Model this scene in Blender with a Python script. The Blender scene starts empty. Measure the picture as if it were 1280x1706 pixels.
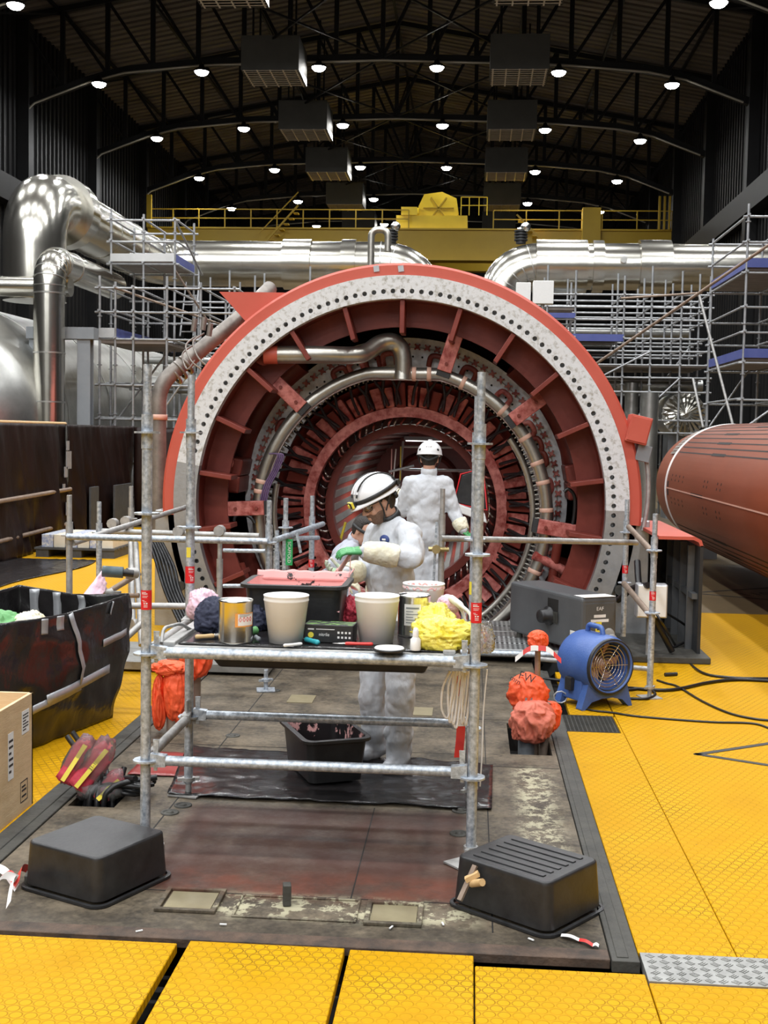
import bpy, math, random
from mathutils import Vector, Matrix, noise
PI = math.pi
R = math.radians
rnd = random.Random(11)
SC = bpy.context.scene
COL = SC.collection
V = Vector

# ---------------------------------------------------------------- camera survey
F, CX, CY, EYE = 2000.0, 640.0, 853.0, 2.0
yc = V((147, 128, -F)).normalized()
up = V((.0226, 1, 0)).normalized()
zc = (up - yc * up.dot(yc)).normalized()
xc = yc.cross(zc)
def at(u, v, Y):
    """point of the place seen at (u, v), at distance Y along the hall"""
    d = V((u - CX, -(v - CY), -F))
    w = V((xc.dot(d), yc.dot(d), zc.dot(d)))
    w *= Y / w.y
    w.z += EYE
    return w
def fl(u, v, z=0.0):
    d = V((u - CX, -(v - CY), -F))
    w = V((xc.dot(d), yc.dot(d), zc.dot(d)))
    w *= (z - EYE) / w.z
    w.z += EYE
    return w
cd = bpy.data.cameras.new('camera')
cam = bpy.data.objects.new('camera', cd)
COL.objects.link(cam)
rot = Matrix((xc, yc, zc))          # world = rot @ cam
cam.matrix_world = Matrix.Translation((0, 0, EYE)) @ rot.to_4x4()
cd.sensor_fit = 'VERTICAL'
cd.sensor_height = 36
cd.lens = F / 1706 * 36
cd.clip_start, cd.clip_end = .05, 400
SC.camera = cam

# ---------------------------------------------------------------- tagging
def tag(o, label=None, cat=None, group=None, kind=None):
    if label: o['label'] = label
    if cat: o['category'] = cat
    if group: o['group'] = group
    if kind: o['kind'] = kind
    return o
def thing(name, label, cat, loc=(0, 0, 0), group=None):
    o = bpy.data.objects.new(name, None)
    COL.objects.link(o)
    o.location = loc
    o.empty_display_size = .1
    return tag(o, label, cat, group)
def inv(o):
    return Matrix.Translation(-o.location) if o.parent is None else inv_w(o)
def inv_w(o):
    return WM[o.name].inverted()
WM = {}
def adopt(o, parent):
    """parent keeping the world position"""
    if parent is None: return
    o.parent = parent
    pw = WM.get(parent.name)
    if pw is None: pw = Matrix.Translation(parent.location)
    o.matrix_parent_inverse = pw.inverted()
def copy_tree(o, parent=None):
    c = o.copy()
    COL.objects.link(c)
    WM[c.name] = WM.get(o.name, Matrix.Translation(o.location))
    if parent:
        mi = o.matrix_parent_inverse.copy(); c.parent = parent; c.matrix_parent_inverse = mi
    for ch in list(o.children):
        copy_tree(ch, c)
    return c

# ---------------------------------------------------------------- mesh builder
def frame(d):
    d = V(d).normalized()
    a = V((0, 0, 1)) if abs(d.z) < .9 else V((1, 0, 0))
    x = d.cross(a).normalized()
    return x, d.cross(x).normalized(), d
class MB:
    def __init__(s, M=None):
        s.v, s.f, s.sm, s.mi, s.M = [], [], [], [], M
    def add(s, vs, fs, smooth=False, mi=0):
        b = len(s.v)
        if s.M: vs = [s.M @ V(p) for p in vs]
        s.v += [tuple(p) for p in vs]
        for f in fs:
            s.f.append(tuple(b + i for i in f)); s.sm.append(smooth); s.mi.append(mi)
        return s
    def hexa(s, p, mi=0):
        return s.add(p, [(0, 3, 2, 1), (4, 5, 6, 7), (0, 1, 5, 4), (1, 2, 6, 5), (2, 3, 7, 6), (3, 0, 4, 7)], mi=mi)
    def box(s, c, d, rz=0, M=None, mi=0):
        x, y, z = d[0] / 2, d[1] / 2, d[2] / 2
        T = Matrix.Translation(c) @ Matrix.Rotation(rz, 4, 'Z')
        if M: T = Matrix.Translation(c) @ M
        return s.hexa([T @ V(q) for q in ((-x, -y, -z), (x, -y, -z), (x, y, -z), (-x, y, -z), (-x, -y, z), (x, -y, z), (x, y, z), (-x, y, z))], mi)
    def bx(s, x0, x1, y0, y1, z0, z1, mi=0):
        return s.box(((x0 + x1) / 2, (y0 + y1) / 2, (z0 + z1) / 2), (x1 - x0, y1 - y0, z1 - z0), mi=mi)
    def bar(s, a, b, w, h, mi=0):
        """rectangular bar from a to b"""
        a, b = V(a), V(b)
        x, y, d = frame(b - a)
        q = [(-w, -h), (w, -h), (w, h), (-w, h)]
        return s.hexa([a + x * i / 2 + y * j / 2 for i, j in q] + [b + x * i / 2 + y * j / 2 for i, j in q], mi)
    def cyl(s, a, b, r, r2=None, n=14, cap=True, mi=0):
        a, b = V(a), V(b)
        r2 = r if r2 is None else r2
        x, y, d = frame(b - a)
        vs = []
        for p, q in ((a, r), (b, r2)):
            vs += [p + (x * math.cos(2 * PI * i / n) + y * math.sin(2 * PI * i / n)) * q for i in range(n)]
        s.add(vs, [(i, (i + 1) % n, n + (i + 1) % n, n + i) for i in range(n)], True, mi)
        if cap:
            s.add(vs[:n], [tuple(range(n))[::-1]], False, mi)
            s.add(vs[n:], [tuple(range(n))], False, mi)
        return s
    def tube(s, pts, r, n=8, closed=False, cap=True, mi=0):
        pts = [V(p) for p in pts]
        m = len(pts)
        rr = r if isinstance(r, (list, tuple)) else [r] * m
        vs = []
        px = None
        for i in range(m):
            if closed: d = pts[(i + 1) % m] - pts[i - 1]
            else: d = pts[min(i + 1, m - 1)] - pts[max(i - 1, 0)]
            d = d.normalized() if d.length > 1e-9 else V((0, 0, 1))
            if px is None: x = frame(d)[0]
            else:
                x = px - d * px.dot(d)
                x = x.normalized() if x.length > 1e-6 else frame(d)[0]
            px = x
            y = d.cross(x)
            vs += [pts[i] + (x * math.cos(2 * PI * k / n) + y * math.sin(2 * PI * k / n)) * rr[i] for k in range(n)]
        fs = []
        for i in range(m if closed else m - 1):
            j = (i + 1) % m
            fs += [(i * n + k, i * n + (k + 1) % n, j * n + (k + 1) % n, j * n + k) for k in range(n)]
        s.add(vs, fs, True, mi)
        if cap and not closed:
            s.add(vs[:n], [tuple(range(n))[::-1]], False, mi)
            s.add(vs[-n:], [tuple(range(n))], False, mi)
        return s
    def lathe(s, prof, o=(0, 0, 0), axis=(0, 0, 1), n=24, a0=0, a1=2 * PI, smooth=True, mi=0, ref=None):
        """prof: list of (radius, height along axis)"""
        o = V(o)
        x, y, d = frame(axis)
        if ref:
            x = V(ref); y = V(axis).normalized().cross(x)
        full = abs(a1 - a0 - 2 * PI) < 1e-6
        k = n if full else n + 1
        vs = []
        for r, h in prof:
            for i in range(k):
                a = a0 + (a1 - a0) * i / n
                vs.append(o + d * h + (x * math.cos(a) + y * math.sin(a)) * r)
        fs = []
        for j in range(len(prof) - 1):
            for i in range(n):
                i2 = (i + 1) % k
                fs.append((j * k + i, j * k + i2, (j + 1) * k + i2, (j + 1) * k + i))
        return s.add(vs, fs, smooth, mi)
    def ell(s, c, r, M=None, nu=16, nv=10, fn=None, mi=0):
        c = V(c)
        if not isinstance(r, (tuple, list)): r = (r, r, r)
        vs, fs = [], []
        def P(u, w):
            p = V((math.sin(w) * math.cos(u), math.sin(w) * math.sin(u), math.cos(w)))
            q = V((p.x * r[0], p.y * r[1], p.z * r[2]))
            if fn: q = fn(q, p)
            return c + (M @ q if M else q)
        vs.append(P(0, 0))
        for j in range(1, nv):
            vs += [P(2 * PI * i / nu, PI * j / nv) for i in range(nu)]
        vs.append(P(0, PI))
        for i in range(nu):
            fs.append((0, 1 + i, 1 + (i + 1) % nu))
            for j in range(nv - 2):
                a = 1 + j * nu
                fs.append((a + i, a + nu + i, a + nu + (i + 1) % nu, a + (i + 1) % nu))
            a = 1 + (nv - 2) * nu
            fs.append((a + i, len(vs) - 1, a + (i + 1) % nu))
        return s.add(vs, fs, True, mi)
    def cone(s, a, b, ra, rb, n=14, mi=0):
        """closed tapered capsule for remeshing"""
        s.cyl(a, b, ra, rb, n, mi=mi)
        s.ell(a, ra, nu=n, nv=8, mi=mi); s.ell(b, rb, nu=n, nv=8, mi=mi)
        return s
    def prism(s, poly, fr, h0, h1, mi=0, smooth=False):
        """polygon in the (x, y) of fr = (origin, X, Y, N), swept from h0 to h1 along N"""
        o, X, Y, N = [V(q) for q in fr]
        n = len(poly)
        vs = [o + X * a + Y * b + N * h for h in (h0, h1) for a, b in poly]
        s.add(vs, [tuple(range(n))[::-1], tuple(range(n, 2 * n))], False, mi)
        return s.add(vs, [(i, (i + 1) % n, n + (i + 1) % n, n + i) for i in range(n)], smooth, mi)
    def grid(s, nu, nv, fn, mi=0, smooth=True, both=0.0):
        """fn(u, v) -> point, u and v in 0..1"""
        vs = [fn(i / nu, j / nv) for j in range(nv + 1) for i in range(nu + 1)]
        k = nu + 1
        return s.add(vs, [(j * k + i, j * k + i + 1, (j + 1) * k + i + 1, (j + 1) * k + i) for j in range(nv) for i in range(nu)], smooth, mi)
    def build(s, name, m, parent=None, bevel=0, solid=0, seg=2, label=None):
        me = bpy.data.meshes.new(name)
        org = V((0, 0, 0))
        if parent is None and s.v:
            xs, ys, zs = zip(*s.v)
            org = V(((min(xs) + max(xs)) / 2, (min(ys) + max(ys)) / 2, min(zs)))
        elif parent is not None and s.v:
            org = V(s.v[0])
        me.from_pydata([tuple(V(p) - org) for p in s.v], [], s.f)
        me.polygons.foreach_set('use_smooth', s.sm)
        ms = m if isinstance(m, (list, tuple)) else [m]
        for q in ms: me.materials.append(q)
        if len(ms) > 1: me.polygons.foreach_set('material_index', s.mi)
        me.update()
        o = bpy.data.objects.new(name, me)
        COL.objects.link(o)
        o.location = org
        WM[o.name] = Matrix.Translation(org)
        adopt(o, parent)
        if solid:
            q = o.modifiers.new('thick', 'SOLIDIFY'); q.thickness = solid; q.offset = 0
        if bevel:
            q = o.modifiers.new('edge', 'BEVEL'); q.width = bevel; q.segments = seg; q.limit_method = 'ANGLE'; q.angle_limit = R(40)
        if label: o['label'] = label
        return o
def remesh(o, vox, smooth=3, disp=None):
    q = o.modifiers.new('skin', 'REMESH'); q.mode = 'VOXEL'; q.voxel_size = vox; q.use_smooth_shade = True
    if smooth:
        q = o.modifiers.new('relax', 'SMOOTH'); q.iterations = smooth; q.factor = .5
    if disp:
        size, strength, depth = disp[:3]
        t = bpy.data.textures.new(o.name + '_folds', 'CLOUDS'); t.noise_scale = size; t.noise_depth = depth; t.noise_type = disp[3] if len(disp) > 3 else 'SOFT_NOISE'
        q = o.modifiers.new('folds', 'DISPLACE'); q.texture = t; q.strength = strength; q.mid_level = .5; q.texture_coords = 'LOCAL'
        q = o.modifiers.new('settle', 'SMOOTH'); q.iterations = 2; q.factor = .5
    return o
def text(name, body, size, M, m, parent, extrude=.0005):
    c = bpy.data.curves.new(name, 'FONT')
    c.body = body; c.size = size; c.extrude = extrude; c.align_x = 'CENTER'; c.align_y = 'CENTER'
    c.materials.append(m)
    tmp = bpy.data.objects.new(name, c)
    COL.objects.link(tmp)
    me = bpy.data.meshes.new_from_object(tmp.evaluated_get(bpy.context.evaluated_depsgraph_get()))
    bpy.data.objects.remove(tmp); bpy.data.curves.remove(c)
    me.name = name
    if not me.materials: me.materials.append(m)
    o = bpy.data.objects.new(name, me)
    COL.objects.link(o)
    o.matrix_basis = M
    adopt(o, parent)
    return o
def facing(p, n, upv=(0, 0, 1)):
    """matrix with local Z along n, local Y along upv, at p"""
    n = V(n).normalized(); u = V(upv); u = (u - n * u.dot(n)).normalized(); x = u.cross(n)
    M = Matrix((x, u, n)).transposed().to_4x4(); M.translation = V(p)
    return M
def bez(pts, k=8):
    """smooth curve through points (Catmull-Rom)"""
    pts = [V(p) for p in pts]
    out = []
    for i in range(len(pts) - 1):
        p0, p1, p2, p3 = pts[max(i - 1, 0)], pts[i], pts[i + 1], pts[min(i + 2, len(pts) - 1)]
        for j in range(k):
            t = j / k
            out.append(.5 * ((2 * p1) + (p2 - p0) * t + (2 * p0 - 5 * p1 + 4 * p2 - p3) * t * t + (3 * p1 - p0 - 3 * p2 + p3) * t ** 3))
    return out + [pts[-1]]
def fillet(pts, rad, k=8):
    """polyline with rounded corners"""
    pts = [V(p) for p in pts]
    out = [pts[0]]
    for i in range(1, len(pts) - 1):
        a, b, c = pts[i - 1], pts[i], pts[i + 1]
        r_ = rad[i - 1] if isinstance(rad, (list, tuple)) else rad
        u, w = (a - b).normalized(), (c - b).normalized()
        r_ = min(r_, (a - b).length * .49, (c - b).length * .49)
        p, q = b + u * r_, b + w * r_
        for j in range(k + 1):
            t = j / k
            out.append(p * (1 - t) ** 2 + b * 2 * t * (1 - t) + q * t * t)
    return out + [pts[-1]]

# ---------------------------------------------------------------- materials
def mat(name, col, rough=.5, metal=0, var=None, bump=None, coat=0, emit=None, trans=0, alpha=1, spec=.5, rvar=0, stretch=None):
    """var: (scale, amount, colour2[, detail]); bump: (scale, strength[, distance])"""
    m = bpy.data.materials.new(name); m.use_nodes = True
    nt = m.node_tree; N = nt.nodes; L = nt.links
    b = N['Principled BSDF']
    c4 = lambda c: (c[0], c[1], c[2], 1)
    b.inputs['Base Color'].default_value = c4(col)
    b.inputs['Roughness'].default_value = rough
    b.inputs['Metallic'].default_value = metal
    b.inputs['Coat Weight'].default_value = coat
    b.inputs['Specular IOR Level'].default_value = spec
    b.inputs['Transmission Weight'].default_value = trans
    b.inputs['Alpha'].default_value = alpha
    if emit:
        b.inputs['Emission Color'].default_value = c4(emit[0]); b.inputs['Emission Strength'].default_value = emit[1]
    tc = None
    def coords():
        nonlocal tc
        if tc is None:
            g = N.new('ShaderNodeNewGeometry'); tc = g.outputs['Position']
            if stretch:
                vm = N.new('ShaderNodeVectorMath'); vm.operation = 'MULTIPLY'; vm.inputs[1].default_value = stretch
                L.new(tc, vm.inputs[0]); tc = vm.outputs[0]
        return tc
    if var:
        n = N.new('ShaderNodeTexNoise'); n.inputs['Scale'].default_value = var[0]; n.inputs['Detail'].default_value = var[3] if len(var) > 3 else 6
        n.inputs['Roughness'].default_value = .65
        L.new(coords(), n.inputs['Vector'])
        r = N.new('ShaderNodeValToRGB'); r.color_ramp.elements[0].position = .5 - .5 * (1 - var[1]) * .6; r.color_ramp.elements[1].position = .5 + .5 * (1 - var[1]) * .6
        r.color_ramp.elements[0].color = c4(col); r.color_ramp.elements[1].color = c4(var[2])
        L.new(n.outputs['Fac'], r.inputs['Fac']); L.new(r.outputs['Color'], b.inputs['Base Color'])
        if rvar:
            mr = N.new('ShaderNodeMapRange'); mr.inputs[1].default_value = .3; mr.inputs[2].default_value = .7
            mr.inputs[3].default_value = max(0, rough - rvar); mr.inputs[4].default_value = min(1, rough + rvar)
            L.new(n.outputs['Fac'], mr.inputs[0]); L.new(mr.outputs[0], b.inputs['Roughness'])
    if bump:
        n = N.new('ShaderNodeTexNoise'); n.inputs['Scale'].default_value = bump[0]; n.inputs['Detail'].default_value = 5
        L.new(coords(), n.inputs['Vector'])
        q = N.new('ShaderNodeBump'); q.inputs['Strength'].default_value = bump[1]; q.inputs['Distance'].default_value = bump[2] if len(bump) > 2 else .02
        L.new(n.outputs['Fac'], q.inputs['Height']); L.new(q.outputs['Normal'], b.inputs['Normal'])
    return m
def math_(nt, op, a, b=None, c=None):
    n = nt.nodes.new('ShaderNodeMath'); n.operation = op
    for i, x in enumerate((a, b, c)):
        if x is None: continue
        if isinstance(x, (int, float)): n.inputs[i].default_value = x
        else: nt.links.new(x, n.inputs[i])
    return n.outputs[0]

M = {}
M['galv'] = mat('galvanised_steel', (.27, .31, .36), .46, .5, (42, .5, (.62, .67, .72)), (60, .08), rvar=.1)
M['galv_worn'] = mat('worn_galvanised_steel', (.30, .30, .29), .55, .5, (16, .3, (.52, .51, .49)), (60, .1))
M['galv_far'] = mat('scaffold_steel', (.26, .27, .28), .45, .5, (5, .3, (.46, .47, .48)))
M['rust_tube'] = mat('brown_steel_tube', (.22, .16, .12), .55, .5, (9, .3, (.36, .28, .22)))
M['silver'] = mat('aluminium_cladding', (.56, .54, .48), .21, 1, (1.6, .1, (.64, .62, .55)), (1.6, .14, .05))
M['silver_dull'] = mat('dull_aluminium_cladding', (.28, .28, .265), .36, .9, (1.2, .1, (.6, .6, .57)), (2.5, .12, .05))
M['stainless'] = mat('stainless_pipe', (.36, .34, .30), .34, .9, (7, .3, (.50, .48, .43)), (14, .05))
M['dirty_pipe'] = mat('weathered_pipe', (.15, .135, .12), .5, .5, (6, .3, (.30, .275, .245)), (20, .08))
M['orange'] = mat('salmon_red_paint', (.50, .080, .048), .5, 0, (2.5, .2, (.56, .105, .068)))
M['maroon'] = mat('oxide_red_paint', (.15, .024, .016), .42, 0, (3, .1, (.23, .048, .034)), (25, .06), spec=.35)
M['maroon_pink'] = mat('primer_smeared_paint', (.25, .036, .028), .40, 0, (9, .6, (.58, .20, .17)), (25, .1), spec=.35)
M['maroon_shade'] = mat('shaded_oxide_red', (.045, .006, .005), .40, 0, (4, .1, (.08, .013, .010)), spec=.3)  # darker copy of the oxide red, shade of the gap put into the colour
M['rotor'] = mat('rotor_brown_red', (.19, .050, .021), .5, 0, (1.6, .2, (.24, .066, .03)), stretch=(3, .5, 3), spec=.18)
M['black'] = mat('black_plastic', (.012, .012, .013), .42, 0, (9, .3, (.03, .03, .031)), (40, .05))
M['black_film'] = mat('black_plastic_film', (.011, .011, .012), .22, 0, (4, .2, (.025, .022, .022)), (7, .35, .03))
M['tarp'] = mat('brown_black_tarpaulin', (.007, .0045, .004), .42, 0, (.9, .25, (.022, .008, .006)), (3.2, .5, .05), spec=.3, stretch=(1, 1, .45))
M['hose'] = mat('black_rubber_hose', (.011, .011, .012), .38, bump=(40, .05))
M['rubber'] = mat('grey_rubber_edge', (.035, .034, .03), .7, 0, (7, .3, (.07, .067, .055)), (30, .3))
M['dark'] = mat('dark_void', (.008, .007, .006), .8, 0, (6, .3, (.016, .014, .012)))
M['white_paint'] = mat('scraped_pale_flange', (.34, .32, .27), .5, .05, (22, .5, (.68, .69, .70)), (30, .15))
_r = [n for n in M['white_paint'].node_tree.nodes if n.type == 'VALTORGB'][0]; _r.color_ramp.elements[0].position = .30; _r.color_ramp.elements[1].position = .50
M['grey_flange'] = mat('bare_grey_flange', (.30, .31, .32), .4, .6, (5, .2, (.44, .45, .46)), (30, .1))
M['plate'] = mat('end_plate_pale_metal', (.58, .60, .62), .45, .1, (14, .5, (.84, .85, .86)), (30, .1))
M['yellow_paint'] = mat('crane_yellow', (.42, .27, .01), .5, 0, (.6, .2, (.5, .33, .015)))
M['yellow_bright'] = mat('hoist_yellow', (.78, .55, .02), .45, 0, (1.5, .2, (.86, .62, .03)))
M['wall'] = mat('dark_wall_cladding', (.010, .010, .0105), .5, 0, (.4, .3, (.022, .021, .021)), spec=.25)
M['roof'] = mat('dark_roof_deck', (.10, .088, .078), .6, 0, (.5, .4, (.24, .205, .18)), stretch=(.25, 3, 1))
M['truss'] = mat('dark_truss_steel', (.007, .007, .0075), .5, 0, (1, .3, (.013, .013, .014)), spec=.25)
M['vent'] = mat('grey_duct_sheet', (.045, .044, .04), .6, 0, (.8, .2, (.07, .069, .062)))
M['vent_slat'] = mat('pale_louvre', (.80, .71, .60), .6, 0, (2, .2, (.84, .75, .64)))
M['conduit'] = mat('pale_conduit', (.30, .28, .24), .5, .2, (2, .2, (.36, .34, .29)))
M['lamp'] = mat('lamp_glow', (1, 1, 1), .5, 0, emit=((1, .98, .93), 40))
M['fill_glow'] = mat('bore_fill_glow', (1, 1, 1), .5, 0, emit=((1, .98, .93), 4))  # glow of the lamp added to brighten the bore
M['white_plastic'] = mat('white_bucket_plastic', (.80, .79, .75), .35, 0, (5, .3, (.87, .86, .83)))
M['pink'] = mat('pink_resin', (.80, .40, .38), .32, 0, (9, .3, (.88, .52, .49)), (30, .25))
M['tin'] = mat('bright_tinplate', (.66, .65, .62), .22, 1, (3, .2, (.8, .78, .74)), (8, .06))
M['paper'] = mat('paper_label', (.78, .78, .76), .6, 0, (20, .3, (.84, .84, .82)))
M['ink'] = mat('black_ink', (.02, .02, .022), .6, 0, (20, .3, (.04, .04, .04)))
M['label_orange'] = mat('orange_label', (.80, .33, .08), .5, 0, (20, .3, (.84, .38, .1)))
M['label_red'] = mat('red_sticker', (.66, .012, .02), .4, 0, (20, .3, (.72, .02, .03)))
M['label_white'] = mat('white_print', (.85, .84, .82), .5, 0, (20, .3, (.8, .79, .77)))
M['label_yellow'] = mat('yellow_sticker', (.82, .66, .05), .5, 0, (20, .3, (.86, .7, .08)))
M['hivis_orange'] = mat('fluorescent_orange_fabric', (.86, .09, .022), .6, 0, (8, .2, (.92, .13, .04)), (18, .35, .03))
M['salmon_fabric'] = mat('faded_orange_fabric', (.66, .16, .10), .7, 0, (9, .2, (.74, .22, .15)), (20, .35, .03))
M['ribbon_w'] = mat('white_barrier_tape', (.82, .80, .78), .4, 0, (9, .2, (.86, .84, .82)))
M['ribbon_r'] = mat('red_barrier_tape', (.70, .04, .035), .4, 0, (9, .2, (.76, .06, .05)))
M['blue'] = mat('blue_moulded_plastic', (.04, .10, .33), .42, 0, (6, .2, (.07, .14, .38)), (60, .1))
M['blue_board'] = mat('blue_toe_board', (.05, .07, .26), .5, 0, (3, .2, (.09, .11, .32)))
M['unit'] = mat('grey_powder_coat', (.085, .09, .095), .38, .1, (3, .2, (.115, .12, .125)), (120, .06))
M['steel_grey'] = mat('grey_painted_steel', (.22, .24, .26), .45, .2, (2, .2, (.28, .30, .32)))
M['panel_black'] = mat('black_grey_housing', (.014, .016, .018), .4, .1, (3, .2, (.03, .032, .036)))
M['suit'] = mat('white_coverall_fabric', (.56, .585, .625), .75, 0, (6, .2, (.64, .66, .69)), (13, .55, .03), spec=.2, stretch=(1, 1, .5))
M['suit_grey'] = mat('pale_grey_coverall', (.44, .46, .54), .75, 0, (6, .2, (.52, .54, .60)), (13, .55, .03), spec=.2, stretch=(1, 1, .5))
M['suit_stain'] = mat('yellowed_cuff_fabric', (.74, .68, .46), .7, 0, (11, .3, (.82, .79, .66)), (24, .5, .02))
M['skin'] = mat('skin', (.60, .33, .23), .45, 0, (30, .3, (.66, .39, .29)))
M['hair'] = mat('dark_hair', (.016, .012, .010), .6, 0, (60, .3, (.035, .027, .022)), (90, .5))
M['stubble'] = mat('beard_stubble', (.15, .085, .058), .7, 0, (120, .4, (.24, .14, .095)), (160, .4))
M['helmet'] = mat('white_helmet_shell', (.82, .83, .85), .25, 0, (3, .2, (.85, .86, .87)))
M['strap'] = mat('black_elastic_strap', (.014, .014, .015), .6, 0, (40, .3, (.03, .03, .03)))
M['glove_green'] = mat('green_rubber_glove', (.05, .30, .09), .4, 0, (14, .3, (.12, .40, .16)), (40, .2))
M['glove_mix'] = mat('smeared_work_glove', (.22, .42, .22), .5, 0, (22, .4, (.78, .72, .66)), (40, .2))
M['lens'] = mat('clear_lens', (.9, .92, .92), .05, 0, trans=1, spec=.5, var=(3, .2, (.92, .94, .94)))
M['clear_film'] = mat('clear_plastic_bag', (.9, .9, .9), .12, 0, trans=.92, var=(6, .2, (.95, .95, .95)), bump=(12, .6, .03))
M['red_rag'] = mat('crumpled_red_cloth', (.44, .02, .045), .7, 0, (20, .3, (.58, .06, .09)), (26, .4))
M['pink_rag'] = mat('pale_pink_cloth', (.72, .46, .56), .75, 0, (14, .3, (.80, .58, .66)), (22, .4))
M['navy_rag'] = mat('navy_cloth', (.016, .02, .045), .75, 0, (14, .3, (.035, .04, .075)), (22, .5))
M['yellow_bag'] = mat('yellow_plastic_bag', (.80, .66, .03), .3, 0, (10, .3, (.90, .80, .20)), (16, .7, .03))
M['wood'] = mat('plywood', (.60, .42, .23), .6, 0, (5, .3, (.72, .54, .32)), (30, .1), stretch=(1, 1, 5))
M['wood_handle'] = mat('wooden_handle', (.56, .36, .16), .5, 0, (20, .3, (.64, .44, .22)))
M['duct_tape'] = mat('silver_duct_tape', (.42, .43, .45), .35, .4, (14, .3, (.52, .53, .55)))
M['beige_tape'] = mat('beige_tape', (.62, .36, .27), .5, 0, (20, .3, (.70, .44, .34)))
M['cable_purple'] = mat('purple_cable', (.10, .06, .14), .5, 0, (20, .3, (.15, .09, .20)))
M['teal'] = mat('teal_plastic', (.03, .36, .42), .4, 0, (20, .3, (.05, .42, .48)))
M['pallet'] = mat('dark_blue_grey_pallet', (.045, .05, .055), .6, 0, (9, .3, (.075, .08, .085)))
M['cream_box'] = mat('cream_carton', (.64, .60, .48), .6, 0, (8, .3, (.72, .68, .57)))
M['blue_box'] = mat('blue_printed_carton', (.20, .27, .50), .6, 0, (25, .5, (.75, .74, .66)))
M['chequer'] = mat('grey_aluminium_tread', (.26, .26, .245), .45, .5, (9, .3, (.40, .40, .38)), (18, .3, .01))
M['perf'] = mat('perforated_deck', (.36, .37, .37), .4, .8, (9, .3, (.48, .49, .49)))
M['green_sign'] = mat('green_sign', (.02, .38, .10), .5, 0, (20, .3, (.03, .42, .13)))
M['earth'] = mat('grey_concrete', (.07, .066, .06), .8, 0, (1, .3, (.1, .095, .085)))
M['brown_floor'] = mat('brown_floor_plate', (.11, .075, .035), .45, 0, (2, .3, (.17, .12, .055)), (30, .1))
M['dirt_edge'] = mat('rusty_dirt_edge', (.035, .026, .02), .75, 0, (7, .5, (.12, .075, .05)), (30, .4))
M['tool'] = mat('grey_blue_tool_body', (.05, .085, .10), .45, 0, (9, .3, (.08, .12, .14)))
M['light_green'] = mat('green_net', (.10, .32, .10), .6, 0, (20, .3, (.16, .4, .15)))

# yellow coin tread floor
def yellow_floor():
    m = bpy.data.materials.new('yellow_coin_tread'); m.use_nodes = True
    nt = m.node_tree; N, L = nt.nodes, nt.links
    b = N['Principled BSDF']
    g = N.new('ShaderNodeNewGeometry'); sx = N.new('ShaderNodeSeparateXYZ'); L.new(g.outputs['Position'], sx.inputs[0])
    s = 1 / .052
    x = math_(nt, 'MULTIPLY', sx.outputs[0], s); y = math_(nt, 'MULTIPLY', sx.outputs[1], s)
    def lat(ox, oy):
        a = math_(nt, 'WRAP', math_(nt, 'ADD', x, ox), .5, -.5)
        c = math_(nt, 'WRAP', math_(nt, 'ADD', y, oy), .866, -.866)
        return math_(nt, 'SQRT', math_(nt, 'ADD', math_(nt, 'MULTIPLY', a, a), math_(nt, 'MULTIPLY', c, c)))
    d = math_(nt, 'MINIMUM', lat(0, 0), lat(.5, .866))
    mr = N.new('ShaderNodeMapRange'); mr.interpolation_type = 'SMOOTHSTEP'
    for i, q in enumerate((.36, .45, 1, 0)): mr.inputs[i + 1].default_value = q
    L.new(d, mr.inputs[0])
    ring = math_(nt, 'COMPARE', d, .435, .05)
    n = N.new('ShaderNodeTexNoise'); n.inputs['Scale'].default_value = 2.2; n.inputs['Detail'].default_value = 8; L.new(g.outputs['Position'], n.inputs['Vector'])
    n2 = N.new('ShaderNodeTexNoise'); n2.inputs['Scale'].default_value = 9; n2.inputs['Detail'].default_value = 8; n2.inputs['Roughness'].default_value = .7; L.new(g.outputs['Position'], n2.inputs['Vector'])
    r = N.new('ShaderNodeValToRGB'); e = r.color_ramp.elements
    e[0].position = .3; e[0].color = (.50, .255, .001, 1); e[1].position = .7; e[1].color = (.63, .335, .002, 1)
    L.new(n.outputs['Fac'], r.inputs['Fac'])
    dirt = N.new('ShaderNodeMapRange')
    for i, q in enumerate((.40, .72, .10, .80)): dirt.inputs[i + 1].default_value = q
    L.new(n.outputs['Fac'], dirt.inputs[0])
    mx = N.new('ShaderNodeMix'); mx.data_type = 'RGBA'
    L.new(math_(nt, 'MULTIPLY', ring, dirt.outputs[0]), mx.inputs['Factor']); L.new(r.outputs['Color'], mx.inputs['A']); mx.inputs['B'].default_value = (.11, .06, .008, 1)
    chip = N.new('ShaderNodeMapRange')
    for i, q in enumerate((.69, .705, 0, 1)): chip.inputs[i + 1].default_value = q
    L.new(n2.outputs['Fac'], chip.inputs[0])
    mx2 = N.new('ShaderNodeMix'); mx2.data_type = 'RGBA'
    L.new(chip.outputs[0], mx2.inputs['Factor']); L.new(mx.outputs['Result'], mx2.inputs['A']); mx2.inputs['B'].default_value = (.12, .085, .04, 1)
    L.new(mx2.outputs['Result'], b.inputs['Base Color'])
    b.inputs['Roughness'].default_value = .6
    b.inputs['Specular IOR Level'].default_value = .12
    q = N.new('ShaderNodeBump'); q.inputs['Strength'].default_value = .55; q.inputs['Distance'].default_value = .004
    L.new(mr.outputs[0], q.inputs['Height']); L.new(q.outputs['Normal'], b.inputs['Normal'])
    return m
M['yellow'] = yellow_floor()

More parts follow.
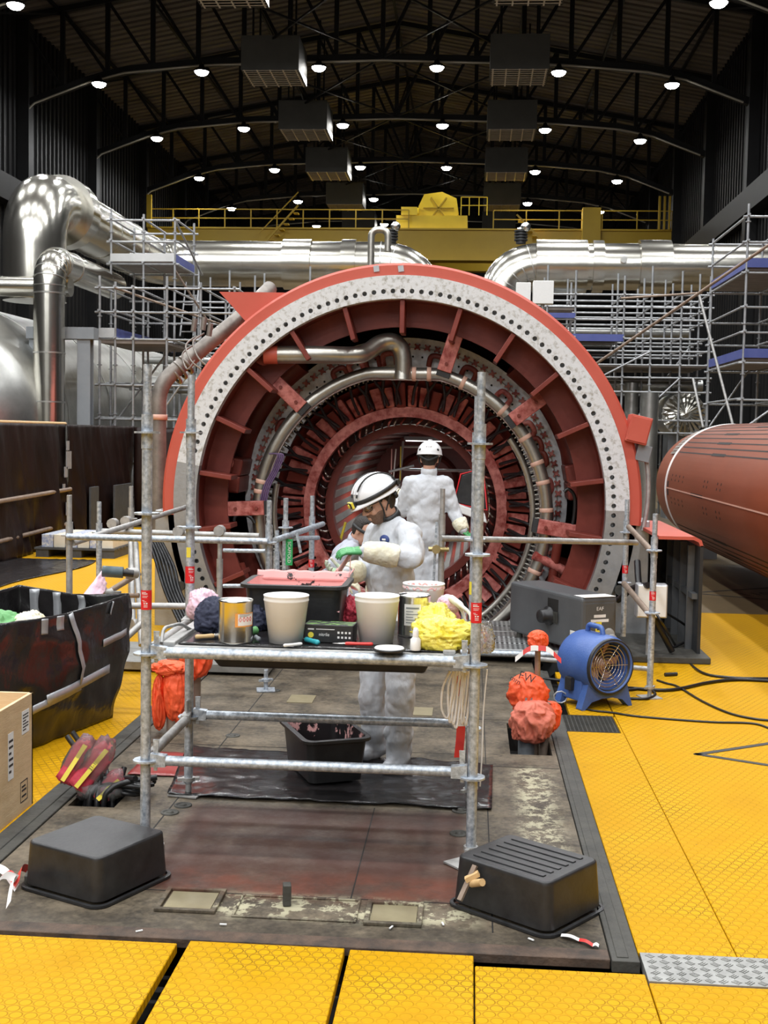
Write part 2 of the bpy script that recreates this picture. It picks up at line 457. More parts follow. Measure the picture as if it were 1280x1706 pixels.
def steel_floor():
    m = bpy.data.materials.new('worn_steel_plate'); m.use_nodes = True
    nt = m.node_tree; N, L = nt.nodes, nt.links
    b = N['Principled BSDF']
    g = N.new('ShaderNodeNewGeometry'); sx = N.new('ShaderNodeSeparateXYZ'); L.new(g.outputs['Position'], sx.inputs[0])
    def noi(s, d=8, r=.65):
        n = N.new('ShaderNodeTexNoise'); n.inputs['Scale'].default_value = s; n.inputs['Detail'].default_value = d; n.inputs['Roughness'].default_value = r
        L.new(g.outputs['Position'], n.inputs['Vector']); return n.outputs['Fac']
    def step(v, a, c, lo=0, hi=1):
        k = N.new('ShaderNodeMapRange')
        for i, q in enumerate((a, c, lo, hi)): k.inputs[i + 1].default_value = q
        L.new(v, k.inputs[0]); return k.outputs[0]
    def region(x0, x1, y0, y1, soft=.08):
        X, Y = sx.outputs[0], sx.outputs[1]
        a = math_(nt, 'MULTIPLY', step(X, x0 - soft, x0 + soft), step(X, x1 - soft, x1 + soft, 1, 0))
        c = math_(nt, 'MULTIPLY', step(Y, y0 - soft, y0 + soft), step(Y, y1 - soft, y1 + soft, 1, 0))
        return math_(nt, 'MULTIPLY', a, c)
    r = N.new('ShaderNodeValToRGB'); e = r.color_ramp.elements
    e[0].position = .40; e[0].color = (.036, .029, .020, 1); e[1].position = .60; e[1].color = (.165, .132, .09, 1)
    L.new(math_(nt, 'ADD', math_(nt, 'MULTIPLY', noi(3.2), .6), math_(nt, 'MULTIPLY', noi(34, 10, .7), .4)), r.inputs['Fac'])
    def mix(fac, A, Bc):
        mx = N.new('ShaderNodeMix'); mx.data_type = 'RGBA'; L.new(fac, mx.inputs['Factor']); L.new(A, mx.inputs['A']); mx.inputs['B'].default_value = Bc + (1,); return mx.outputs['Result']
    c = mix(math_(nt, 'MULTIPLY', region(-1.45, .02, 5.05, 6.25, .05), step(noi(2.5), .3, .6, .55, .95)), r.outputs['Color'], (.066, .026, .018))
    c = mix(math_(nt, 'MULTIPLY', region(-1.3, .05, 5.0, 5.3, .06), step(noi(4), .4, .6, 0, .8)), c, (.15, .045, .025))
    fl1 = math_(nt, 'MULTIPLY', region(.30, .50, 5.3, 7.2, .05), step(noi(11, 10, .8), .50, .525))
    fl2 = math_(nt, 'MULTIPLY', region(-1.05, .05, 4.8, 5.02, .06), step(noi(9, 8, .75), .50, .53))
    c = mix(math_(nt, 'MAXIMUM', fl1, fl2), c, (.40, .37, .25))
    c = mix(math_(nt, 'MULTIPLY', region(-2.2, .6, 4.6, 4.78, .04), step(noi(6), .35, .65, 0, .8)), c, (.03, .024, .018))
    L.new(c, b.inputs['Base Color'])
    L.new(step(noi(5), .3, .7, .45, .75), b.inputs['Roughness'])
    b.inputs['Specular IOR Level'].default_value = .3
    q = N.new('ShaderNodeBump'); q.inputs['Strength'].default_value = .25; q.inputs['Distance'].default_value = .01
    L.new(noi(14), q.inputs['Height']); L.new(q.outputs['Normal'], b.inputs['Normal'])
    return m
M['steel_floor'] = steel_floor()
LAMP_W, WORLD_S, EXPO = 550, .3, 0.0
# ================================================================ FLOOR
def struct(o): return tag(o, kind='structure')
GAP = .012
def slab(mb, poly, z0=-.04, z1=0.0):
    mb.prism(poly, ((0, 0, 0), (1, 0, 0), (0, 1, 0), (0, 0, 1)), z0, z1)
fm = MB()
for x0, x1, y0, y1 in (
    (-7.5, -1.105, 1.6, 4.50), (-1.06, -.45, 3.3, 4.53), (-1.06, -.45, 1.6, 3.29), (-.428, .05, 3.75, 4.52), (-.428, .05, 1.6, 3.74), (.056, .69, 1.6, 4.43), (.695, 3.2, 1.6, 4.36),
    (.69, 1.07, 4.62, 8.13), (1.074, 3.2, 4.62, 8.6), (3.204, 13, 1.6, 8.6), (1.056, 1.07, 8.13, 8.6), (.75, 1.066, 8.645, 10.2), (1.074, 3.2, 8.606, 14), (3.204, 6.2, 8.606, 14),
    (-7.5, -2.28, 4.504, 6.9), (-7.5, -2.28, 6.904, 9.3), (-7.5, -2.28, 9.304, 12.5), (-7.5, -3.3, 12.504, 16), (-7.5, -3.3, 16.004, 24)):
    fm.bx(x0, x1, y0, y1, -.04, 0)
struct(fm.build('floor', M['yellow'], bevel=.003, seg=1))
m2 = MB()
m2.bx(6.3, 13.2, 8.7, 60, -.04, 0); m2.bx(2.2, 6.296, 14.004, 60, -.04, 0); m2.bx(-20.9, -7.504, 1.6, 110, -.04, 0); m2.bx(-7.5, 2.2, 24.1, 110, -.04, 0); m2.bx(2.2, 13.2, 60, 110, -.04, 0); m2.bx(3.21, 13.2, -52, 1.59, -.04, 0); m2.bx(-20.9, 3.2, -52, 1.59, -.04, 0)
struct(m2.build('floor', M['brown_floor']))
m3 = MB(); m3.bx(-21, 13.3, -12, 110, -2.2, -2.1)
struct(m3.build('floor', M['earth']))
# worn steel plate in the middle, with two cable openings
sp = MB()
H1 = (.285, .55, 7.5, 8.32); H2 = (-2.1, -1.85, 6.13, 6.50)
XL, XR, YF, YB = -2.12, .575, 4.64, 10.9
xs = [XL, H2[0], H2[1], H1[0], H1[1], XR]; ys = [YF, H2[2], H2[3], H1[2], H1[3], YB]
for i in range(5):
    for j in range(5):
        if (xs[i], ys[j]) in ((H2[0], H2[2]), (H1[0], H1[2])): continue
        if xs[i + 1] - xs[i] > .001: sp.bx(xs[i], xs[i + 1], ys[j], ys[j + 1], -.04, -.004)
struct(sp.build('floor', M['steel_floor']))
for hx in (H1, H2):
    w = MB()
    t = .012
    w.bx(hx[0] - t, hx[0], hx[2], hx[3], -.6, -.04); w.bx(hx[1], hx[1] + t, hx[2], hx[3], -.6, -.04); w.bx(hx[0], hx[1], hx[2] - t, hx[2], -.6, -.04); w.bx(hx[0], hx[1], hx[3], hx[3] + t, -.6, -.04)
    w.bx(hx[0], hx[1], hx[2], hx[3], -.62, -.6)
    struct(w.build('floor_opening_panel', M['dark']))
# grey rubber edging and a dark sheet added for the shade in the floor gaps
for nm, q in (('trim_1', (XR + .004, .685, 4.52, 10.2)), ('trim_2', (-2.275, XL - .004, 4.52, 9.6)), ('trim_3', (XL, XR, 4.545, YF - .004))):
    e = MB(); e.bx(*q, -.04, .006 if nm != 'trim_3' else -.001)
    if nm == 'trim_1': e.bx(.60, .645, 4.55, 10.2, .006, .010)
    if nm == 'trim_2': e.bx(-2.23, -2.18, 4.6, 9.6, .006, .012)
    struct(e.build(nm, M['rubber'] if nm != 'trim_3' else M['dirt_edge'], bevel=.003, seg=1))
uf = MB(); uf.bx(-7.5, 3.2, 1.55, 10.95, -.30, -.20); struct(uf.build('floor', M['dark']))
# aluminium tread strip and drain grating set in the floor
tr = MB(); tr.bx(.695, 3.2, 4.365, 4.612, -.04, .004)
for i in range(52):
    for j in range(5):
        x = .73 + i * .048; y = 4.39 + j * .048
        a = R(45 if (i + j) % 2 else -45)
        for k in (-1, 0, 1):
            c = V((x - math.sin(a) * .009 * k, y + math.cos(a) * .009 * k, .005))
            tr.box(c, (.030, .0045, .004), a)
struct(tr.build('floor_tread_strip', M['chequer']))
gr = MB()
for i in range(13): gr.bar((.69 + i * .0285, 8.15, -.012), (.69 + i * .0285, 8.625, -.012), .007, .022)
for j in range(15): gr.bar((.69, 8.16 + j * .033, -.012), (1.05, 8.16 + j * .033, -.012), .007, .022)
struct(gr.build('floor_grating_panel', M['rubber']))
# bolt recesses, pads and pale inset plates of the steel floor
bp = MB()
for u, v in ((283, 1353), (457, 1150), (388, 1225), (305, 1341), (765, 1388), (768, 1350)):
    c = fl(u, v); bp.lathe([(.048, -.006), (.048, .002), (.036, .003), (.034, -.002), (.018, -.002), (.018, .004), (.001, .004)], c, n=18)
struct(bp.build('floor_bolt_panel', M['rubber']))
seam = MB()
for q in ((.125, .131, 4.75, 10.8), (-1.56, -1.553, 4.9, 10.8), (-2.1, -.0, 7.45, 7.456), (.0, .57, 7.2, 7.206), (-1.5, .12, 5.03, 5.036), (-.48, -.474, 5.03, 6.3), (-2.1, .57, 8.4, 8.405)): seam.bx(*q, -.004, -.0025)
struct(seam.build('floor_seam_strip', M['dark']))
pads = MB()
def frame_rect(mb, x0, x1, y0, y1, w=.022, h=.012):
    for q in ((x0, x1, y0, y0 + w), (x0, x1, y1 - w, y1), (x0, x0 + w, y0 + w, y1 - w), (x1 - w, x1, y0 + w, y1 - w)): mb.bx(*q, -.004, h)
frame_rect(pads, -.40, -.16, 4.76, 5.0); frame_rect(pads, -1.28, -1.02, 4.80, 5.05); frame_rect(pads, -.95, -.43, 4.78, 5.02, .012, .004)
struct(pads.build('floor_pad_panel', M['steel_floor'], bevel=.004))
ins = MB()
ins.bx(-1.33, -1.14, 8.72, 8.98, -.004, .001); ins.bx(-.52, -.24, 8.45, 8.70, -.004, .001)
ins.bx(-.375, -.185, 4.785, 4.975, -.004, .001); ins.bx(-1.25, -1.05, 4.83, 5.02, -.004, .001)
struct(ins.build('floor_inset_panel', mat('pale_brass_plate', (.28, .24, .14), .5, .1, (6, .3, (.20, .165, .095)))))
# lettered triangles painted on the floor
def tri_mark(p, s, rz, name):
    a = MB()
    T = Matrix.Translation(p) @ Matrix.Rotation(rz, 4, 'Z')
    P = [V((0, 0, .002)), V((s, s * .58, .002)), V((s, -s * .58, .002))]
    for i in range(3):
        d = (P[(i + 1) % 3] - P[i]).normalized(); e = d * .02
        q = [T @ x for x in (P[i] - e, P[(i + 1) % 3] + e)]
        a.bar(q[0], q[1], .042 * s, .003)
    o = a.build(name, M['ink']); struct(o)
    text('marking', '110', s * .26, T @ Matrix.Translation((s * .66, 0, .003)) @ Matrix.Rotation(R(20), 4, 'Z'), M['ink'], o, .0003)
tri_mark(fl(1163, 1257), 1.0, R(3), 'floor_triangle_marking')
tri_mark(fl(1150, 988), 1.3, R(3), 'floor_triangle_marking')
hz = MB()
for i in range(14):
    x = 3.35 + .0 * i; y = 17.0 + i * .5
    hz.add([(2.72, y, .002), (2.9, y, .002), (3.25, y + .35, .002), (3.07, y + .35, .002)], [(0, 1, 2, 3)])
struct(hz.build('floor_stripe_marking', M['ink']))

# ================================================================ HALL SHELL
WL, WR, YBK = -21.2, 12.4, 108.0
wl = MB(); wl.bx(WL - .2, WL, -52, YBK, -2, 22)
for i in range(150): wl.bx(WL, WL + .10, 20 + i * .58, 20 + i * .58 + .16, 0, 21)
struct(wl.build('wall_left', M['wall']))
wr = MB(); wr.bx(WR, WR + .2, -52, YBK, -2, 22)
for i in range(150): wr.bx(WR - .10, WR, 20 + i * .58, 20 + i * .58 + .16, 0, 21)
struct(wr.build('wall_right', M['wall']))
wb = MB(); wb.bx(WL, WR, YBK, YBK + .2, -2, 26); struct(wb.build('wall_back', M['wall']))
wf = MB(); wf.bx(WL, WR, -52.2, -52, -2, 26); struct(wf.build('wall_front', mat('pale_end_wall', (.20, .20, .20), .8, 0, (.4, .3, (.26, .26, .25)))))
XM = (WL + WR) / 2
ce = MB()
# gabled corrugated deck, ribs across the hall
n = 250
for side in (0, 1):
    for i in range(n):
        y0 = -52 + i * (YBK + 52) / n; y1 = y0 + (YBK + 52) / n
        ym = y0 + (y1 - y0) * .55
        xa, za, xb, zb = (WL, 20.9, XM, 24.0) if side == 0 else (XM, 24.0, WR, 20.9)
        ce.add([(xa, y0, za), (xb, y0, zb), (xb, ym, zb), (xa, ym, za)], [(0, 1, 2, 3)])
        ce.add([(xa, ym, za), (xb, ym, zb), (xb, ym, zb + .12), (xa, ym, za + .12), (xb, y1, zb + .12), (xa, y1, za + .12), (xb, y1, zb), (xa, y1, za)], [(0, 1, 2, 3), (3, 2, 4, 5), (5, 4, 6, 7)])
struct(ce.build('ceiling', M['roof']))
ct = MB(); ct.bx(WL - .3, WR + .3, -52, YBK, 24.3, 24.5); struct(ct.build('ceiling', M['dark']))
# crane runway beams along the walls
for s, x0, x1 in ((0, WL, WL + .7), (1, WR - .7, WR)):
    b = MB(); b.bx(x0, x1, 30, YBK, 11.9, 13.0); b.bx(x0 + .2, x1 - .2, 30, YBK, 13.0, 13.15)
    for k in range(8): b.bx(x0 + .1, x1 - .1, 35 + 10 * k - .3, 35 + 10 * k + .3, 0, 20.5)
    struct(b.build('wall_beam', M['truss']))
# roof trusses
ROWS = (35, 45, 55, 65, 75, 85, 95)
def chord(t):
    """lower chord at x fraction t"""
    pts = ((0, 16.7), (.102, 17.95), (.15, 18.35), (.26, 18.68), (.5, 18.86), (.74, 18.62), (.85, 18.3), (.90, 17.95), (1, 16.65))
    for (a, z0), (b, z1) in zip(pts, pts[1:]):
        if t <= b: return z0 + (z1 - z0) * (t - a) / (b - a)
    return 17.0
def top(t): return 20.7 + 3.0 * (1 - abs(2 * t - 1))
for k, Y in enumerate(ROWS):
    b = MB()
    NN = 16
    X = lambda t: WL + (WR - WL) * t
    for i in range(NN):
        t0, t1 = i / NN, (i + 1) / NN
        for sub in (0, .5):
            a0, a1 = t0 + (t1 - t0) * sub, t0 + (t1 - t0) * (sub + .5)
            b.bar((X(a0), Y, chord(a0)), (X(a1), Y, chord(a1)), .34, .30)
        b.bar((X(t0), Y, top(t0)), (X(t1), Y, top(t1)), .26, .24)
        if i: b.bar((X(t0), Y, chord(t0)), (X(t0), Y, top(t0)), .17, .2)
        if i < NN / 2: b.bar((X(t0), Y, top(t0)), (X(t1), Y, chord(t1)), .14, .14)
        else: b.bar((X(t0), Y, chord(t0)), (X(t1), Y, top(t1)), .14, .14)
    if k < len(ROWS) - 1:
        for t in (.06, .18, .31, .5, .69, .82, .94):
            b.bar((X(t), Y, top(t) - .1), (X(t), Y + 10, top(t) - .1), .12, .16)
            b.bar((X(t), Y, chord(t) + .1), (X(t), Y + 10, top(t) - .2), .08, .08)
        b.bar((X(.31), Y, chord(.31)), (X(.5), Y + 10, chord(.5)), .08, .08); b.bar((X(.5), Y, chord(.5)), (X(.69), Y + 10, chord(.69)), .08, .08)
        b.bar((X(.5), Y, chord(.5)), (X(.31), Y + 10, chord(.31)), .08, .08); b.bar((X(.69), Y, chord(.69)), (X(.5), Y + 10, chord(.5)), .08, .08)
    struct(b.build('ceiling_truss_beam', M['truss']))
    c = MB()
    pts = [V((X(i / 40), Y - .2, chord(i / 40) - .17)) for i in range(1, 40)]
    c.tube([V((WL + .25, Y - .2, 5))] + [V((WL + .25, Y - .2, chord(0) - .4))] + pts, .05, n=6)
    struct(c.build('ceiling_conduit_trim', M['conduit']))
# louvred ventilation boxes
ordn = ('nearest', 'second', 'third', 'fourth', 'fifth', 'farthest')
for side, xc_ in (('left', -9.0), ('right', 1.65)):
    for k in range(6):
        Y = 42 + 10 * k
        t = thing('roof_ventilation_box', 'grey louvred ventilation box under the dark roof, %s of the %s row' % (ordn[k], side), 'ventilation box', (xc_, Y + 1.25, 17.45), 'louvred boxes under the roof')
        b = MB(); w = 1.25; z0, z1 = 17.45, 18.85
        b.bx(xc_ - w, xc_ + w, Y, Y + .05, z0, z1); b.bx(xc_ - w, xc_ + w, Y + 2.45, Y + 2.5, z0, z1); b.bx(xc_ - w, xc_ - w + .05, Y + .05, Y + 2.45, z0, z1); b.bx(xc_ + w - .05, xc_ + w, Y + .05, Y + 2.45, z0, z1); b.bx(xc_ - w, xc_ + w, Y, Y + 2.5, z1, z1 + .05)
        b.build('housing', M['vent'], t)
        l = MB()
        for i in range(9): l.box((xc_, Y + .15 + i * .275, z0 + .03), (2 * w - .1, .15, .03), M=Matrix.Rotation(R(25), 4, 'X'))
        for i in range(5): l.bx(xc_ - w + .1 + i * .56, xc_ - w + .16 + i * .56, Y, Y + 2.5, z0 - .02, z0)
        l.build('louvre', M['vent_slat'], t)
        h = MB()
        for sx in (-1, 1):
            for yy in (.4, 2.1): h.bar((xc_ + sx * .8, Y + yy, z1), (xc_ + sx * .8, Y + yy, 23), .08, .08)
        h.build('hanger', M['truss'], t)

# ================================================================ LAMPS
LX = (-17.2, -12.5, -7.2, -1.93, 3.44, 8.37)
LZ = (17.62, 18.13, 18.30, 18.28, 18.05, 17.50)
pos = ('leftmost', 'second from left', 'third from left', 'third from right', 'second from right', 'rightmost')
proto = None
rown = {45: 'nearest visible roof truss', 55: 'second visible roof truss', 65: 'third visible roof truss', 75: 'fourth visible roof truss', 85: 'fifth visible roof truss', 95: 'sixth visible roof truss'}
for Y in ROWS[1:]:
    for i, x in enumerate(LX):
        z = LZ[i] - .06
        if proto is None:
            t = thing('hall_floodlight', '', 'lamp', (x, Y - .64, z))
            hb = MB(); hb.lathe([(.02, .36), (.10, .34), (.14, .20), (.34, .08), (.36, .0), (.33, .0), (.30, .06), (.01, .07)], (x, Y - .64, z), n=16); hb.build('reflector', M['truss'], t)
            ib = MB(); ib.lathe([(.001, -.16), (.2, -.13), (.29, -.05), (.32, .03)], (x, Y - .64, z), n=16); ib.build('lamp_glass', M['lamp'], t)
            sb = MB(); sb.cyl((x, Y - .64, z + .35), (x, Y - .64, z + .44), .03, n=6); sb.bar((x, Y - .64, z + .44), (x, Y - .30, z + .44), .05, .05); sb.build('stem', M['truss'], t)
            proto = t; q = t
        else:
            q = copy_tree(proto); q.location = (x, Y - .64, z)
        q['label'] = 'glowing white floodlight, %s under the %s' % (pos[i], rown[Y])
        q['group'] = 'floodlights under the roof'
def area(name, loc, power, size, target=None, col=(.97, .985, 1), spread=180):
    l = bpy.data.lights.new(name, 'AREA'); l.energy = power; l.shape = 'DISK'; l.size = size; l.color = col; l.spread = R(spread)
    o = bpy.data.objects.new(name, l); COL.objects.link(o); o.location = loc
    if target: o.rotation_euler = (V(target) - V(loc)).to_track_quat('-Z', 'Y').to_euler()
    return o
for Y in (-45, -35, -25, -15, -5, 5, 15, 25, 35):
    for i, x in enumerate(LX):
        if Y < -5 and i % 2: continue
        area('floodlight_lamp', (x, Y - .2, chord((x - WL) / (WR - WL)) - 1.0), LAMP_W * (2 if Y < -5 else 1), .9)
for Y in (45, 55, 65, 75):
    for x in LX[::2]: area('floodlight_lamp', (x, Y - .2, chord((x - WL) / (WR - WL)) - 1.0), LAMP_W * .7, .7)

# ================================================================ OVERHEAD CRANE
YC = 75.0
cr = thing('overhead_crane', 'yellow overhead travelling crane bridge spanning the hall below the roof', 'crane', (XM, YC, 13.1))
g = MB(); g.bx(WL + .15, WR - .15, YC, YC + .9, 13.15, 14.95); g.bx(WL + .15, WR - .15, YC - .15, YC + 1.05, 14.95, 15.05); g.bx(WL + .15, WR - .15, YC - .15, YC + 1.05, 13.1, 13.2); g.build('girder', M['yellow_paint'], cr)
g = MB(); g.bx(WL + .15, WR - .15, YC + 5, YC + 5.9, 13.15, 14.95); g.build('girder', M['yellow_paint'], cr)
for x0 in (WL + .1, WR - .9):
    g = MB(); g.bx(x0, x0 + .8, YC - .6, YC + 6.4, 13.05, 13.9); g.build('end_carriage', M['yellow_paint'], cr)
for a, b in ((WL + .6, -4.2), (1.0, 7.0), (7.6, WR - .6)):
    g = MB(); nn = int((b - a) / 1.6)
    for i in range(nn + 1):
        x = a + (b - a) * i / nn; g.bar((x, YC - .1, 15.05), (x, YC - .1, 16.15), .07, .07)
    for z in (15.6, 16.15): g.bar((a, YC - .1, z), (b, YC - .1, z), .06, .06)
    g.build('railing', M['yellow_paint'], cr)
g = MB(); g.bx(6.4, 7.5, YC - .4, YC + .5, 13.6, 16.3); g.build('cabinet', M['yellow_paint'], cr)
g = MB()
for i in range(8): g.bx(-13.4 + i * .3, -13.1 + i * .3, YC - .7, YC - .15, 13.5 + i * .33, 13.56 + i * .33)
g.bar((-13.4, YC - .7, 13.6), (-11, YC - .7, 16.3), .1, .1); g.bar((-13.4, YC - .7, 14.6), (-11, YC - .7, 17.1), .06, .06); g.build('ladder', M['yellow_paint'], cr)
g = MB()
for i in range(8): g.bx(4.6 - i * .3, 4.9 - i * .3, YC - .7, YC - .15, 13.3 + i * .3, 13.36 + i * .3)
g.bar((4.9, YC - .7, 13.3), (2.4, YC - .7, 15.8), .1, .1); g.build('ladder', M['yellow_paint'], cr)
g = MB()
for x in (WR - 1.4, WR - 1.1, WR - .8): g.bar((x, YC - .3, 15), (x, YC - .3, 17.0), .12, .12)
g.build('buffer_post', M['yellow_paint'], cr)
g = MB(); g.bx(WL + .2, WL + .9, YC - .3, YC - .1, 15, 17); g.build('buffer_post', M['yellow_paint'], cr)
ho = thing('crane_hoist', 'bright yellow crane hoist trolley with faceted drum cover on the bridge', 'crane hoist', (-2, YC + 2.5, 15.1))
g = MB(); g.bx(-5.0, -.6, YC + .3, YC + 5.4, 15.1, 15.9); g.bx(-4.7, -3.7, YC + .2, YC + .3, 15.9, 16.4); g.build('trolley_frame', M['yellow_bright'], ho)
g = MB(); g.prism([(-1.25, 0), (-1.25, .9), (-.9, 1.65), (.2, 1.8), (1.1, 1.4), (1.25, .5), (.9, 0)], ((-2.4, YC + .6, 15.6), (1, 0, 0), (0, 0, 1), (0, 1, 0)), 0, 2.6); g.build('drum_cover', M['yellow_bright'], ho, bevel=.05)
g = MB()
for i in range(6):
    a = PI * 2 * i / 6
    g.bar((-2.4, YC + .56, 16.4), (-2.4 + math.cos(a) * .95, YC + .56, 16.4 + math.sin(a) * .75), .09, .07)
g.build('cover_rib', M['yellow_paint'], ho)
g = MB(); g.cyl((-4.5, YC + .8, 16.1), (-3.6, YC + .8, 16.1), .36, n=16); g.build('motor', M['yellow_bright'], ho)
g = MB()
for x in (-1.0, -.5, .1, .6): g.bar((x, YC + .2, 15.9), (x, YC + .2, 17.0), .06, .06)
for z in (16.5, 17): g.bar((-1.0, YC + .2, z), (.6, YC + .2, z), .05, .05)
g.build('railing', M['yellow_bright'], ho)

for o_c in (cr, ho): o_c.location.z -= .38
# ================================================================ PIPES
def bandring(mb, p, d, r, w, t=.02):
    p = V(p); d = V(d).normalized()
    for q in ([(r - .01, -w / 2), (r + t, -w / 2)], [(r + t, -w / 2), (r + t, w / 2)], [(r + t, w / 2), (r - .01, w / 2)]): mb.lathe(q, p, d, n=40)
YP, ZP, RP = 34.0, 6.72, .64
p = thing('cross_over_pipe', 'big shiny aluminium clad pipe coming off the upright drum and turning across the hall', 'pipe', (-9.1, 29, 5.0))
path = fillet([(-9.1, 24.5, 4.6), (-9.1, 24.5, ZP), (-9.1, YP, ZP), (-1.55, YP, ZP), (-1.55, YP, 0.0)], [1.0, 1.3, 1.1], 10)
m = MB(); m.tube(path, RP, n=32); m.build('cladding', M['silver'], p)
for y, w, t in ((26.2, .5, .14), (28.6, .03, .012), (31.0, .03, .012)):
    m = MB(); bandring(m, (-9.1, y, ZP), (0, 1, 0), RP, w, t); m.build('collar' if w > .1 else 'seam_band', M['silver'], p)
for x, w, t in ((-6.5, .03, .01), (-5.0, .8, .07), (-3.55, .4, .06), (-2.65, .05, .01)):
    m = MB(); bandring(m, (x, YP, ZP), (1, 0, 0), RP, w, t); m.build('collar' if w > .1 else 'seam_band', M['silver'], p)
for k in range(7):
    a = R(90 * k / 6); c = V((-2.65 + 1.1 * math.sin(a), YP, ZP - 1.1 + 1.1 * math.cos(a)))
    m = MB(); bandring(m, c, (math.cos(a), 0, -math.sin(a)), RP, .03, .012); m.build('seam_band', M['silver_dull'], p)
p = thing('cross_over_pipe', 'big shiny aluminium clad pipe leaving its elbow towards the hall wall with several collars', 'pipe', (4, YP, 6))
path = fillet([(.72, YP, 0.0), (.72, YP, ZP), (11.5, YP, ZP)], 1.1, 10)
m = MB(); m.tube(path, RP, n=32); m.build('cladding', M['silver'], p)
for x, w, t in ((2.35, 1.4, .09), (3.35, .30, .08), (4.9, .85, .10), (6.5, .03, .01), (8.0, .03, .01)):
    m = MB(); bandring(m, (x, YP, ZP), (1, 0, 0), RP, w, t); m.build('collar' if w > .1 else 'seam_band', M['silver'], p)
for k in range(7):
    a = R(90 * k / 6); c = V((1.82 - 1.1 * math.sin(a), YP, ZP - 1.1 + 1.1 * math.cos(a)))
    m = MB(); bandring(m, c, (math.cos(a), 0, math.sin(a)), RP, .03, .012); m.build('seam_band', M['silver_dull'], p)
m = MB(); m.cyl((4.0, YP - .60, ZP + .1), (4.0, YP - .72, ZP + .1), .09); m.build('inspection_cap', M['tin'], p)
def pipe(name, label, pts, r, mk, fil=.5, cat='pipe', bands=(), n=20, group=None):
    t = thing(name, label, cat, pts[0], group)
    m = MB(); m.tube(fillet(pts, fil, 8), r, n=n); m.build('cladding', M[mk], t)
    for a, d in bands:
        q = MB(); bandring(q, a, d, r, .03, .012); q.build('seam_band', M['silver_dull'], t)
    return t
x0 = at(82, 500, 23).x
pipe('clad_pipe', 'polished aluminium clad pipe standing upright with a bend at its top', [(x0, 23, 0), (x0, 23, 5.25), (x0, 27.2, 5.25)], .30, 'silver', .55, bands=[((x0, 23, 3.45), (0, 0, 1)), ((x0, 23, 4.6), (0, 0, 1)), ((x0, 23, 2.5), (0, 0, 1)), ((x0, 24.2, 5.25), (0, 1, 0))], n=28)
for k in range(7):
    a = R(90 * k / 6); q = MB(); bandring(q, (x0, 23.5 - .5 * math.cos(a), 4.75 + .5 * math.sin(a)), (0, math.sin(a), math.cos(a)), .30, .02, .01)
    q.build('seam_band', M['silver_dull'], bpy.data.objects['clad_pipe'])
zz = at(30, 475, 23.6).z
pipe('clad_pipe', 'horizontal aluminium clad pipe behind the upright bend', [(-14, 23.8, zz), (at(118, 475, 23.8).x, 23.8, zz)], .20, 'silver', .3)
# silver vessel lying along the hall
ve = thing('moisture_separator_vessel', 'huge dull silver vessel with domed end lying beyond the dark tarpaulin', 'vessel', (-10.4, 28, 0))
m = MB(); m.lathe([(.01, -1.1), (.8, -1.0), (1.5, -.7), (2.05, -.2), (2.35, .5), (2.4, 1.0), (2.4, 16), (.01, 16)], (-10.6, 22.5, 2.1), (0, 1, 0), n=48); m.build('shell', M['silver_dull'], ve)
for y in (24, 27, 30, 33):
    m = MB(); bandring(m, (-10.6, y, 2.1), (0, 1, 0), 2.4, .08, .015); m.build('seam_band', M['silver_dull'], ve)
for y in (25, 33):
    m = MB(); m.bx(-12.2, -9, y - .3, y + .3, -.02, .6); m.build('saddle', M['steel_grey'], ve)
# grey steel supports
t = thing('steel_portal_frame', 'grey painted steel portal standing beside the upright bent pipe', 'steel frame', (-7.4, 23.4, 0))
for u in (62, 142):
    x = at(u, 600, 23.4).x; m = MB(); m.bx(x - .13, x + .13, 23.3, 23.33, 0, 3.75); m.bx(x - .13, x + .13, 23.5, 23.53, 0, 3.75); m.bx(x - .02, x + .02, 23.33, 23.5, 0, 3.75); m.build('column', M['steel_grey'], t)
m = MB(); m.bx(at(48, 600, 23.4).x, at(160, 600, 23.4).x, 23.25, 23.55, 3.75, 3.98); m.build('crossbeam', M['steel_grey'], t)
# vent pipe with small bend behind the casing top
v0 = at(618, 440, 30); v1 = at(640, 395, 30)
pipe('vent_pipe', 'thin bent steel vent pipe rising just behind the top of the red casing', [(v0.x, 30, 3.5), (v0.x, 30, v1.z + .18), (v1.x + .1, 30, v1.z + .18), (v1.x + .1, 30, v1.z - .35)], .085, 'stainless', .2, n=14)
for u, lab in ((652, 'small stacked black valve spring on top of the left crossing pipe'), (868, 'small stacked black valve spring on top of the right crossing pipe')):
    c = at(u, 410, YP); t = thing('relief_valve', lab.replace('left', 'inner').replace('right', 'collared'), 'valve', (c.x, YP, ZP + RP))
    m = MB(); m.cyl((c.x, YP, ZP + RP - .02), (c.x, YP, ZP + RP + .35), .14, n=14)
    for k in range(4): m.cyl((c.x, YP, ZP + RP + .06 + k * .08), (c.x, YP, ZP + RP + .10 + k * .08), .19, n=14)
    m.build('spring_stack', M['black'], t)
    m = MB(); m.ell((c.x + .12, YP - .1, ZP + RP + .42), .14); m.build('cap', M['tin'], t)
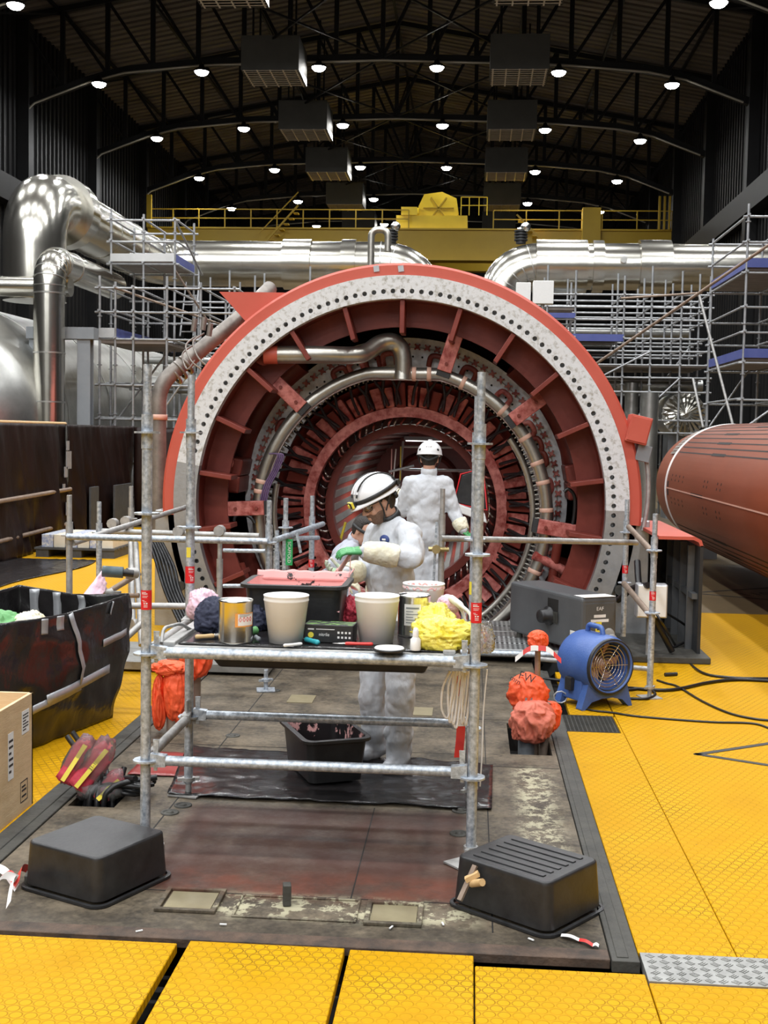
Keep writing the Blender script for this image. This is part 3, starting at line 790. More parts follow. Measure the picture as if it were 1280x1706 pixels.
# clutter beyond: turbine casing, umbrella cladding, upright pipes
tc = thing('turbine_casing', 'wide insulated turbine casing behind the scaffolds and the red generator', 'turbine casing', (0, 38, 0))
m = MB(); m.lathe([(.01, 0), (2.6, .2), (3.0, 1.0), (3.0, 9), (.01, 9.2)], (-.4, 36.5, 1.4), (0, 1, 0), n=40); m.build('shell', M['silver_dull'], tc)
m = MB(); m.bx(-4.2, 3.4, 36.2, 46, -.02, 1.5); m.build('pedestal', M['steel_grey'], tc)
c = at(1140, 690, 30)
t = thing('clad_end_cap', 'fan-folded round aluminium end cap seen between the scaffold tubes', 'pipe end cap', (c.x, 30, c.z - .55))
m = MB()
vs = [V((c.x, 29.75, c.z))]
for i in range(48):
    a = 2 * PI * i / 48; rr = .52 if i % 2 else .54; vs.append(V((c.x + rr * math.cos(a), 30 + (.04 if i % 2 else 0), c.z + rr * math.sin(a))))
m.add(vs, [(0, 1 + i, 1 + (i + 1) % 48) for i in range(48)]); m.build('folded_face', M['silver'], t)
m = MB(); m.cyl((c.x, 30.0, c.z), (c.x, 31.6, c.z), .53, n=28); m.build('cladding', M['silver_dull'], t)
m = MB(); m.bx(c.x - .3, c.x + .3, 30.4, 31.2, -.02, c.z - .5); m.build('saddle', M['steel_grey'], t)
for u, Y, r, lab in ((1085, 29.5, .22, 'upright tarnished steel pipe behind the scaffold diagonal prop'), (1055, 31.0, .16, 'thinner upright steel pipe deep inside the scaffold'), (1000, 32.5, .14, 'slim upright steel pipe nearest the red casing edge')):
    c = at(u, 600, Y); pipe('upright_pipe', lab, [(c.x, Y, 0), (c.x, Y, 3.4 if r < .2 else 3.1)], r, 'silver_dull', .1)
for i, (u0, u1, v, Y, r, lab) in enumerate(((905, 1150, 552, 33, .12, 'long level silver pipe behind the blue decked scaffold'), (920, 1170, 640, 31.6, .17, 'lower level silver pipe crossing behind the scaffold tubes'), (200, 400, 640, 31, .22, 'level silver pipe behind the scaffold ladder'), (240, 400, 600, 31.5, .10, 'thin level pipe above the silver one behind the ladder'))):
    a, b = at(u0, v, Y), at(u1, v, Y); t = pipe('level_pipe', lab, [(a.x, Y, a.z), (b.x, Y, a.z)], r, 'silver_dull', .1); m = MB(); m.cyl(((a.x + b.x) / 2, Y, 0), ((a.x + b.x) / 2, Y, a.z - r), .04, n=8); m.build('support', M['galv_far'], t)
for u, v, w, h, lab in ((905, 488, .45, .5, 'pale grey instrument box beside the red casing rim'), (872, 487, .32, .4, 'small white instrument cabinet behind the red casing rim')):
    c = at(u, v, 27); t = thing('instrument_box', lab, 'box', (c.x, 27, c.z - h / 2)); m = MB(); m.box(c, (w, .3, h)); m.build('enclosure', M['paper'], t, bevel=.01); m = MB(); m.cyl(c - V((0, 0, h / 2)), (c.x, 27, 0), .04); m.build('stand', M['galv_far'], t)
# ================================================================ BACKGROUND SCAFFOLDS
def scaffold(name, label, xs, ys, zs, decks=(), toes=(), base=0.0, zmax=None, extra=(), r=.027, group=None, nx=None):
    """tube scaffold: standards on every grid point, ledgers at every height of zs, decks (z, i0, i1, j0, j1)"""
    t = thing(name, label, 'scaffold', (sum(xs) / len(xs), sum(ys) / len(ys), base), group)
    top = zmax or zs[-1] + .25
    for i, x in enumerate(xs):
        for j, y in enumerate(ys):
            m = MB(); m.cyl((x, y, base), (x, y, top - .12 * ((i + j) % 3)), r, n=8)
            z = base + .3
            while z < top - .3:
                m.cyl((x, y, z), (x, y, z + .02), r * 2.0, n=8); z += 1.0
            m.build('standard', M['galv_far'], t)
    for z in zs:
        for y in ys:
            m = MB(); m.cyl((xs[0] - .1, y, z), (xs[-1] + .1, y, z), r * .9, n=8); m.build('ledger', M['galv_far'], t)
        for x in xs:
            m = MB(); m.cyl((x, ys[0] - .1, z + .03), (x, ys[-1] + .1, z + .03), r * .9, n=8); m.build('transom', M['galv_far'], t)
    for z, i0, i1, j0, j1 in decks:
        m = MB(); x0, x1 = xs[i0], xs[i1]
        nb = max(1, round((ys[j1] - ys[j0]) / .33))
        for k in range(nb):
            y0 = ys[j0] + (ys[j1] - ys[j0]) * k / nb; m.bx(x0 + .03, x1 - .03, y0 + .01, y0 + (ys[j1] - ys[j0]) / nb - .01, z, z + .06)
        m.build('deck', M['perf_wood'], t)
    for a, b, h, mk in toes:
        m = MB(); a = V(a); b = V(b); d = (b - a).normalized(); nrm = V((-d.y, d.x, 0)) * .015
        m.hexa([a - nrm, b - nrm, b + nrm, a + nrm] + [p + V((0, 0, h)) for p in (a - nrm, b - nrm, b + nrm, a + nrm)]); m.build('toe_board', M[mk], t)
    for a, b, rr, mk in extra:
        m = MB(); m.cyl(a, b, rr, n=8); m.build('diagonal_brace', M[mk], t)
    return t
M['perf_wood'] = mat('scaffold_deck_underside', (.17, .14, .12), .6, .1, (3, .3, (.26, .22, .19)))
M['alu_board'] = mat('aluminium_toe_board', (.55, .55, .54), .35, .7, (3, .2, (.66, .66, .65)))
Z = lambda v, u, Y: at(u, v, Y).z
XA = [at(u, 500, 26.2).x for u in (185, 239, 291)]
scaffold('scaffold_tower', 'tall tube scaffold tower with two working decks next to the big clad pipe', XA, [26.2, 28.0], [1.0, 2.0, 3.0, Z(570, 240, 26.2), Z(440, 240, 26.2), Z(403, 240, 26.2), Z(367, 240, 26.2)],
         decks=[(Z(440, 240, 26.2) + .03, 0, 2, 0, 1), (Z(572, 240, 26.2), 0, 2, 0, 1)],
         toes=[((XA[0], 26.15, Z(440, 200, 26.2) + .05), (XA[2], 26.15, Z(440, 290, 26.2) + .05), .17, 'alu_board'), ((XA[2], 26.2, Z(440, 290, 26.2) + .05), (XA[2], 28, Z(440, 290, 26.2) + .05), .17, 'blue_board')],
         extra=[((XA[2], 26.2, Z(367, 291, 26.2)), (XA[2] + .2, 28, Z(440, 291, 26.2)), .024, 'galv_far'), ((XA[2], 26.2, Z(450, 291, 26.2)), (XA[2] + .75, 27.5, Z(565, 400, 27)), .024, 'rust_tube'), ((XA[0], 26.2, 2), (XA[2], 26.2, 3.9), .024, 'galv_far')])
XB = [at(u, 600, 24.4).x for u in (166, 192, 222)]
scaffold('low_scaffold', 'lower tube scaffold with blue toe board below the tall tower', XB + [XB[2] + .7, XB[2] + 1.4, XB[2] + 2.1], [24.4, 26.9], [.6, 1.3, 2.2, 2.9, Z(565, 190, 24.4), Z(520, 190, 24.4), Z(480, 190, 24.4)],
         decks=[(Z(572, 190, 24.4), 0, 3, 0, 1)],
         toes=[((XB[0], 24.35, Z(563, 190, 24.4)), (XB[1], 24.35, Z(563, 190, 24.4)), .2, 'alu_board'), ((XB[1], 24.4, Z(563, 190, 24.4)), (XB[1] + .1, 29, Z(563, 190, 24.4)), .2, 'blue_board')],
         extra=[((XB[0], 24.4, .5), (XB[2] + 1.4, 24.4, 3.5), .024, 'galv_far'), ((XB[1], 24.35, Z(480, 190, 24.4)), (XB[2] + 2.1, 26.9, Z(560, 380, 26.9)), .024, 'rust_tube')])
# ladder
t = thing('aluminium_ladder', 'pale ladder leaning inside the scaffold below the big clad pipe', 'ladder', at(300, 545, 27))
for u0, u1 in ((300, 310), (322, 332)):
    m = MB(); m.cyl(at(u0, 560, 27.0), at(u1, 470, 27.6), .022, n=8); m.build('rail', M['galv_far'], t)
for k in range(6):
    f_ = (k + .5) / 6; m = MB(); m.cyl(at(300 + 10 * f_, 560 - 90 * f_, 27 + .6 * f_), at(322 + 10 * f_, 560 - 90 * f_, 27 + .6 * f_), .016, n=8); m.build('rung', M['galv_far'], t)
XC = [5.35, 6.45, 7.6]
z1, z2 = Z(450, 1220, 24.5), Z(600, 1220, 24.5)
scaffold('scaffold_tower', 'tall tube scaffold tower with blue toe boards above the long red rotor', XC, [24.5, 28.0], [.4, 1.3, 2.0, 2.8, z2 - .05, z2 + .55, z2 + 1.05, z1 - .05, z1 + .55, z1 + 1.05],
         decks=[(z1, 0, 2, 0, 1), (z2, 0, 2, 0, 1)],
         toes=[((XC[0], 24.5, z1 + .05), (XC[0], 28, z1 + .05), .18, 'blue_board'), ((XC[0], 24.5, z2 + .05), (XC[0], 28, z2 + .05), .18, 'blue_board'), ((XC[0], 24.45, z1 + .05), (XC[2], 24.45, z1 + .05), .18, 'blue_board'), ((XC[0], 24.45, z2 + .05), (XC[2], 24.45, z2 + .05), .18, 'blue_board')],
         extra=[(at(985, 612, 25), at(1290, 402, 22.5), .03, 'rust_tube'), (at(1165, 490, 25), at(1222, 710, 24), .028, 'galv_worn'), (at(1155, 630, 25.5), at(1172, 712, 25), .028, 'galv_worn'), (at(1170, 488, 28), at(1035, 497, 28), .026, 'rust_tube'), ((XC[0], 24.4, 2.2), (XC[2], 24.4, 3.9), .024, 'galv_far'), ((XC[0], 28, 2.2), (XC[1], 28, 3.9), .024, 'galv_far')])
XD = [at(u, 600, 31).x for u in (905, 950, 1028, 1072, 1120, 1165)]
zd = [Z(720, 1000, 31), Z(700, 1000, 31), Z(655, 1000, 31), Z(632, 1000, 31), Z(612, 1000, 31), Z(590, 1000, 31), Z(570, 1000, 31), Z(540, 1000, 31), Z(520, 1000, 31), Z(500, 1000, 31)]
scaffold('wide_scaffold', 'wide low tube scaffold with blue boarded decks under the silver crossing pipe', XD, [29.8, 31.2, 32.4], zd, zmax=zd[-1] + .7,
         decks=[(Z(568, 1000, 31), 0, 2, 0, 2), (Z(615, 1000, 31), 1, 5, 0, 2), (Z(525, 1000, 31), 0, 1, 0, 1)],
         toes=[((XD[0], 29.75, Z(568, 950, 29.8)), (XD[2], 29.75, Z(568, 950, 29.8)), .17, 'blue_board'), ((XD[0], 29.75, Z(625, 950, 29.8)), (XD[1] + .1, 29.75, Z(625, 950, 29.8)), .14, 'blue_board'), ((XD[0], 29.75, Z(530, 950, 29.8)), (XD[1], 29.75, Z(530, 950, 29.8)), .12, 'blue_board')],
         extra=[((XD[1], 29.7, zd[2]), (XD[3], 29.7, zd[5]), .024, 'galv_far'), ((XD[2], 29.7, zd[0]), (XD[4], 29.7, zd[3]), .024, 'galv_far'), ((XD[3], 32.4, zd[1]), (XD[5], 32.4, zd[6]), .024, 'galv_far')])
# scaffold behind the crossing pipe, left of the casing top
XE = [at(u, 500, 32).x for u in (345, 395, 436, 525)]
scaffold('low_scaffold', 'few scaffold tubes standing behind the triangular red lug', XE, [31.0, 32.4], [2.0, 3.0, 4.0, Z(520, 420, 32)], zmax=Z(452, 436, 32))

# ================================================================ LEFT: TARPAULIN WALL, PALLET, SHEET
XT = -7.02
tw = thing('tarpaulin_screen', 'dark brown tarpaulin screen hung along the yellow walkway with silver tape patches', 'tarpaulin screen', (XT, 18, 0))
def tarp(y0, y1, x, sd, droop=.0):
    def fn(u, v):
        y = y0 + (y1 - y0) * u; z = 2.06 * v
        d = .10 * (1 - 2 * abs(noise.noise((y * 1.5 + sd, z * .35 + y * .3, sd)))) + .06 * (1 - 2 * abs(noise.noise((y * 3.3 + z * .8, z * .6, sd + 2)))) + .08 * noise.noise((y * 1.1 + sd, z * .5, sd)) + .05 * noise.noise((y * 3 + z * 1.3, z * 1.2 - y, sd + 4)) + .03 * noise.noise((y * 7, z * 1.1, sd))
        return V((x + d * (1.25 - v) + .05 * (1 - v) * math.sin(y * 2), y, z))
    return fn
m = MB(); m.grid(160, 36, tarp(11, 20.3, XT, 1)); m.build('sheet', M['tarp'], tw, solid=.006)
m = MB(); m.grid(90, 36, tarp(20.2, 24.3, XT + .06, 7)); m.build('sheet', M['tarp'], tw, solid=.006)
def ret(u, v):
    x = XT + .1 + 2.9 * u; z = 2.04 * v
    return V((x, 24.3 + .12 * noise.noise((x * 1.4, z * .6, 3)) + .05 * noise.noise((x * 4, z, 9)), z))
m = MB(); m.grid(40, 20, ret); m.build('sheet', M['tarp'], tw, solid=.006)
m = MB(); m.cyl((XT - .02, 11, 2.07), (XT - .02, 20.4, 2.07), .03, n=8); m.build('top_rail', M['wood_handle'], tw)
for z in (.95, .36):
    m = MB(); m.cyl((XT + .14, 11, z - .12), (XT + .14, 20.2, z), .035, n=8); m.build('guard_rail', M['rust_tube'], tw)
for y, z, s in ((20.1, 1.70, .16), (20.15, 1.45, .3), (20.0, 1.25, .18), (20.1, .62, .22), (19.4, .42, .18), (19.9, .98, .14)):
    m = MB(); m.box((XT + .13, y, z), (.012, s * .8, s)); m.build('tape_patch', M['duct_tape'], tw)
t = thing('pallet', 'dark plastic pallet on the floor by the tarpaulin screen', 'pallet', (-6.05, 18.6, 0))
m = MB()
for k in range(7): m.bx(-6.72, -5.45, 18.05 + k * .17, 18.05 + k * .17 + .13, .12, .15)
m.build('deck', M['pallet'], t)
for x in (-6.6, -6.08, -5.56):
    m = MB(); m.bx(x - .1, x + .1, 18.07, 19.18, .0, .12); m.build('skid', M['pallet'], t)
bxn = ('nearest corner', 'second along the pallet front', 'third along the pallet front', 'fourth along the pallet front', 'fifth along the pallet front', 'end nearest the walkway')
for k in range(6):
    x = -6.62 + k * .19
    m = MB(); m.bx(x, x + .18, 18.1, 19.1, .15, .35)
    tag(m.build('carton', M['blue_box'] if k % 2 == 0 else M['cream_box'], bevel=.008), 'long %s carton lying on the dark pallet, %s' % ('blue printed' if k % 2 == 0 else 'cream', bxn[k]), 'carton', 'cartons on the dark pallet')
m = MB(); m.grid(40, 30, lambda u, v: V((-6.88 + 1.2 * u + .15 * u * math.sin(v * 9), 11.5 + 6.2 * v, .012 + .02 * abs(noise.noise((u * 9, v * 14, 2))))))
tag(m.build('plastic_sheet', M['black_film'], solid=.004), 'black plastic sheet spread on the yellow floor before the tarpaulin screen', 'plastic sheet')
for (u, lab) in ((150, 'tall upright grey plywood board leaning on the tarpaulin screen'), (190, 'broad grey board leaning beside the upright one')):
    c = fl(u, 900 if u < 170 else 893); m = MB(); m.bx(c.x - .02, c.x + .02, c.y, c.y + (.45 if u < 170 else 1.1), .0, .95); o = m.build('board', M['pallet'], bevel=.004); tag(o, lab, 'board')
# ================================================================ BLACK WRAPPED CRATE, WOODEN CRATE
def wrapped():
    P = [(-3.55, 7.05), (-2.74, 6.70), (-2.37, 8.12), (-3.25, 8.42)]; h = .86
    t = thing('wrapped_bin', 'open-topped bin wrapped in black film with silver tape strips', 'bin', (-2.95, 7.6, 0))
    cx_, cy_ = sum(p[0] for p in P) / 4, sum(p[1] for p in P) / 4
    def fn(u, v):
        s = u * 4; i = min(int(s), 3); f = s - i
        a, b = P[i], P[(i + 1) % 4]
        x = a[0] + (b[0] - a[0]) * f; y = a[1] + (b[1] - a[1]) * f
        k = .84 + .19 * min(1, v * 1.9) - .03 * max(0, v - .55) / .45
        d = 1 + .05 * noise.noise((x * 2.6, y * 2.6, v * 1.8)) + .035 * (1 - 2 * abs(noise.noise((x * 4 + v * 3, y * 4, v * 2.5)))) + .012 * noise.noise((x * 11 + v * 6, y * 11, v * 5))
        z = h * v - .035 * (1 - abs(2 * f - 1)) * max(0, v - .8) * 5
        return V((cx_ + (x - cx_) * k * d, cy_ + (y - cy_) * k * d, max(.003, z)))
    m = MB(); m.grid(160, 36, fn); m.build('film_wrap', M['black_film'], t, solid=.008)
    m = MB(); m.prism([(cx_ + (x - cx_) * .9, cy_ + (y - cy_) * .9) for x, y in P], ((0, 0, 0), (1, 0, 0), (0, 1, 0), (0, 0, 1)), .60, .64); m.build('bin_floor', M['black_film'], t)
    for u0, u1, v0, v1, w in ((.40, .38, .40, .99, .045), (.33, .33, .86, .99, .06), (.36, .36, .86, .99, .06), (.455, .455, .88, .99, .06), (.34, .46, .36, .44, .06), (.30, .40, .30, .38, .05), (.44, .49, .66, .70, .05), (.60, .60, .6, .99, .06), (.66, .66, .6, .99, .06), (.71, .71, .6, .99, .08)):
        b = [fn(u0 + (u1 - u0) * k / 9, min(v0 + (v1 - v0) * k / 9, .995)) for k in range(10)]
        m = MB(); vs = []
        for k, p in enumerate(b):
            d = (b[min(k + 1, 9)] - b[max(k - 1, 0)]).normalized(); o = V((p.x - cx_, p.y - cy_, 0)).normalized(); s_ = d.cross(o).normalized() * w / 2
            off = o * (.014 if u0 < .55 else -.014); vs += [p + off - s_, p + off + s_]
        m.add(vs, [(2 * k, 2 * k + 1, 2 * k + 3, 2 * k + 2) for k in range(9)], True); m.build('tape_strip', M['duct_tape'], t, solid=.003)
    return t
wrapped()
def lump(c, r, seed, amp=.25, fr=2.2, nu=72, nv=44, M_=None, flat=True):
    """crumpled soft thing: broad swell with sharp creases"""
    m = MB()
    def fn(q, p):
        o = V((seed, seed * .7, -seed))
        w1 = p * fr + o; w2 = w1 + V((noise.noise(w1 * 1.3), noise.noise(w1 * 1.3 + V((9, 0, 0))), noise.noise(w1 * 1.3 + V((0, 9, 0))))) * .8
        ridge = 1 - 2.2 * abs(noise.noise(w2 * 1.2)); fine = 1 - 2.2 * abs(noise.noise(w2 * 3.1))
        d = 1 + amp * .7 * noise.noise(p * fr * .6 + o) + amp * .55 * ridge + amp * .22 * fine
        w = q * d
        if flat and w.z < -r[2] * .8: w.z = -r[2] * .8
        return w
    m.ell(c, r, M_, nu, nv, fn)
    return m
c = at(40, 1048, 7.6)
tag(lump((-2.95, 7.2, .72), (.2, .3, .12), 3).build('crumpled_net', M['light_green']), 'crumpled green net lying in the black wrapped bin', 'net')
tag(lump((-2.75, 7.3, .72), (.10, .20, .11), 8).build('pale_cloth', M['suit_stain']), 'pale cloth lying on top of the green net in the bin', 'cloth')
t = thing('wooden_crate', 'open plywood crate with white paper labels at the left edge', 'crate', (-2.6, 5.9, 0))
x0, x1, y0, y1, h = -3.2, -2.29, 5.55, 6.13, .60
for a in ((x0, x1, y0, y0 + .018), (x0, x1, y1 - .018, y1), (x0, x0 + .018, y0, y1), (x1 - .018, x1, y0, y1)):
    m = MB(); m.bx(*a, .0, h); m.build('side_panel', M['wood'], t, bevel=.002)
m = MB(); m.bx(x0 + .02, x1 - .02, y0 + .02, y1 - .02, h - .25, h - .235); m.build('inner_board', M['wood'], t)
for y, z, w, hh in ((6.02, .47, .10, .12), (5.82, .34, .07, .24)):
    m = MB(); m.bx(x1 + .0005, x1 + .002, y - w / 2, y + w / 2, z - hh / 2, z + hh / 2); pl = m.build('paper_label', M['paper'], t)
    m = MB()
    for k in range(6):
        zz_ = z - hh * .35 + k * hh * .13; m.bx(x1 + .002, x1 + .003, y - w * .38, y + w * (.38 if k % 3 else .05), zz_, zz_ + hh * .05)
    m.build('print', M['ink'], pl)
m = MB(); frame_ = ((6.0, .11),)
for y, z in frame_:
    for q in ((y - .05, y + .05, z - .055, z - .050), (y - .05, y + .05, z + .05, z + .055), (y - .05, y - .046, z - .05, z + .05), (y + .046, y + .05, z - .05, z + .05), (y - .03, y + .03, z - .03, z - .02), (y - .03, y + .03, z + .0, z + .01), (y - .03, y + .02, z + .02, z + .03)): m.bx(x1 + .0005, x1 + .0015, q[0], q[1], q[2], q[3])
m.build('stencil', M['ink'], t)
# ================================================================ GENERATOR
YF_ = 11.9
ax = at(664, 843, YF_); AX, AZ = ax.x, ax.z
AZ2 = AZ - .10
def pol(r, deg, y, cz=None):
    a = R(deg); return V((AX + r * math.cos(a), y, (AZ if cz is None else cz) + r * math.sin(a)))
def ringsec(mb, prof, a0=0, a1=360, n=96, cz=None, smooth=True, close=True):
    """lathe about the machine axis; prof list of (r, y); separate hard edges"""
    cz = AZ if cz is None else cz
    P = prof + [prof[0]] if close else prof
    for (r0, y0), (r1, y1) in zip(P, P[1:]):
        vs, fs = [], []
        k = n + 1
        for r_, y_ in ((r0, y0), (r1, y1)):
            vs += [(AX + r_ * math.cos(R(a0 + (a1 - a0) * i / n)), y_, cz + r_ * math.sin(R(a0 + (a1 - a0) * i / n))) for i in range(k)]
        fs = [(i, i + 1, k + i + 1, k + i) for i in range(n)]
        mb.add(vs, fs, smooth)
    if close and abs(a1 - a0) < 359.9:
        for a in (a0, a1):
            mb.add([(AX + r_ * math.cos(R(a)), y_, cz + r_ * math.sin(R(a))) for r_, y_ in prof], [tuple(range(len(prof)))])
    return mb
gen = thing('generator', 'huge open red generator whose round bolted flange faces the work platform', 'generator', (AX, 13, -1.1))
# outer shell
m = MB(); ringsec(m, [(2.375, YF_ + .03), (2.40, YF_ + .06), (2.40, 19.5), (2.26, 19.5), (2.26, YF_ + .03)], -3.5, 183.5); m.build('outer_shell', M['orange'], gen)
m = MB(); ringsec(m, [(2.36, YF_ + .1), (2.36, 19.5), (2.26, 19.5), (2.26, YF_ + .1)], 183.5, 356.5); m.build('lower_shell', M['steel_grey'], gen)
# bolted flange: real holes
NB = 142
def flange(a0, a1, mname):
    i0, i1 = round(a0 / 360 * NB), round(a1 / 360 * NB)
    m = MB()
    s = 360 / NB
    A0, A1 = i0 * s, i1 * s
    ringsec(m, [(2.16, YF_), (2.275, YF_)], A0, A1, n=(i1 - i0), close=False); ringsec(m, [(2.275, YF_), (2.275, YF_ + .2)], A0, A1, n=(i1 - i0), close=False)
    ringsec(m, [(2.045, YF_), (2.08, YF_)], A0, A1, n=(i1 - i0), close=False); ringsec(m, [(2.045, YF_), (2.045, YF_ + .12)], A0, A1, n=(i1 - i0), close=False)
    for i in range(i0, i1):
        am = (i + .5) * s; q = 16
        def W(x, y, d=0): return pol(2.12 + y * .04, am + x * s / 2, YF_ + d)
        sq, ci, dp = [], [], []
        for k in range(q):
            t = 2 * PI * k / q; c, sn = math.cos(t), math.sin(t); mx = max(abs(c), abs(sn))
            sq.append(W(c / mx, sn / mx)); ci.append(W(c * .50, sn * .60)); dp.append(W(c * .50, sn * .60, .11))
        m.add(sq + ci, [(k, (k + 1) % q, q + (k + 1) % q, q + k) for k in range(q)])
        m.add(ci + dp, [(k, (k + 1) % q, q + (k + 1) % q, q + k) for k in range(q)], True)
        m.add(dp, [tuple(range(q))])
    m.build('bolt_flange', M[mname], gen)
flange(0, 170, 'white_paint'); flange(170, 360, 'grey_flange')
# rims and web inside the mouth
m = MB(); ringsec(m, [(2.045, YF_ + .12), (2.10, YF_ + .12), (2.10, 12.32), (1.80, 12.32), (1.80, 12.27), (2.045, 12.27)]); m.build('mouth_web', M['maroon'], gen)
m = MB(); ringsec(m, [(2.12, 12.32), (2.12, 16.0), (1.05, 16.0), (1.05, 16.1), (2.25, 16.1), (2.25, 12.32)]); m.build('inner_barrel', M['maroon_shade'], gen)
for k in range(22):
    a = 90 + k * 360 / 22
    m = MB()
    e = V((math.cos(R(a)), 0, math.sin(R(a)))); t_ = V((-e.z, 0, e.x))
    c = V((AX, 12.10, AZ)) + e * 1.875
    p = [c + e * s1 * .165 + t_ * s2 * .024 + V((0, s3 * .17, 0)) for s3 in (-1, 1) for s1, s2 in ((-1, -1), (1, -1), (1, 1), (-1, 1))]
    m.hexa(p); m.build('rib', M['maroon'], gen, bevel=.006)
# long support arms from mouth to end plate
for a in (73, 38, 137, 183, 352):
    e = V((math.cos(R(a)), 0, math.sin(R(a)))); t_ = V((-e.z, 0, e.x))
    c = V((AX, 12.33, AZ)) + e * 1.62
    m = MB()
    p = [c + e * s1 * .20 + t_ * s2 * .075 + V((0, s3 * .05, 0)) for s3 in (-1, 1) for s1, s2 in ((-1, -1), (1, -1), (1, 1), (-1, 1))]
    m.hexa(p)
    c2 = V((AX, 12.40, AZ)) + e * 1.88
    m.hexa([c2 + e * s1 * .12 + t_ * s2 * .045 + V((0, s3 * .06, 0)) for s3 in (-1, 1) for s1, s2 in ((-1, -1), (1, -1), (1, 1), (-1, 1))])
    o = m.build('support_arm', M['maroon_pink'], gen, bevel=.008)
    m = MB(); c3 = V((AX, 12.36, AZ)) + e * 1.40
    m.hexa([c3 + e * s1 * .035 + t_ * s2 * .07 + V((0, s3 * .06, 0)) for s3 in (-1, 1) for s1, s2 in ((-1, -1), (1, -1), (1, 1), (-1, 1))]); m.build('clamp', M['strap'], o)
    for r_ in (1.5, 1.72):
        m = MB(); q = V((AX, 12.28, AZ)) + e * r_; m.cyl(q, q - V((0, .02, 0)), .018, n=8); m.build('bolt', M['maroon'], o)
# fat red ducts and boxes in the gap
for a0, a1, r_ in ((8, 52, 1.88), (128, 172, 1.88), (196, 235, 1.9), (305, 340, 1.9)):
    m = MB(); m.tube([pol(r_, a0 + (a1 - a0) * i / 20, 13.0 + .1 * math.sin(i / 20 * PI)) for i in range(21)], .15, n=14); m.build('gas_duct', M['maroon'], gen)
for a in (5, 11, 175, 169):
    e = V((math.cos(R(a)), 0, math.sin(R(a)))); t_ = V((-e.z, 0, e.x)); c = V((AX, 12.75, AZ)) + e * 1.88
    m = MB(); m.hexa([c + e * s1 * .16 + t_ * s2 * .09 + V((0, s3 * .3, 0)) for s3 in (-1, 1) for s1, s2 in ((-1, -1), (1, -1), (1, 1), (-1, 1))]); m.build('gap_box', M['maroon'], gen, bevel=.02)
# pale end plate with studs
m = MB(); ringsec(m, [(1.38, 13.0), (1.75, 13.0), (1.75, 13.12), (1.38, 13.12)]); m.build('end_plate', M['plate'], gen)
m = MB()
for k in range(96):
    p = pol(1.55, k * 3.75 + 1.5, 12.995); m.cyl(p, p + V((0, .01, 0)), .012, n=8)
m.build('end_plate_holes', M['dark'], gen)
m = MB(); m.tube([pol(1.645, i * 3, 12.985) for i in range(120)], .006, n=5, closed=True); m.build('lock_wire', M['stainless'], gen)
m = MB(); q = pol(1.655, 0, 13.0)
for j in range(4):
    aa = R(45 + 90 * j); m.bar(q - V((0, .02, 0)), q + V((.042 * math.cos(aa), -.02, .042 * math.sin(aa))), .018, .018)
m.cyl(q, q - V((0, .045, 0)), .022, n=8)
stud = m.build('stud', M['maroon_pink'], gen)
rel = V(stud.location) - q
for k in range(96):
    st = stud if k == 0 else stud.copy()
    if k: COL.objects.link(st)
    a = R(k * 3.75)
    st.rotation_euler = (0, -a, 0)
    st.location = pol(1.655, k * 3.75, 13.0) + Matrix.Rotation(-a, 3, 'Y') @ rel
for a in (18, 24, 31, 47, 64, 78, 97, 104, 111, 118, 150, 168, 7, 355):
    e = V((math.cos(R(a)), 0, math.sin(R(a)))); t_ = V((-e.z, 0, e.x)); c = V((AX, 12.93, AZ)) + e * 1.46
    m = MB(); pts = bez([c - t_ * .07, c - t_ * .06 + e * .11 - V((0, .03, 0)), c + t_ * .06 + e * .11 - V((0, .03, 0)), c + t_ * .07], 6); m.tube(pts, .03, n=8); m.build('loop_connector', M['maroon_pink'] if a % 2 else M['maroon'], gen)
# header pipe ring
CZH = AZ - .12
def hp(deg):
    x, z = 1.5 * math.cos(R(deg)), 1.5 * math.sin(R(deg))
    return V((AX + x, 12.45, CZH + min(z, 1.455)))
m = MB(); m.tube([hp(i * 2.5) for i in range(144)], .068, n=18, closed=True); hd = m.build('header_pipe', M['stainless'], gen)
m = MB(); m.tube([V((AX + 1.37 * math.cos(R(i * 3)), 12.62, CZH + 1.37 * math.sin(R(i * 3)))) for i in range(-20, 61) if not 12 < i < 48][:33], .035, n=10); m.build('return_pipe', M['stainless'], gen)
m = MB(); m.tube([V((AX + 1.37 * math.cos(R(i * 3)), 12.62, CZH + 1.37 * math.sin(R(i * 3)))) for i in range(56, 85)], .035, n=10); m.build('return_pipe', M['stainless'], gen)
for a in (14, 22, 33, 47, 66, 80, 86, 3, 351, 338, 328, 172, 177, 168):
    m = MB(); p = hp(a); d = (hp(a + 1) - hp(a - 1)).normalized(); m.lathe([(.071, -.022), (.073, -.02), (.073, .02), (.071, .022)], p, d, n=16); m.build('tape_band', M['beige_tape'], hd)
pp = [at(u, v, Y_) for u, v, Y_ in ((452, 591, 12.08), (520, 591, 12.1), (588, 592, 12.2), (612, 586, 12.28), (632, 573, 12.36), (652, 569, 12.40), (666, 578, 12.42), (672, 598, 12.42), (672, 628, 12.42))]
m = MB(); m.tube(bez(pp, 8), .090, n=20); ip = m.build('inlet_pipe', M['stainless'], gen)
m = MB(); m.cyl(at(440, 591, 12.07), at(463, 591, 12.08), .094, n=18); m.build('inlet_sleeve', M['orange'], ip)
m = MB(); m.cyl(at(440, 591, 12.07), at(432, 591, 12.2), .11, n=16); m.build('inlet_boss', M['maroon'], ip)
m = MB(); m.lathe([(.10, 0), (.085, .10)], at(671, 632, 12.42), (0, 0, 1), n=18); m.build('tee_collar', M['stainless'], ip)
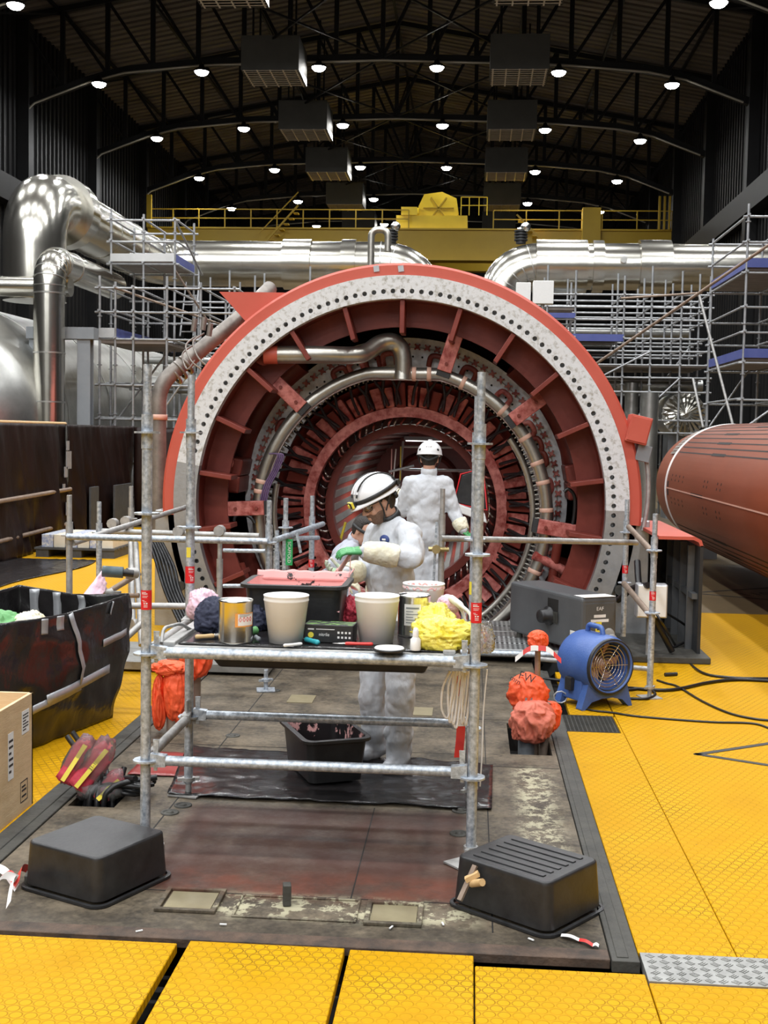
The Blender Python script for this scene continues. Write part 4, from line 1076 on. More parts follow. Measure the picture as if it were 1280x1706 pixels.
# end winding basket: wedge blocks and black hoses
def wedge(a0, a1, prof, mb):
    """prof: list of 4 (r, y) corners"""
    lo = [V((AX + r_ * math.cos(R(a0)), y_, AZ2 + r_ * math.sin(R(a0)))) for r_, y_ in prof]
    hi = [V((AX + r_ * math.cos(R(a1)), y_, AZ2 + r_ * math.sin(R(a1)))) for r_, y_ in prof]
    mb.hexa(lo + hi)
m = MB(); ringsec(m, [(1.40, 12.86), (1.40, 13.2), (1.08, 13.35), (1.08, 13.25), (1.33, 13.02)], cz=AZ2); m.build('winding_cone', M['maroon'], gen)
NW = 60
for k in range(NW):
    a = k * 360 / NW; big = k % 5 == 0
    m = MB()
    if big: wedge(a + .3, a + 5.6, [(1.36, 12.74), (1.36, 13.1), (1.10, 13.28), (1.10, 13.02)], m)
    else: wedge(a + .5, a + 5.3, [(1.31 + .012 * (k % 3), 12.84), (1.31 + .012 * (k % 3), 13.1), (1.11, 13.28), (1.11, 13.02 + .03 * (k % 2))], m)
    bk = m.build('winding_block', M['maroon_pink'] if k % 3 else M['maroon'], gen, bevel=.012)
for k in range(96):
    a = k * 3.75 + 1.9; sl = (3.4, -2.6, 2.2, -3.6)[k % 4]
    if k % 8 == 7: continue
    pts = [V((AX + r_ * math.cos(R(a + sl * f_)), y_, AZ2 + r_ * math.sin(R(a + sl * f_)))) for r_, y_, f_ in ((1.42, 12.62, 0), (1.385, 12.66, .05), (1.30, 12.74, .55), (1.22, 12.84, .8), (1.14, 12.96, 1.0))]
    m = MB(); m.tube(bez(pts, 4), .0175, n=6); m.build('hose', M['hose'], gen)
m = MB()
for k in range(180):
    a = k * 2; p = V((AX + 1.425 * math.cos(R(a)), 12.60, CZH + .03 + 1.425 * math.sin(R(a)))); e = V((math.cos(R(a)), 0, math.sin(R(a))))
    m.cyl(p + e * .045, p - e * .03, .011, n=6); m.cyl(p + e * .01, p - e * .008, .018, n=6)
m.build('nozzle_row', M['stainless'], gen)['kind'] = 'stuff'
# bore rings
m = MB(); ringsec(m, [(1.0, 13.02), (1.11, 13.02), (1.11, 13.2), (1.0, 13.2)], cz=AZ2); m.build('bore_ring', M['maroon_pink'], gen)
for k in range(72):
    a = k * 5 + rnd.uniform(-1, 1); m = MB()
    pts = [V((AX + r_ * math.cos(R(a + d_)), y_, AZ2 + r_ * math.sin(R(a + d_)))) for r_, y_, d_ in ((1.0, 13.22, 0), (.96, 13.12 + rnd.uniform(-.03, .05), 1.5), (.93, 13.2, 3.2), (.92, 13.42, 3.6))]
    m.tube(bez(pts, 4), .012, n=6); m.build('connector_loop', M[('maroon_pink', 'hose', 'maroon', 'stainless')[k % 4]], gen)
m = MB(); ringsec(m, [(1.02, 13.4), (1.02, 13.5), (.93, 13.5), (.93, 13.4)], cz=AZ2); m.build('bore_back_ring', M['maroon_shade'], gen)
m = MB(); ringsec(m, [(.835, 13.42), (.92, 13.42), (.92, 13.6), (.835, 13.6)], cz=AZ2); m.build('bore_ring', M['maroon'], gen)
m = MB(); ringsec(m, [(.86, 13.55), (.86, 19.4)], close=False, n=72, cz=AZ2); m.build('core_bore', M['maroon'], gen)
m = MB()
for k in range(36):
    ringsec(m, [(.84, 13.6), (.84, 19.2), (.855, 19.2), (.855, 13.6)], k * 10, k * 10 + 5.2, n=2, cz=AZ2)
m.build('slot_wedges', M['silver_dull'], gen)
m = MB(); ringsec(m, [(.01, 19.3), (.86, 19.3)], close=False, cz=AZ2); ringsec(m, [(.45, 19.25), (.5, 19.1), (.55, 19.25)], close=False, cz=AZ2); m.build('bore_end_cover', M['maroon'], gen)
# lifting lug plate, terminal box, tape patches
m = MB(); q = [at(u, v, 12.1) for u, v in ((367, 487), (520, 489), (520, 520), (420, 545), (408, 533))]
m.prism([(p.x, p.z) for p in q], ((0, 0, 0), (1, 0, 0), (0, 0, 1), (0, 1, 0)), 12.05, 13.6); m.build('lifting_lug', M['orange'], gen)
tb = MB(); c = at(1062, 716, 12.0); T = Matrix.Rotation(R(13), 4, 'Y')
tb.box(c, (.21, .28, .27), M=T); tbo = tb.build('terminal_box', M['orange'], gen, bevel=.006)
m = MB(); m.box(c + T @ V((0, -.145, 0)), (.19, .014, .24), M=T); m.build('cover', M['orange'], tbo, bevel=.004)
m = MB(); m.box(at(1070, 755, 12.05), (.14, .24, .16), M=T); m.build('gland_plate', M['steel_grey'], gen, bevel=.005)
m = MB(); m.tube(bez([at(u, v, 12.0) for u, v in ((1073, 740), (1080, 790), (1079, 840), (1071, 884))], 8), .022, n=10); m.build('conduit', M['galv_worn'], gen)
for u in (627, 668):
    p = at(u, 447, YF_); m = MB(); m.box((p.x, YF_ + .022, p.z), (.055, .006, .06), M=Matrix.Rotation(R(-8), 4, 'Y')); m.build('tape_patch', M['duct_tape'], gen)
# feet
for s in (-1, 1):
    m = MB(); x = AX + s * 2.33
    m.bx(x - .16, x + .16, 12.0, 12.5, -2.1, AZ - .1); m.build('foot_plate', M['grey_flange'], gen, bevel=.01)
    m = MB(); p = V((AX + s * 2.2, YF_ - .02, .42 if s < 0 else .5)); m.cyl(p, p + V((0, .06, 0)), .05, n=10); m.build('plug', M['rubber'], gen)
for a, pts in ((0, ((940, 820), (948, 815), (958, 830), (955, 870), (945, 900))), (1, ((390, 868), (395, 858), (415, 860), (425, 872)))):
    m = MB(); m.tube(bez([at(u, v, 12.3) for u, v in pts], 6), .018, n=8); m.build('hose', M['hose'], gen)
m = MB(); m.tube(bez([at(u, v, 12.35) for u, v in ((350, 745), (372, 755), (384, 768), (380, 778), (368, 782))], 6), .035, n=10); m.build('inlet_elbow', M['maroon_pink'], gen)
m = MB()
for k in range(4):
    m.tube(bez([hp(157) + V((.02 * k, -.10, .02)), hp(158) + V((.10 + .02 * k, -.10, .03)), hp(163) + V((.09 + .02 * k, -.09, 0)), hp(169) + V((.05 + .02 * k, -.09, 0)), hp(175) + V((.03 + .02 * k, -.09, 0)), hp(180) + V((.03 + .02 * k, -.08, 0))], 6), .009, n=6)
m.build('purple_cable_bundle', M['cable_purple'], gen)
for u0, v0, u1, v1, mk in ((400, 940, 425, 1010, 'maroon'), (930, 900, 920, 970, 'maroon'), (500, 985, 545, 960, 'maroon_pink'), (890, 925, 960, 960, 'maroon_pink')):
    m = MB(); m.cyl(at(u0, v0, 12.4), at(u1, v1, 12.5), .05, n=10); m.build('strut', M[mk], gen)
# weathered gas pipe on the flank
gp = thing('gas_pipe', 'weathered steel pipe rising and bending over the left flank of the red generator', 'pipe', at(265, 900, 13.2))
pts = fillet([at(264, 930, 13.2), at(264, 640, 13.2), at(405, 525, 13.6), at(450, 480, 14.2)], .22, 8)
m = MB(); m.tube(pts, .088, n=16); m.build('tube', M['dirty_pipe'], gp)
for u, v in ((300, 617), (310, 608), (291, 625)):
    p = at(u, v, 13.3); m = MB(); m.lathe([(.088, -.012), (.12, -.012), (.12, .012), (.088, .012)], p, at(400, 530, 13.6) - at(280, 630, 13.2), n=18); m.build('coupling_ring', M['dirty_pipe'], gp)
m = MB(); p = at(265, 695, 13.2); m.lathe([(.088, -.03), (.094, -.03), (.094, .03), (.088, .03)], p, (0, 0, 1), n=18); m.build('tape_band', M['beige_tape'], gp)
for k, (u0, v0, u1, v1) in enumerate(((318, 560, 340, 615), (330, 555, 350, 610), (312, 575, 330, 600))):
    m = MB(); m.tube(bez([at(u0 + 10, v0, 13.1), at(u0 - 8, v0 + 15, 13.0), at(u0, v0 + 40, 12.9), at(u1 - 5, v1, 12.9)], 6), .010, n=8); m.build('sensor_hose', M['dirty_pipe'], gp)
for u, v in ((322, 552), (338, 550), (348, 560)):
    m = MB(); p = at(u, v, 13.1); m.cyl(p, p + V((.02, 0, .14)), .03, n=10); m.build('valve_head', M['dirty_pipe'], gp)
# cables at the flank foot
for k in range(6):
    m = MB(); m.tube(bez([at(238 + k * 6, 880 + k * 4, 11.75), at(255 + k * 7, 920 + k * 5, 11.6), at(275 + k * 5, 985, 11.4), at(300 + k * 5, 1040, 11.2)], 6), .017, n=6)
    tag(m.build('black_cable', M['hose']), 'black cable hanging against the bare grey flank of the generator', 'cable', 'cables on the generator flank')
# side housing
ho = thing('side_housing', 'black open-fronted steel housing with orange roof plate beside the generator', 'housing', (1.8, 11.7, 0))
hx, hz = at(1168, 1000, 11.0).x, at(1130, 893, 11.0).z
m = MB(); m.bx(hx - .03, hx, 10.95, 12.9, .06, hz - .08); m.build('side_wall', M['panel_black'], ho)
m = MB()
pr = [(AX + 2.42, hz - .0), (hx - .08, hz), (hx - .02, hz - .03), (hx, hz - .09), (hx - .03, hz - .09), (hx - .045, hz - .05), (hx - .09, hz - .03), (AX + 2.42, hz - .03)]
m.prism(pr, ((0, 0, 0), (1, 0, 0), (0, 0, 1), (0, 1, 0)), 10.95, 13.0); m.build('roof_plate', M['orange'], ho)
m = MB(); m.bx(AX + 2.42, hx - .03, 12.86, 12.9, .06, hz - .03); m.build('back_wall', M['panel_black'], ho)
m = MB()
for y in (11.2, 11.6, 12.0, 12.4): m.bx(hx - .09, hx - .03, y, y + .04, .06, hz - .1)
m.bx(hx - .08, hx - .03, 11, 12.86, .55, .6); m.bx(hx - .35, hx - .3, 12.8, 12.86, .06, hz - .03); m.bx(hx - .65, hx - .6, 12.8, 12.86, .06, hz - .03)
m.build('stiffener', M['unit'], ho)
m = MB(); m.bx(AX + 1.95, hx + .06, 10.75, 12.95, 0, .06); m.build('base_plate', M['rubber'], ho, bevel=.01)
# ================================================================ ROTOR
rt = thing('rotor', 'long brown-red generator rotor lying on stands beside the generator', 'rotor', (3.83, 14, 0))
RX, RZ, RR = 3.83, 1.28, .95
m = MB(); m.lathe([(.01, 18.0), (RR, 18.0), (RR, 7.0), (.01, 7.0)], (RX, 0, RZ), (0, 1, 0), n=96); m.build('rotor_body', M['rotor'], rt)
m = MB(); m.lathe([(RR - .03, 18.14), (RR + .008, 18.12), (RR + .008, 18.06), (RR - .03, 18.06)], (RX, 0, RZ), (0, 1, 0), n=96); m.build('white_band', M['label_white'], rt, label='white band round the rotor end')
m = MB(); m.lathe([(RR - .01, 18.14), (RR - .02, 18.2), (RR - .08, 19.5), (RR - .16, 19.75), (.35, 19.85), (.35, 21.5), (.01, 21.5)], (RX, 0, RZ), (0, 1, 0), n=64); m.build('retaining_ring', M['rotor'], rt)
m = MB()
for k in range(64):
    a = k * 360 / 64
    if (150 < a < 178) or (182 < a < 212) : continue
    e = V((math.cos(R(a)), 0, math.sin(R(a)))); c = V((RX, 0, RZ)) + e * (RR + .002)
    t_ = V((-e.z, 0, e.x)) * .009
    m.add([c - t_ + V((0, 7, 0)), c + t_ + V((0, 7, 0)), c + t_ + V((0, 17.9, 0)), c - t_ + V((0, 17.9, 0))], [(0, 1, 2, 3)])
    if k % 2 == 0:
        y = 14.2 + (k * 7 % 5) * .25; t2 = t_ * 2.2
        m.add([c - t2 + e * .001 + V((0, y, 0)), c + t2 + e * .001 + V((0, y, 0)), c + t2 + e * .001 + V((0, y + .8, 0)), c - t2 + e * .001 + V((0, y + .8, 0))], [(0, 1, 2, 3)])
m.build('slot_lines', M['dark'], rt)
m = MB(); e = V((-1, 0, 0)); c = V((RX, 0, RZ)) + e * (RR + .002)
m.bx(c.x - .004, c.x + .01, 7, 18, c.z - .008, c.z + .008); m.build('centre_rib', M['beige_tape'], rt)
m = MB()
for a in (168, 172, 188, 192):
    for y in (17.6, 17.3, 17.0, 16.7, 15.2, 15.0, 14.4, 14.2):
        e = V((math.cos(R(a)), 0, math.sin(R(a)))); c = V((RX, y, RZ)) + e * (RR - .02); m.cyl(c, c + e * .022, .018, n=8)
for a in (176.5, 183.5):
    e = V((math.cos(R(a)), 0, math.sin(R(a)))); c = V((RX, 17.86, RZ)) + e * (RR - .02); m.cyl(c, c + e * .024, .05, n=10)
m.build('balance_holes', M['dark'], rt)
m = MB()
for k in range(14):
    a = 100 + k * 3.6; e = V((math.cos(R(a)), 0, math.sin(R(a)))); t_ = V((-e.z, 0, e.x)) * .022; c = V((RX, 0, RZ)) + e * (RR - .004)
    m.add([c - t_ + V((0, 18.2, 0)), c + t_ + V((0, 18.2, 0)), c + t_ * 1 + V((0, 18.75, 0)) - e * .02, c - t_ + V((0, 18.75, 0)) - e * .02], [(0, 1, 2, 3)])
m.build('bare_metal_patches', M['stainless'], rt)
for y in (10.5, 20.6):
    w = .8 if y < 20 else .3
    m = MB(); m.bx(RX - w, RX + w, y - .25, y + .25, 0, RZ - (RR if y < 20 else .35) + .05); m.build('stand', M['steel_grey'], rt)

# ================================================================ DECKS, GREY UNIT, BLOWER
def perf_mat():
    m = bpy.data.materials.new('perforated_steel_deck'); m.use_nodes = True
    nt = m.node_tree; N, L = nt.nodes, nt.links; b = N['Principled BSDF']
    g = N.new('ShaderNodeNewGeometry'); sx = N.new('ShaderNodeSeparateXYZ'); L.new(g.outputs['Position'], sx.inputs[0])
    x = math_(nt, 'MULTIPLY', sx.outputs[0], 1 / .045); y = math_(nt, 'MULTIPLY', sx.outputs[1], 1 / .045)
    def lat(o):
        a = math_(nt, 'WRAP', math_(nt, 'ADD', x, o), .5, -.5); c = math_(nt, 'WRAP', math_(nt, 'ADD', y, o), .5, -.5)
        return math_(nt, 'SQRT', math_(nt, 'ADD', math_(nt, 'MULTIPLY', a, a), math_(nt, 'MULTIPLY', c, c)))
    h = math_(nt, 'LESS_THAN', lat(0), .32)
    mx = N.new('ShaderNodeMix'); mx.data_type = 'RGBA'; L.new(h, mx.inputs['Factor']); mx.inputs['A'].default_value = (.42, .43, .43, 1); mx.inputs['B'].default_value = (.02, .02, .02, 1)
    L.new(mx.outputs['Result'], b.inputs['Base Color']); b.inputs['Roughness'].default_value = .4; b.inputs['Metallic'].default_value = .6
    return m
M['perf'] = perf_mat()
dk = thing('walkway_decks', 'perforated steel walkway planks in front of the generator mouth', 'walkway', (.3, 11, 0))
ZD2 = .12
for k in range(5):
    y0 = 10.55 + k * .33; m = MB(); m.bx(-.35, .98, y0, y0 + .31, ZD2 - .06, ZD2); m.build('plank', M['perf'], dk, bevel=.006)
m = MB(); m.cyl((-.4, 10.45, .10), (1.02, 10.45, .10), .026, n=10); m.build('edge_tube', M['galv'], dk)
m = MB()
for x in (-.3, .95):
    for y in (10.5, 12.1): m.bx(x - .04, x + .04, y - .04, y + .04, -.03, ZD2 - .06)
m.build('packer', M['galv_worn'], dk)
d2 = thing('walkway_decks', 'plain aluminium walkway plank lying beyond the orange covered post', 'walkway', (-2.3, 9.8, 0))
for k in range(3):
    m = MB(); y0 = 9.62 + k * .31; m.bx(-3.6, -1.62, y0, y0 + .29, .02, .09); m.build('plank', M['chequer'], d2, bevel=.005)
d3 = thing('walkway_decks', 'dark plank deck across the pit between platform and generator', 'walkway', (-.9, 10.6, 0))
for k in range(5):
    m = MB(); y0 = 10.4 + k * .26; m.bx(-1.55, -.42, y0, y0 + .24, .0, .06); m.build('plank', M['perf_wood'], d3, bevel=.005)
m = MB(); m.bx(-3.3, -1.6, 10.7, 11.6, -.3, -.05); m.build('bearer', M['steel_grey'], d3)
m = MB()
for x in (-1.5, -.5):
    for y in (10.95, 11.6): m.bx(x - .04, x + .04, y, y + .06, -2.1, 0)
m.build('bearer', M['steel_grey'], d3)

gu = thing('air_unit', 'grey metal machine cabinet with black round port standing on the perforated planks', 'machine cabinet', (.7, 11, ZD2))
pA, pB, pC = fl(848, 1047, ZD2 + .07), fl(968, 1084, ZD2 + .07), fl(1015, 1070, ZD2 + .07)
d1 = (pB - pA); d1.z = 0; L1 = d1.length; d1.normalize(); nn_ = V((-d1.y, d1.x, 0))
L2 = .36; hU = .47
o_ = pB
def bxl(mb, a0, a1, b0, b1, z0, z1):
    """box in the unit's own directions"""
    return mb.hexa([o_ + d1 * a + nn_ * b + V((0, 0, z - o_.z)) for z in (z0, z1) for a, b in ((a0, b0), (a1, b0), (a1, b1), (a0, b1))])
zb = ZD2 + .05
m = MB(); bxl(m, -L1, 0, 0, L2, zb, zb + hU); m.build('cabinet', M['unit'], gu, bevel=.03, seg=3)
m = MB(); bxl(m, -.02, .004, .03, L2 - .03, zb + .04, zb + hU - .05); fp = m.build('end_panel', M['unit'], gu, bevel=.004)
pc = o_ - d1 * (L1 * .42) + V((0, 0, zb + hU * .52 - o_.z)) - nn_ * .002
m = MB(); m.lathe([(.001, .10), (.055, .10), (.06, .09), (.06, .03), (.085, .02), (.085, 0)], pc + d1 * 0.0, -nn_, n=22); m.build('port', M['black'], gu)
m = MB(); bxl(m, -L1 * .42 - .03, -L1 * .42 + .14, -.004, .02, zb + hU * .42, zb + hU * .86); m.build('port_recess', M['dark'], gu, bevel=.002)
m = MB()
for k in range(7): q = pc + d1 * (.075 + .012 * k) + V((0, 0, .0)); m.cyl(q - V((0, 0, .05)) - nn_ * .01, q + V((0, 0, .05)) - nn_ * .01, .004, n=6)
m.build('motor_fins', M['rubber'], gu)
m = MB(); bxl(m, -.16, .0, .02, L2 - .02, zb + hU, zb + hU + .003); m.build('tape_strip', M['paper'], gu)
m = MB(); bxl(m, -.17, -.06, -.003, 0, zb + .03, zb + .17); m.build('paper_label', M['paper'], gu)
def onpanel(a, b, z): return o_ + d1 * .0055 + nn_ * a + V((0, 0, zb + z - o_.z))
text('lettering', 'EAF', .045, facing(onpanel(L2 * .5, 0, hU - .10), d1), M['label_white'], fp)
m = MB(); bxl(m, .004, .0055, .09, .27, zb + hU - .215, zb + hU - .19); bxl(m, .004, .0055, .12, .24, zb + hU - .175, zb + hU - .15); m.build('type_plate', M['label_white'], fp)
m = MB(); bxl(m, .004, .0055, .14, .20, zb + .17, zb + .26); wl_ = m.build('warning_sticker', M['label_yellow'], fp)
m = MB(); cc = onpanel(.17, 0, .208); m.add([cc + d1 * .001 + nn_ * -.02 + V((0, 0, -.02)), cc + d1 * .001 + nn_ * .02 + V((0, 0, -.02)), cc + d1 * .001 + V((0, 0, .025))], [(0, 1, 2)]); m.build('warning_mark', M['ink'], wl_)
m = MB(); m.cyl(onpanel(.28, 0, .10), onpanel(.28, 0, .10) + d1 * .02, .016, n=10); m.build('knob', M['black'], fp)
m = MB()
for a in (-L1 + .1, -.1):
    for b in (.06, L2 - .06):
        q = o_ + d1 * a + nn_ * b; m.cyl((q.x, q.y, ZD2), (q.x, q.y, zb + .01), .03, n=10)
m.build('foot', M['rubber'], gu)

# blower
bc = fl(1006, 1178); bl = thing('air_blower', 'blue plastic portable air blower with round wire guard on the yellow floor', 'blower', (bc.x, bc.y, 0))
fd = V((.52, -.85, 0)).normalized(); sd = V((-fd.y, fd.x, 0))       # towards its mouth, sideways
cz_ = .315
m = MB()
BP = V((bc.x, bc.y, 0)) + fd * -.12
def bw(a, s, z): return BP + fd * a + sd * s + V((0, 0, z))
m.lathe([(.14, -.205), (.205, -.20), (.225, -.16), (.225, .12), (.215, .17), (.195, .20), (.185, .20), (.185, .05), (.185, -.20), (.14, -.205)], bw(0, 0, cz_), fd, n=40); m.build('drum_housing', M['blue'], bl)
m = MB()
prof = [(-.235, 0), (-.20, 0), (-.14, .055), (-.05, .075), (.05, .075), (.14, .055), (.20, 0), (.235, 0), (.19, .14), (.16, .26), (.0, .18), (-.16, .26), (-.19, .14)]
for a0, a1 in ((.09, .16), (-.18, -.11)): m.prism(prof, (bw(0, 0, 0), sd, (0, 0, 1), fd), a0, a1)
m.build('skid_foot', M['blue'], bl, bevel=.012)
for s in (-1, 1):
    m = MB(); m.hexa([bw(-.12, s * .205, .05), bw(.1, s * .205, .05), bw(.1, s * .165, .05), bw(-.12, s * .165, .05), bw(-.12, s * .19, .24), bw(.1, s * .19, .24), bw(.1, s * .15, .24), bw(-.12, s * .15, .24)]); m.build('side_cheek', M['blue'], bl, bevel=.01)
m = MB(); m.tube(fillet([bw(-.1, 0, cz_ + .215), bw(-.09, 0, cz_ + .275), bw(.07, 0, cz_ + .275), bw(.09, 0, cz_ + .215)], .03), .02, n=10); m.build('handle', M['blue'], bl)
m = MB(); m.lathe([(.175, .17), (.2, .205), (.21, .19), (.21, .15)], bw(0, 0, cz_), fd, n=40); m.build('mouth_ring', M['black'], bl)
m = MB()
for r_ in (.03, .055, .08, .105, .13, .155): m.tube([bw(.165 - .03 * (1 - r_ / .17), r_ * math.cos(2 * PI * i / 28), cz_ + r_ * math.sin(2 * PI * i / 28)) for i in range(28)], .0028, n=5, closed=True)
for k in range(6): a = PI * k / 3; m.cyl(bw(.135, 0, cz_), bw(.17, .175 * math.cos(a), cz_ + .175 * math.sin(a)), .003, n=5)
m.build('wire_guard', M['tin'], bl)
m = MB()
for k in range(6):
    a = PI * k / 3; m.hexa([bw(.02, .04 * math.cos(a - .3), cz_ + .04 * math.sin(a - .3)), bw(.05, .04 * math.cos(a + .3), cz_ + .04 * math.sin(a + .3)), bw(.07, .17 * math.cos(a + .35), cz_ + .17 * math.sin(a + .35)), bw(.03, .17 * math.cos(a - .1), cz_ + .17 * math.sin(a - .1)),
            bw(.03, .04 * math.cos(a - .3), cz_ + .04 * math.sin(a - .3)), bw(.06, .04 * math.cos(a + .3), cz_ + .04 * math.sin(a + .3)), bw(.08, .17 * math.cos(a + .35), cz_ + .17 * math.sin(a + .35)), bw(.04, .17 * math.cos(a - .1), cz_ + .17 * math.sin(a - .1))])
m.lathe([(.001, .10), (.04, .09), (.05, .02)], bw(0, 0, cz_), fd, n=16); m.build('fan_wheel', M['beige_tape'], bl)
m = MB(); m.lathe([(.001, -.02), (.185, -.02)], bw(0, 0, cz_), fd, n=30); m.build('inner_baffle', M['rust_tube'], bl)
m = MB(); m.box(bw(-.02, -.21, .17), (.07, .05, .10), M=Matrix.Rotation(math.atan2(fd.y, fd.x), 4, 'Z')); m.build('switch_box', M['black'], bl, bevel=.006)
m = MB(); m.tube([bw(-.1, -.235 + .0 * i, .05) + V((.05 * math.cos(i * .7), .012 * i * .0, .045 * math.sin(i * .7))) for i in range(18)], .006, n=6); m.build('cable_loop', M['duct_tape'], bl)
# floor cables
def cable(name, label, pts, r=.009, mk='hose', z=None):
    P = [fl(u, v) + V((0, 0, r)) for u, v in pts]
    m = MB(); m.tube(bez(P, 10), r, n=6); return tag(m.build(name, M[mk]), label, 'cable')
cable('black_cable', 'long thin black cable on the yellow floor from the blower switch outwards', [(965, 1178), (985, 1185), (1020, 1189), (1060, 1195), (1130, 1201), (1190, 1205), (1260, 1208), (1300, 1225)], .008)
cable('black_cable', 'thick black cable doubled beside the scaffold foot and running away across the yellow floor', [(905, 1133), (980, 1142), (1060, 1150), (1120, 1152), (1180, 1140), (1230, 1135), (1300, 1138)], .014)
cable('black_cable', 'black cable with a connector sagging across the yellow floor below the thick one', [(1095, 1135), (1110, 1140), (1130, 1146), (1170, 1170), (1215, 1190), (1260, 1200), (1300, 1203)], .009)
cable('black_cable', 'coiled black cable loop behind the blower feet', [(1050, 1166), (1080, 1166), (1092, 1158), (1075, 1150), (1040, 1152), (1010, 1150)], .011)
t = MB(); t.cyl(fl(1108, 1127) + V((0, 0, .016)), fl(1128, 1126) + V((0, 0, .016)), .016, n=10); tag(t.build('cable_connector', M['black']), 'short black cable connector lying near the scaffold foot', 'connector')
m = MB(); P = [at(1085, 1010, 10.6), at(1105, 1040, 10.4), fl(1130, 1085) + V((0, 0, .02)), fl(1165, 1120) + V((0, 0, .012)), fl(1215, 1131) + V((0, 0, .012)), fl(1300, 1133) + V((0, 0, .012))]
m.tube(bez(P, 10), .012, n=6); tag(m.build('black_cable', M['hose']), 'black cable dropping from the grey junction box and curving over the yellow floor', 'cable')
for k, P in enumerate(([at(1030, 1000, 11.3), at(1055, 980, 11.0), at(1080, 975, 10.7)], [at(1062, 935, 11.2), at(1065, 975, 11.0), at(1075, 1000, 10.8), at(1120, 1085, 10.9)], [at(1090, 1010, 10.9), at(1140, 1040, 11.3), at(1155, 1060, 11.4), at(1120, 1080, 11.2)])):
    m = MB(); m.tube(bez(P, 8), (.03, .03, .012)[k], n=8)
    tag(m.build('black_cable', M['hose']), ('fat black hose reaching the junction box from the flange foot', 'fat black hose standing in front of the open housing', 'thin black cable looping inside the open housing')[k], 'cable')
c = at(1085, 1000, 10.8); jb = thing('junction_box', 'pale grey square junction box in front of the open black housing', 'junction box', (c.x, 10.8, .02))
m = MB(); m.box(c, (.27, .14, .30)); m.build('enclosure', M['duct_tape'], jb, bevel=.01)
m = MB(); m.box(c - V((0, .075, 0)), (.25, .012, .28)); m.build('lid', M['paper'], jb, bevel=.006)
m = MB(); m.cyl((c.x, 10.83, .06), (c.x, 10.83, c.z - .1), .03, n=8); m.build('stand', M['galv_worn'], jb)
# ================================================================ WORK PLATFORM
TUBE = .0242
wp = thing('work_platform', 'galvanised scaffold work table with black covered deck carrying paint tins and white buckets', 'scaffold table', (-.77, 5.95, 0), 'x')
del wp['group']
YA, YB_ = 5.50, 6.42
def pole_x(u, v, Y): return at(u, v, Y).x
XL0, XR0 = (pole_x(247, 610, YA) + pole_x(241, 1385, YA)) / 2, (pole_x(805, 620, YA) + pole_x(782, 1440, YA)) / 2
XL1, XR1 = (pole_x(321, 625, YB_) + pole_x(312, 1310, YB_)) / 2, XR0 - .01
def rosette(mb, p, r=.06):
    p = V(p); n = 24
    outer = [p + V((math.cos(2 * PI * i / n) * r * (1 if i % 6 else .93), math.sin(2 * PI * i / n) * r * (1 if i % 6 else .93), 0)) for i in range(n)]
    inner = [p + V((math.cos(2 * PI * i / n) * TUBE, math.sin(2 * PI * i / n) * TUBE, 0)) for i in range(n)]
    up_ = V((0, 0, .009))
    vs = outer + inner + [q + up_ for q in outer] + [q + up_ for q in inner]
    fs = []
    for i in range(n):
        j = (i + 1) % n
        fs += [(i, j, n + j, n + i)[::-1], (2 * n + i, 2 * n + j, 3 * n + j, 3 * n + i), (i, j, 2 * n + j, 2 * n + i)]
    mb.add(vs, fs)
def sticker(p, z, h, parent, toward=(0, -1, 0), cover=150):
    """red scaffold sticker wrapped round a tube, with small white print"""
    a0 = math.atan2(toward[1], toward[0])
    m = MB(); n = 18; r = TUBE + .0012
    f = lambda ang, zz, rr: V((p[0] + rr * math.cos(ang), p[1] + rr * math.sin(ang), zz))
    m.grid(n, 1, lambda u, v: f(a0 + R(cover) * (u - .5) * 1.5, z + h * v, r)); o = m.build('red_sticker', M['label_red'], parent)
    m = MB()
    for (u0, u1, v0, v1) in ((.34, .62, .80, .84), (.34, .55, .88, .91), (.36, .64, .70, .72), (.36, .60, .63, .65), (.44, .62, .14, .17), (.44, .62, .22, .25), (.44, .50, .30, .36), (.54, .62, .30, .36), (.36, .48, .47, .49), (.40, .56, .41, .43)):
        m.grid(4, 1, lambda u, v: f(a0 + R(cover) * (u0 + (u1 - u0) * u - .5) * 1.5, z + h * (v0 + (v1 - v0) * v), r + .0008))
    m.build('print', M['label_white'], o)
def standard(parent, x, y, z0, z1, ros, mk='galv', sleeve=None):
    m = MB()
    if sleeve: m.cyl((x, y, z0), (x, y, sleeve), TUBE, n=18); m.cyl((x, y, sleeve), (x, y, z1), TUBE * .80, n=18); m.cyl((x, y, sleeve - .16), (x, y, sleeve), TUBE * 1.12, n=18); m.cyl((x, y - TUBE * .7, sleeve + .14), (x, y - TUBE * .82, sleeve + .14), .007, n=8)
    else: m.cyl((x, y, z0), (x, y, z1), TUBE, n=18)
    o = m.build('standard', M[mk], parent)
    if ros:
        for z in ros:
            m = MB(); rosette(m, (x, y, z)); m.build('rosette', M[mk], o)
    return o
def jackfoot(parent, x, y, mk='galv_worn', rz=.3, s=.075):
    m = MB(); m.box((x, y, .004), (2 * s, 2 * s, .008), rz); m.cyl((x, y, 0), (x, y, .16), .017, n=12); m.cyl((x, y, .07), (x, y, .09), .035, n=8); m.box((x, y, .08), (.12, .018, .016), rz + .5)
    return m.build('base_jack', M[mk], parent)
zz = lambda u, v, Y: at(u, v, Y).z
s1 = standard(wp, XL0, YA, .06, zz(247, 607, YA), [zz(246, v, YA) for v in (722, 857, 1090, 1268)], sleeve=zz(247, 690, YA))
s2 = standard(wp, XR0, YA, .02, zz(805, 620, YA), [zz(800, v, YA) for v in (741, 926, 1110, 1297)], sleeve=zz(805, 706, YA))
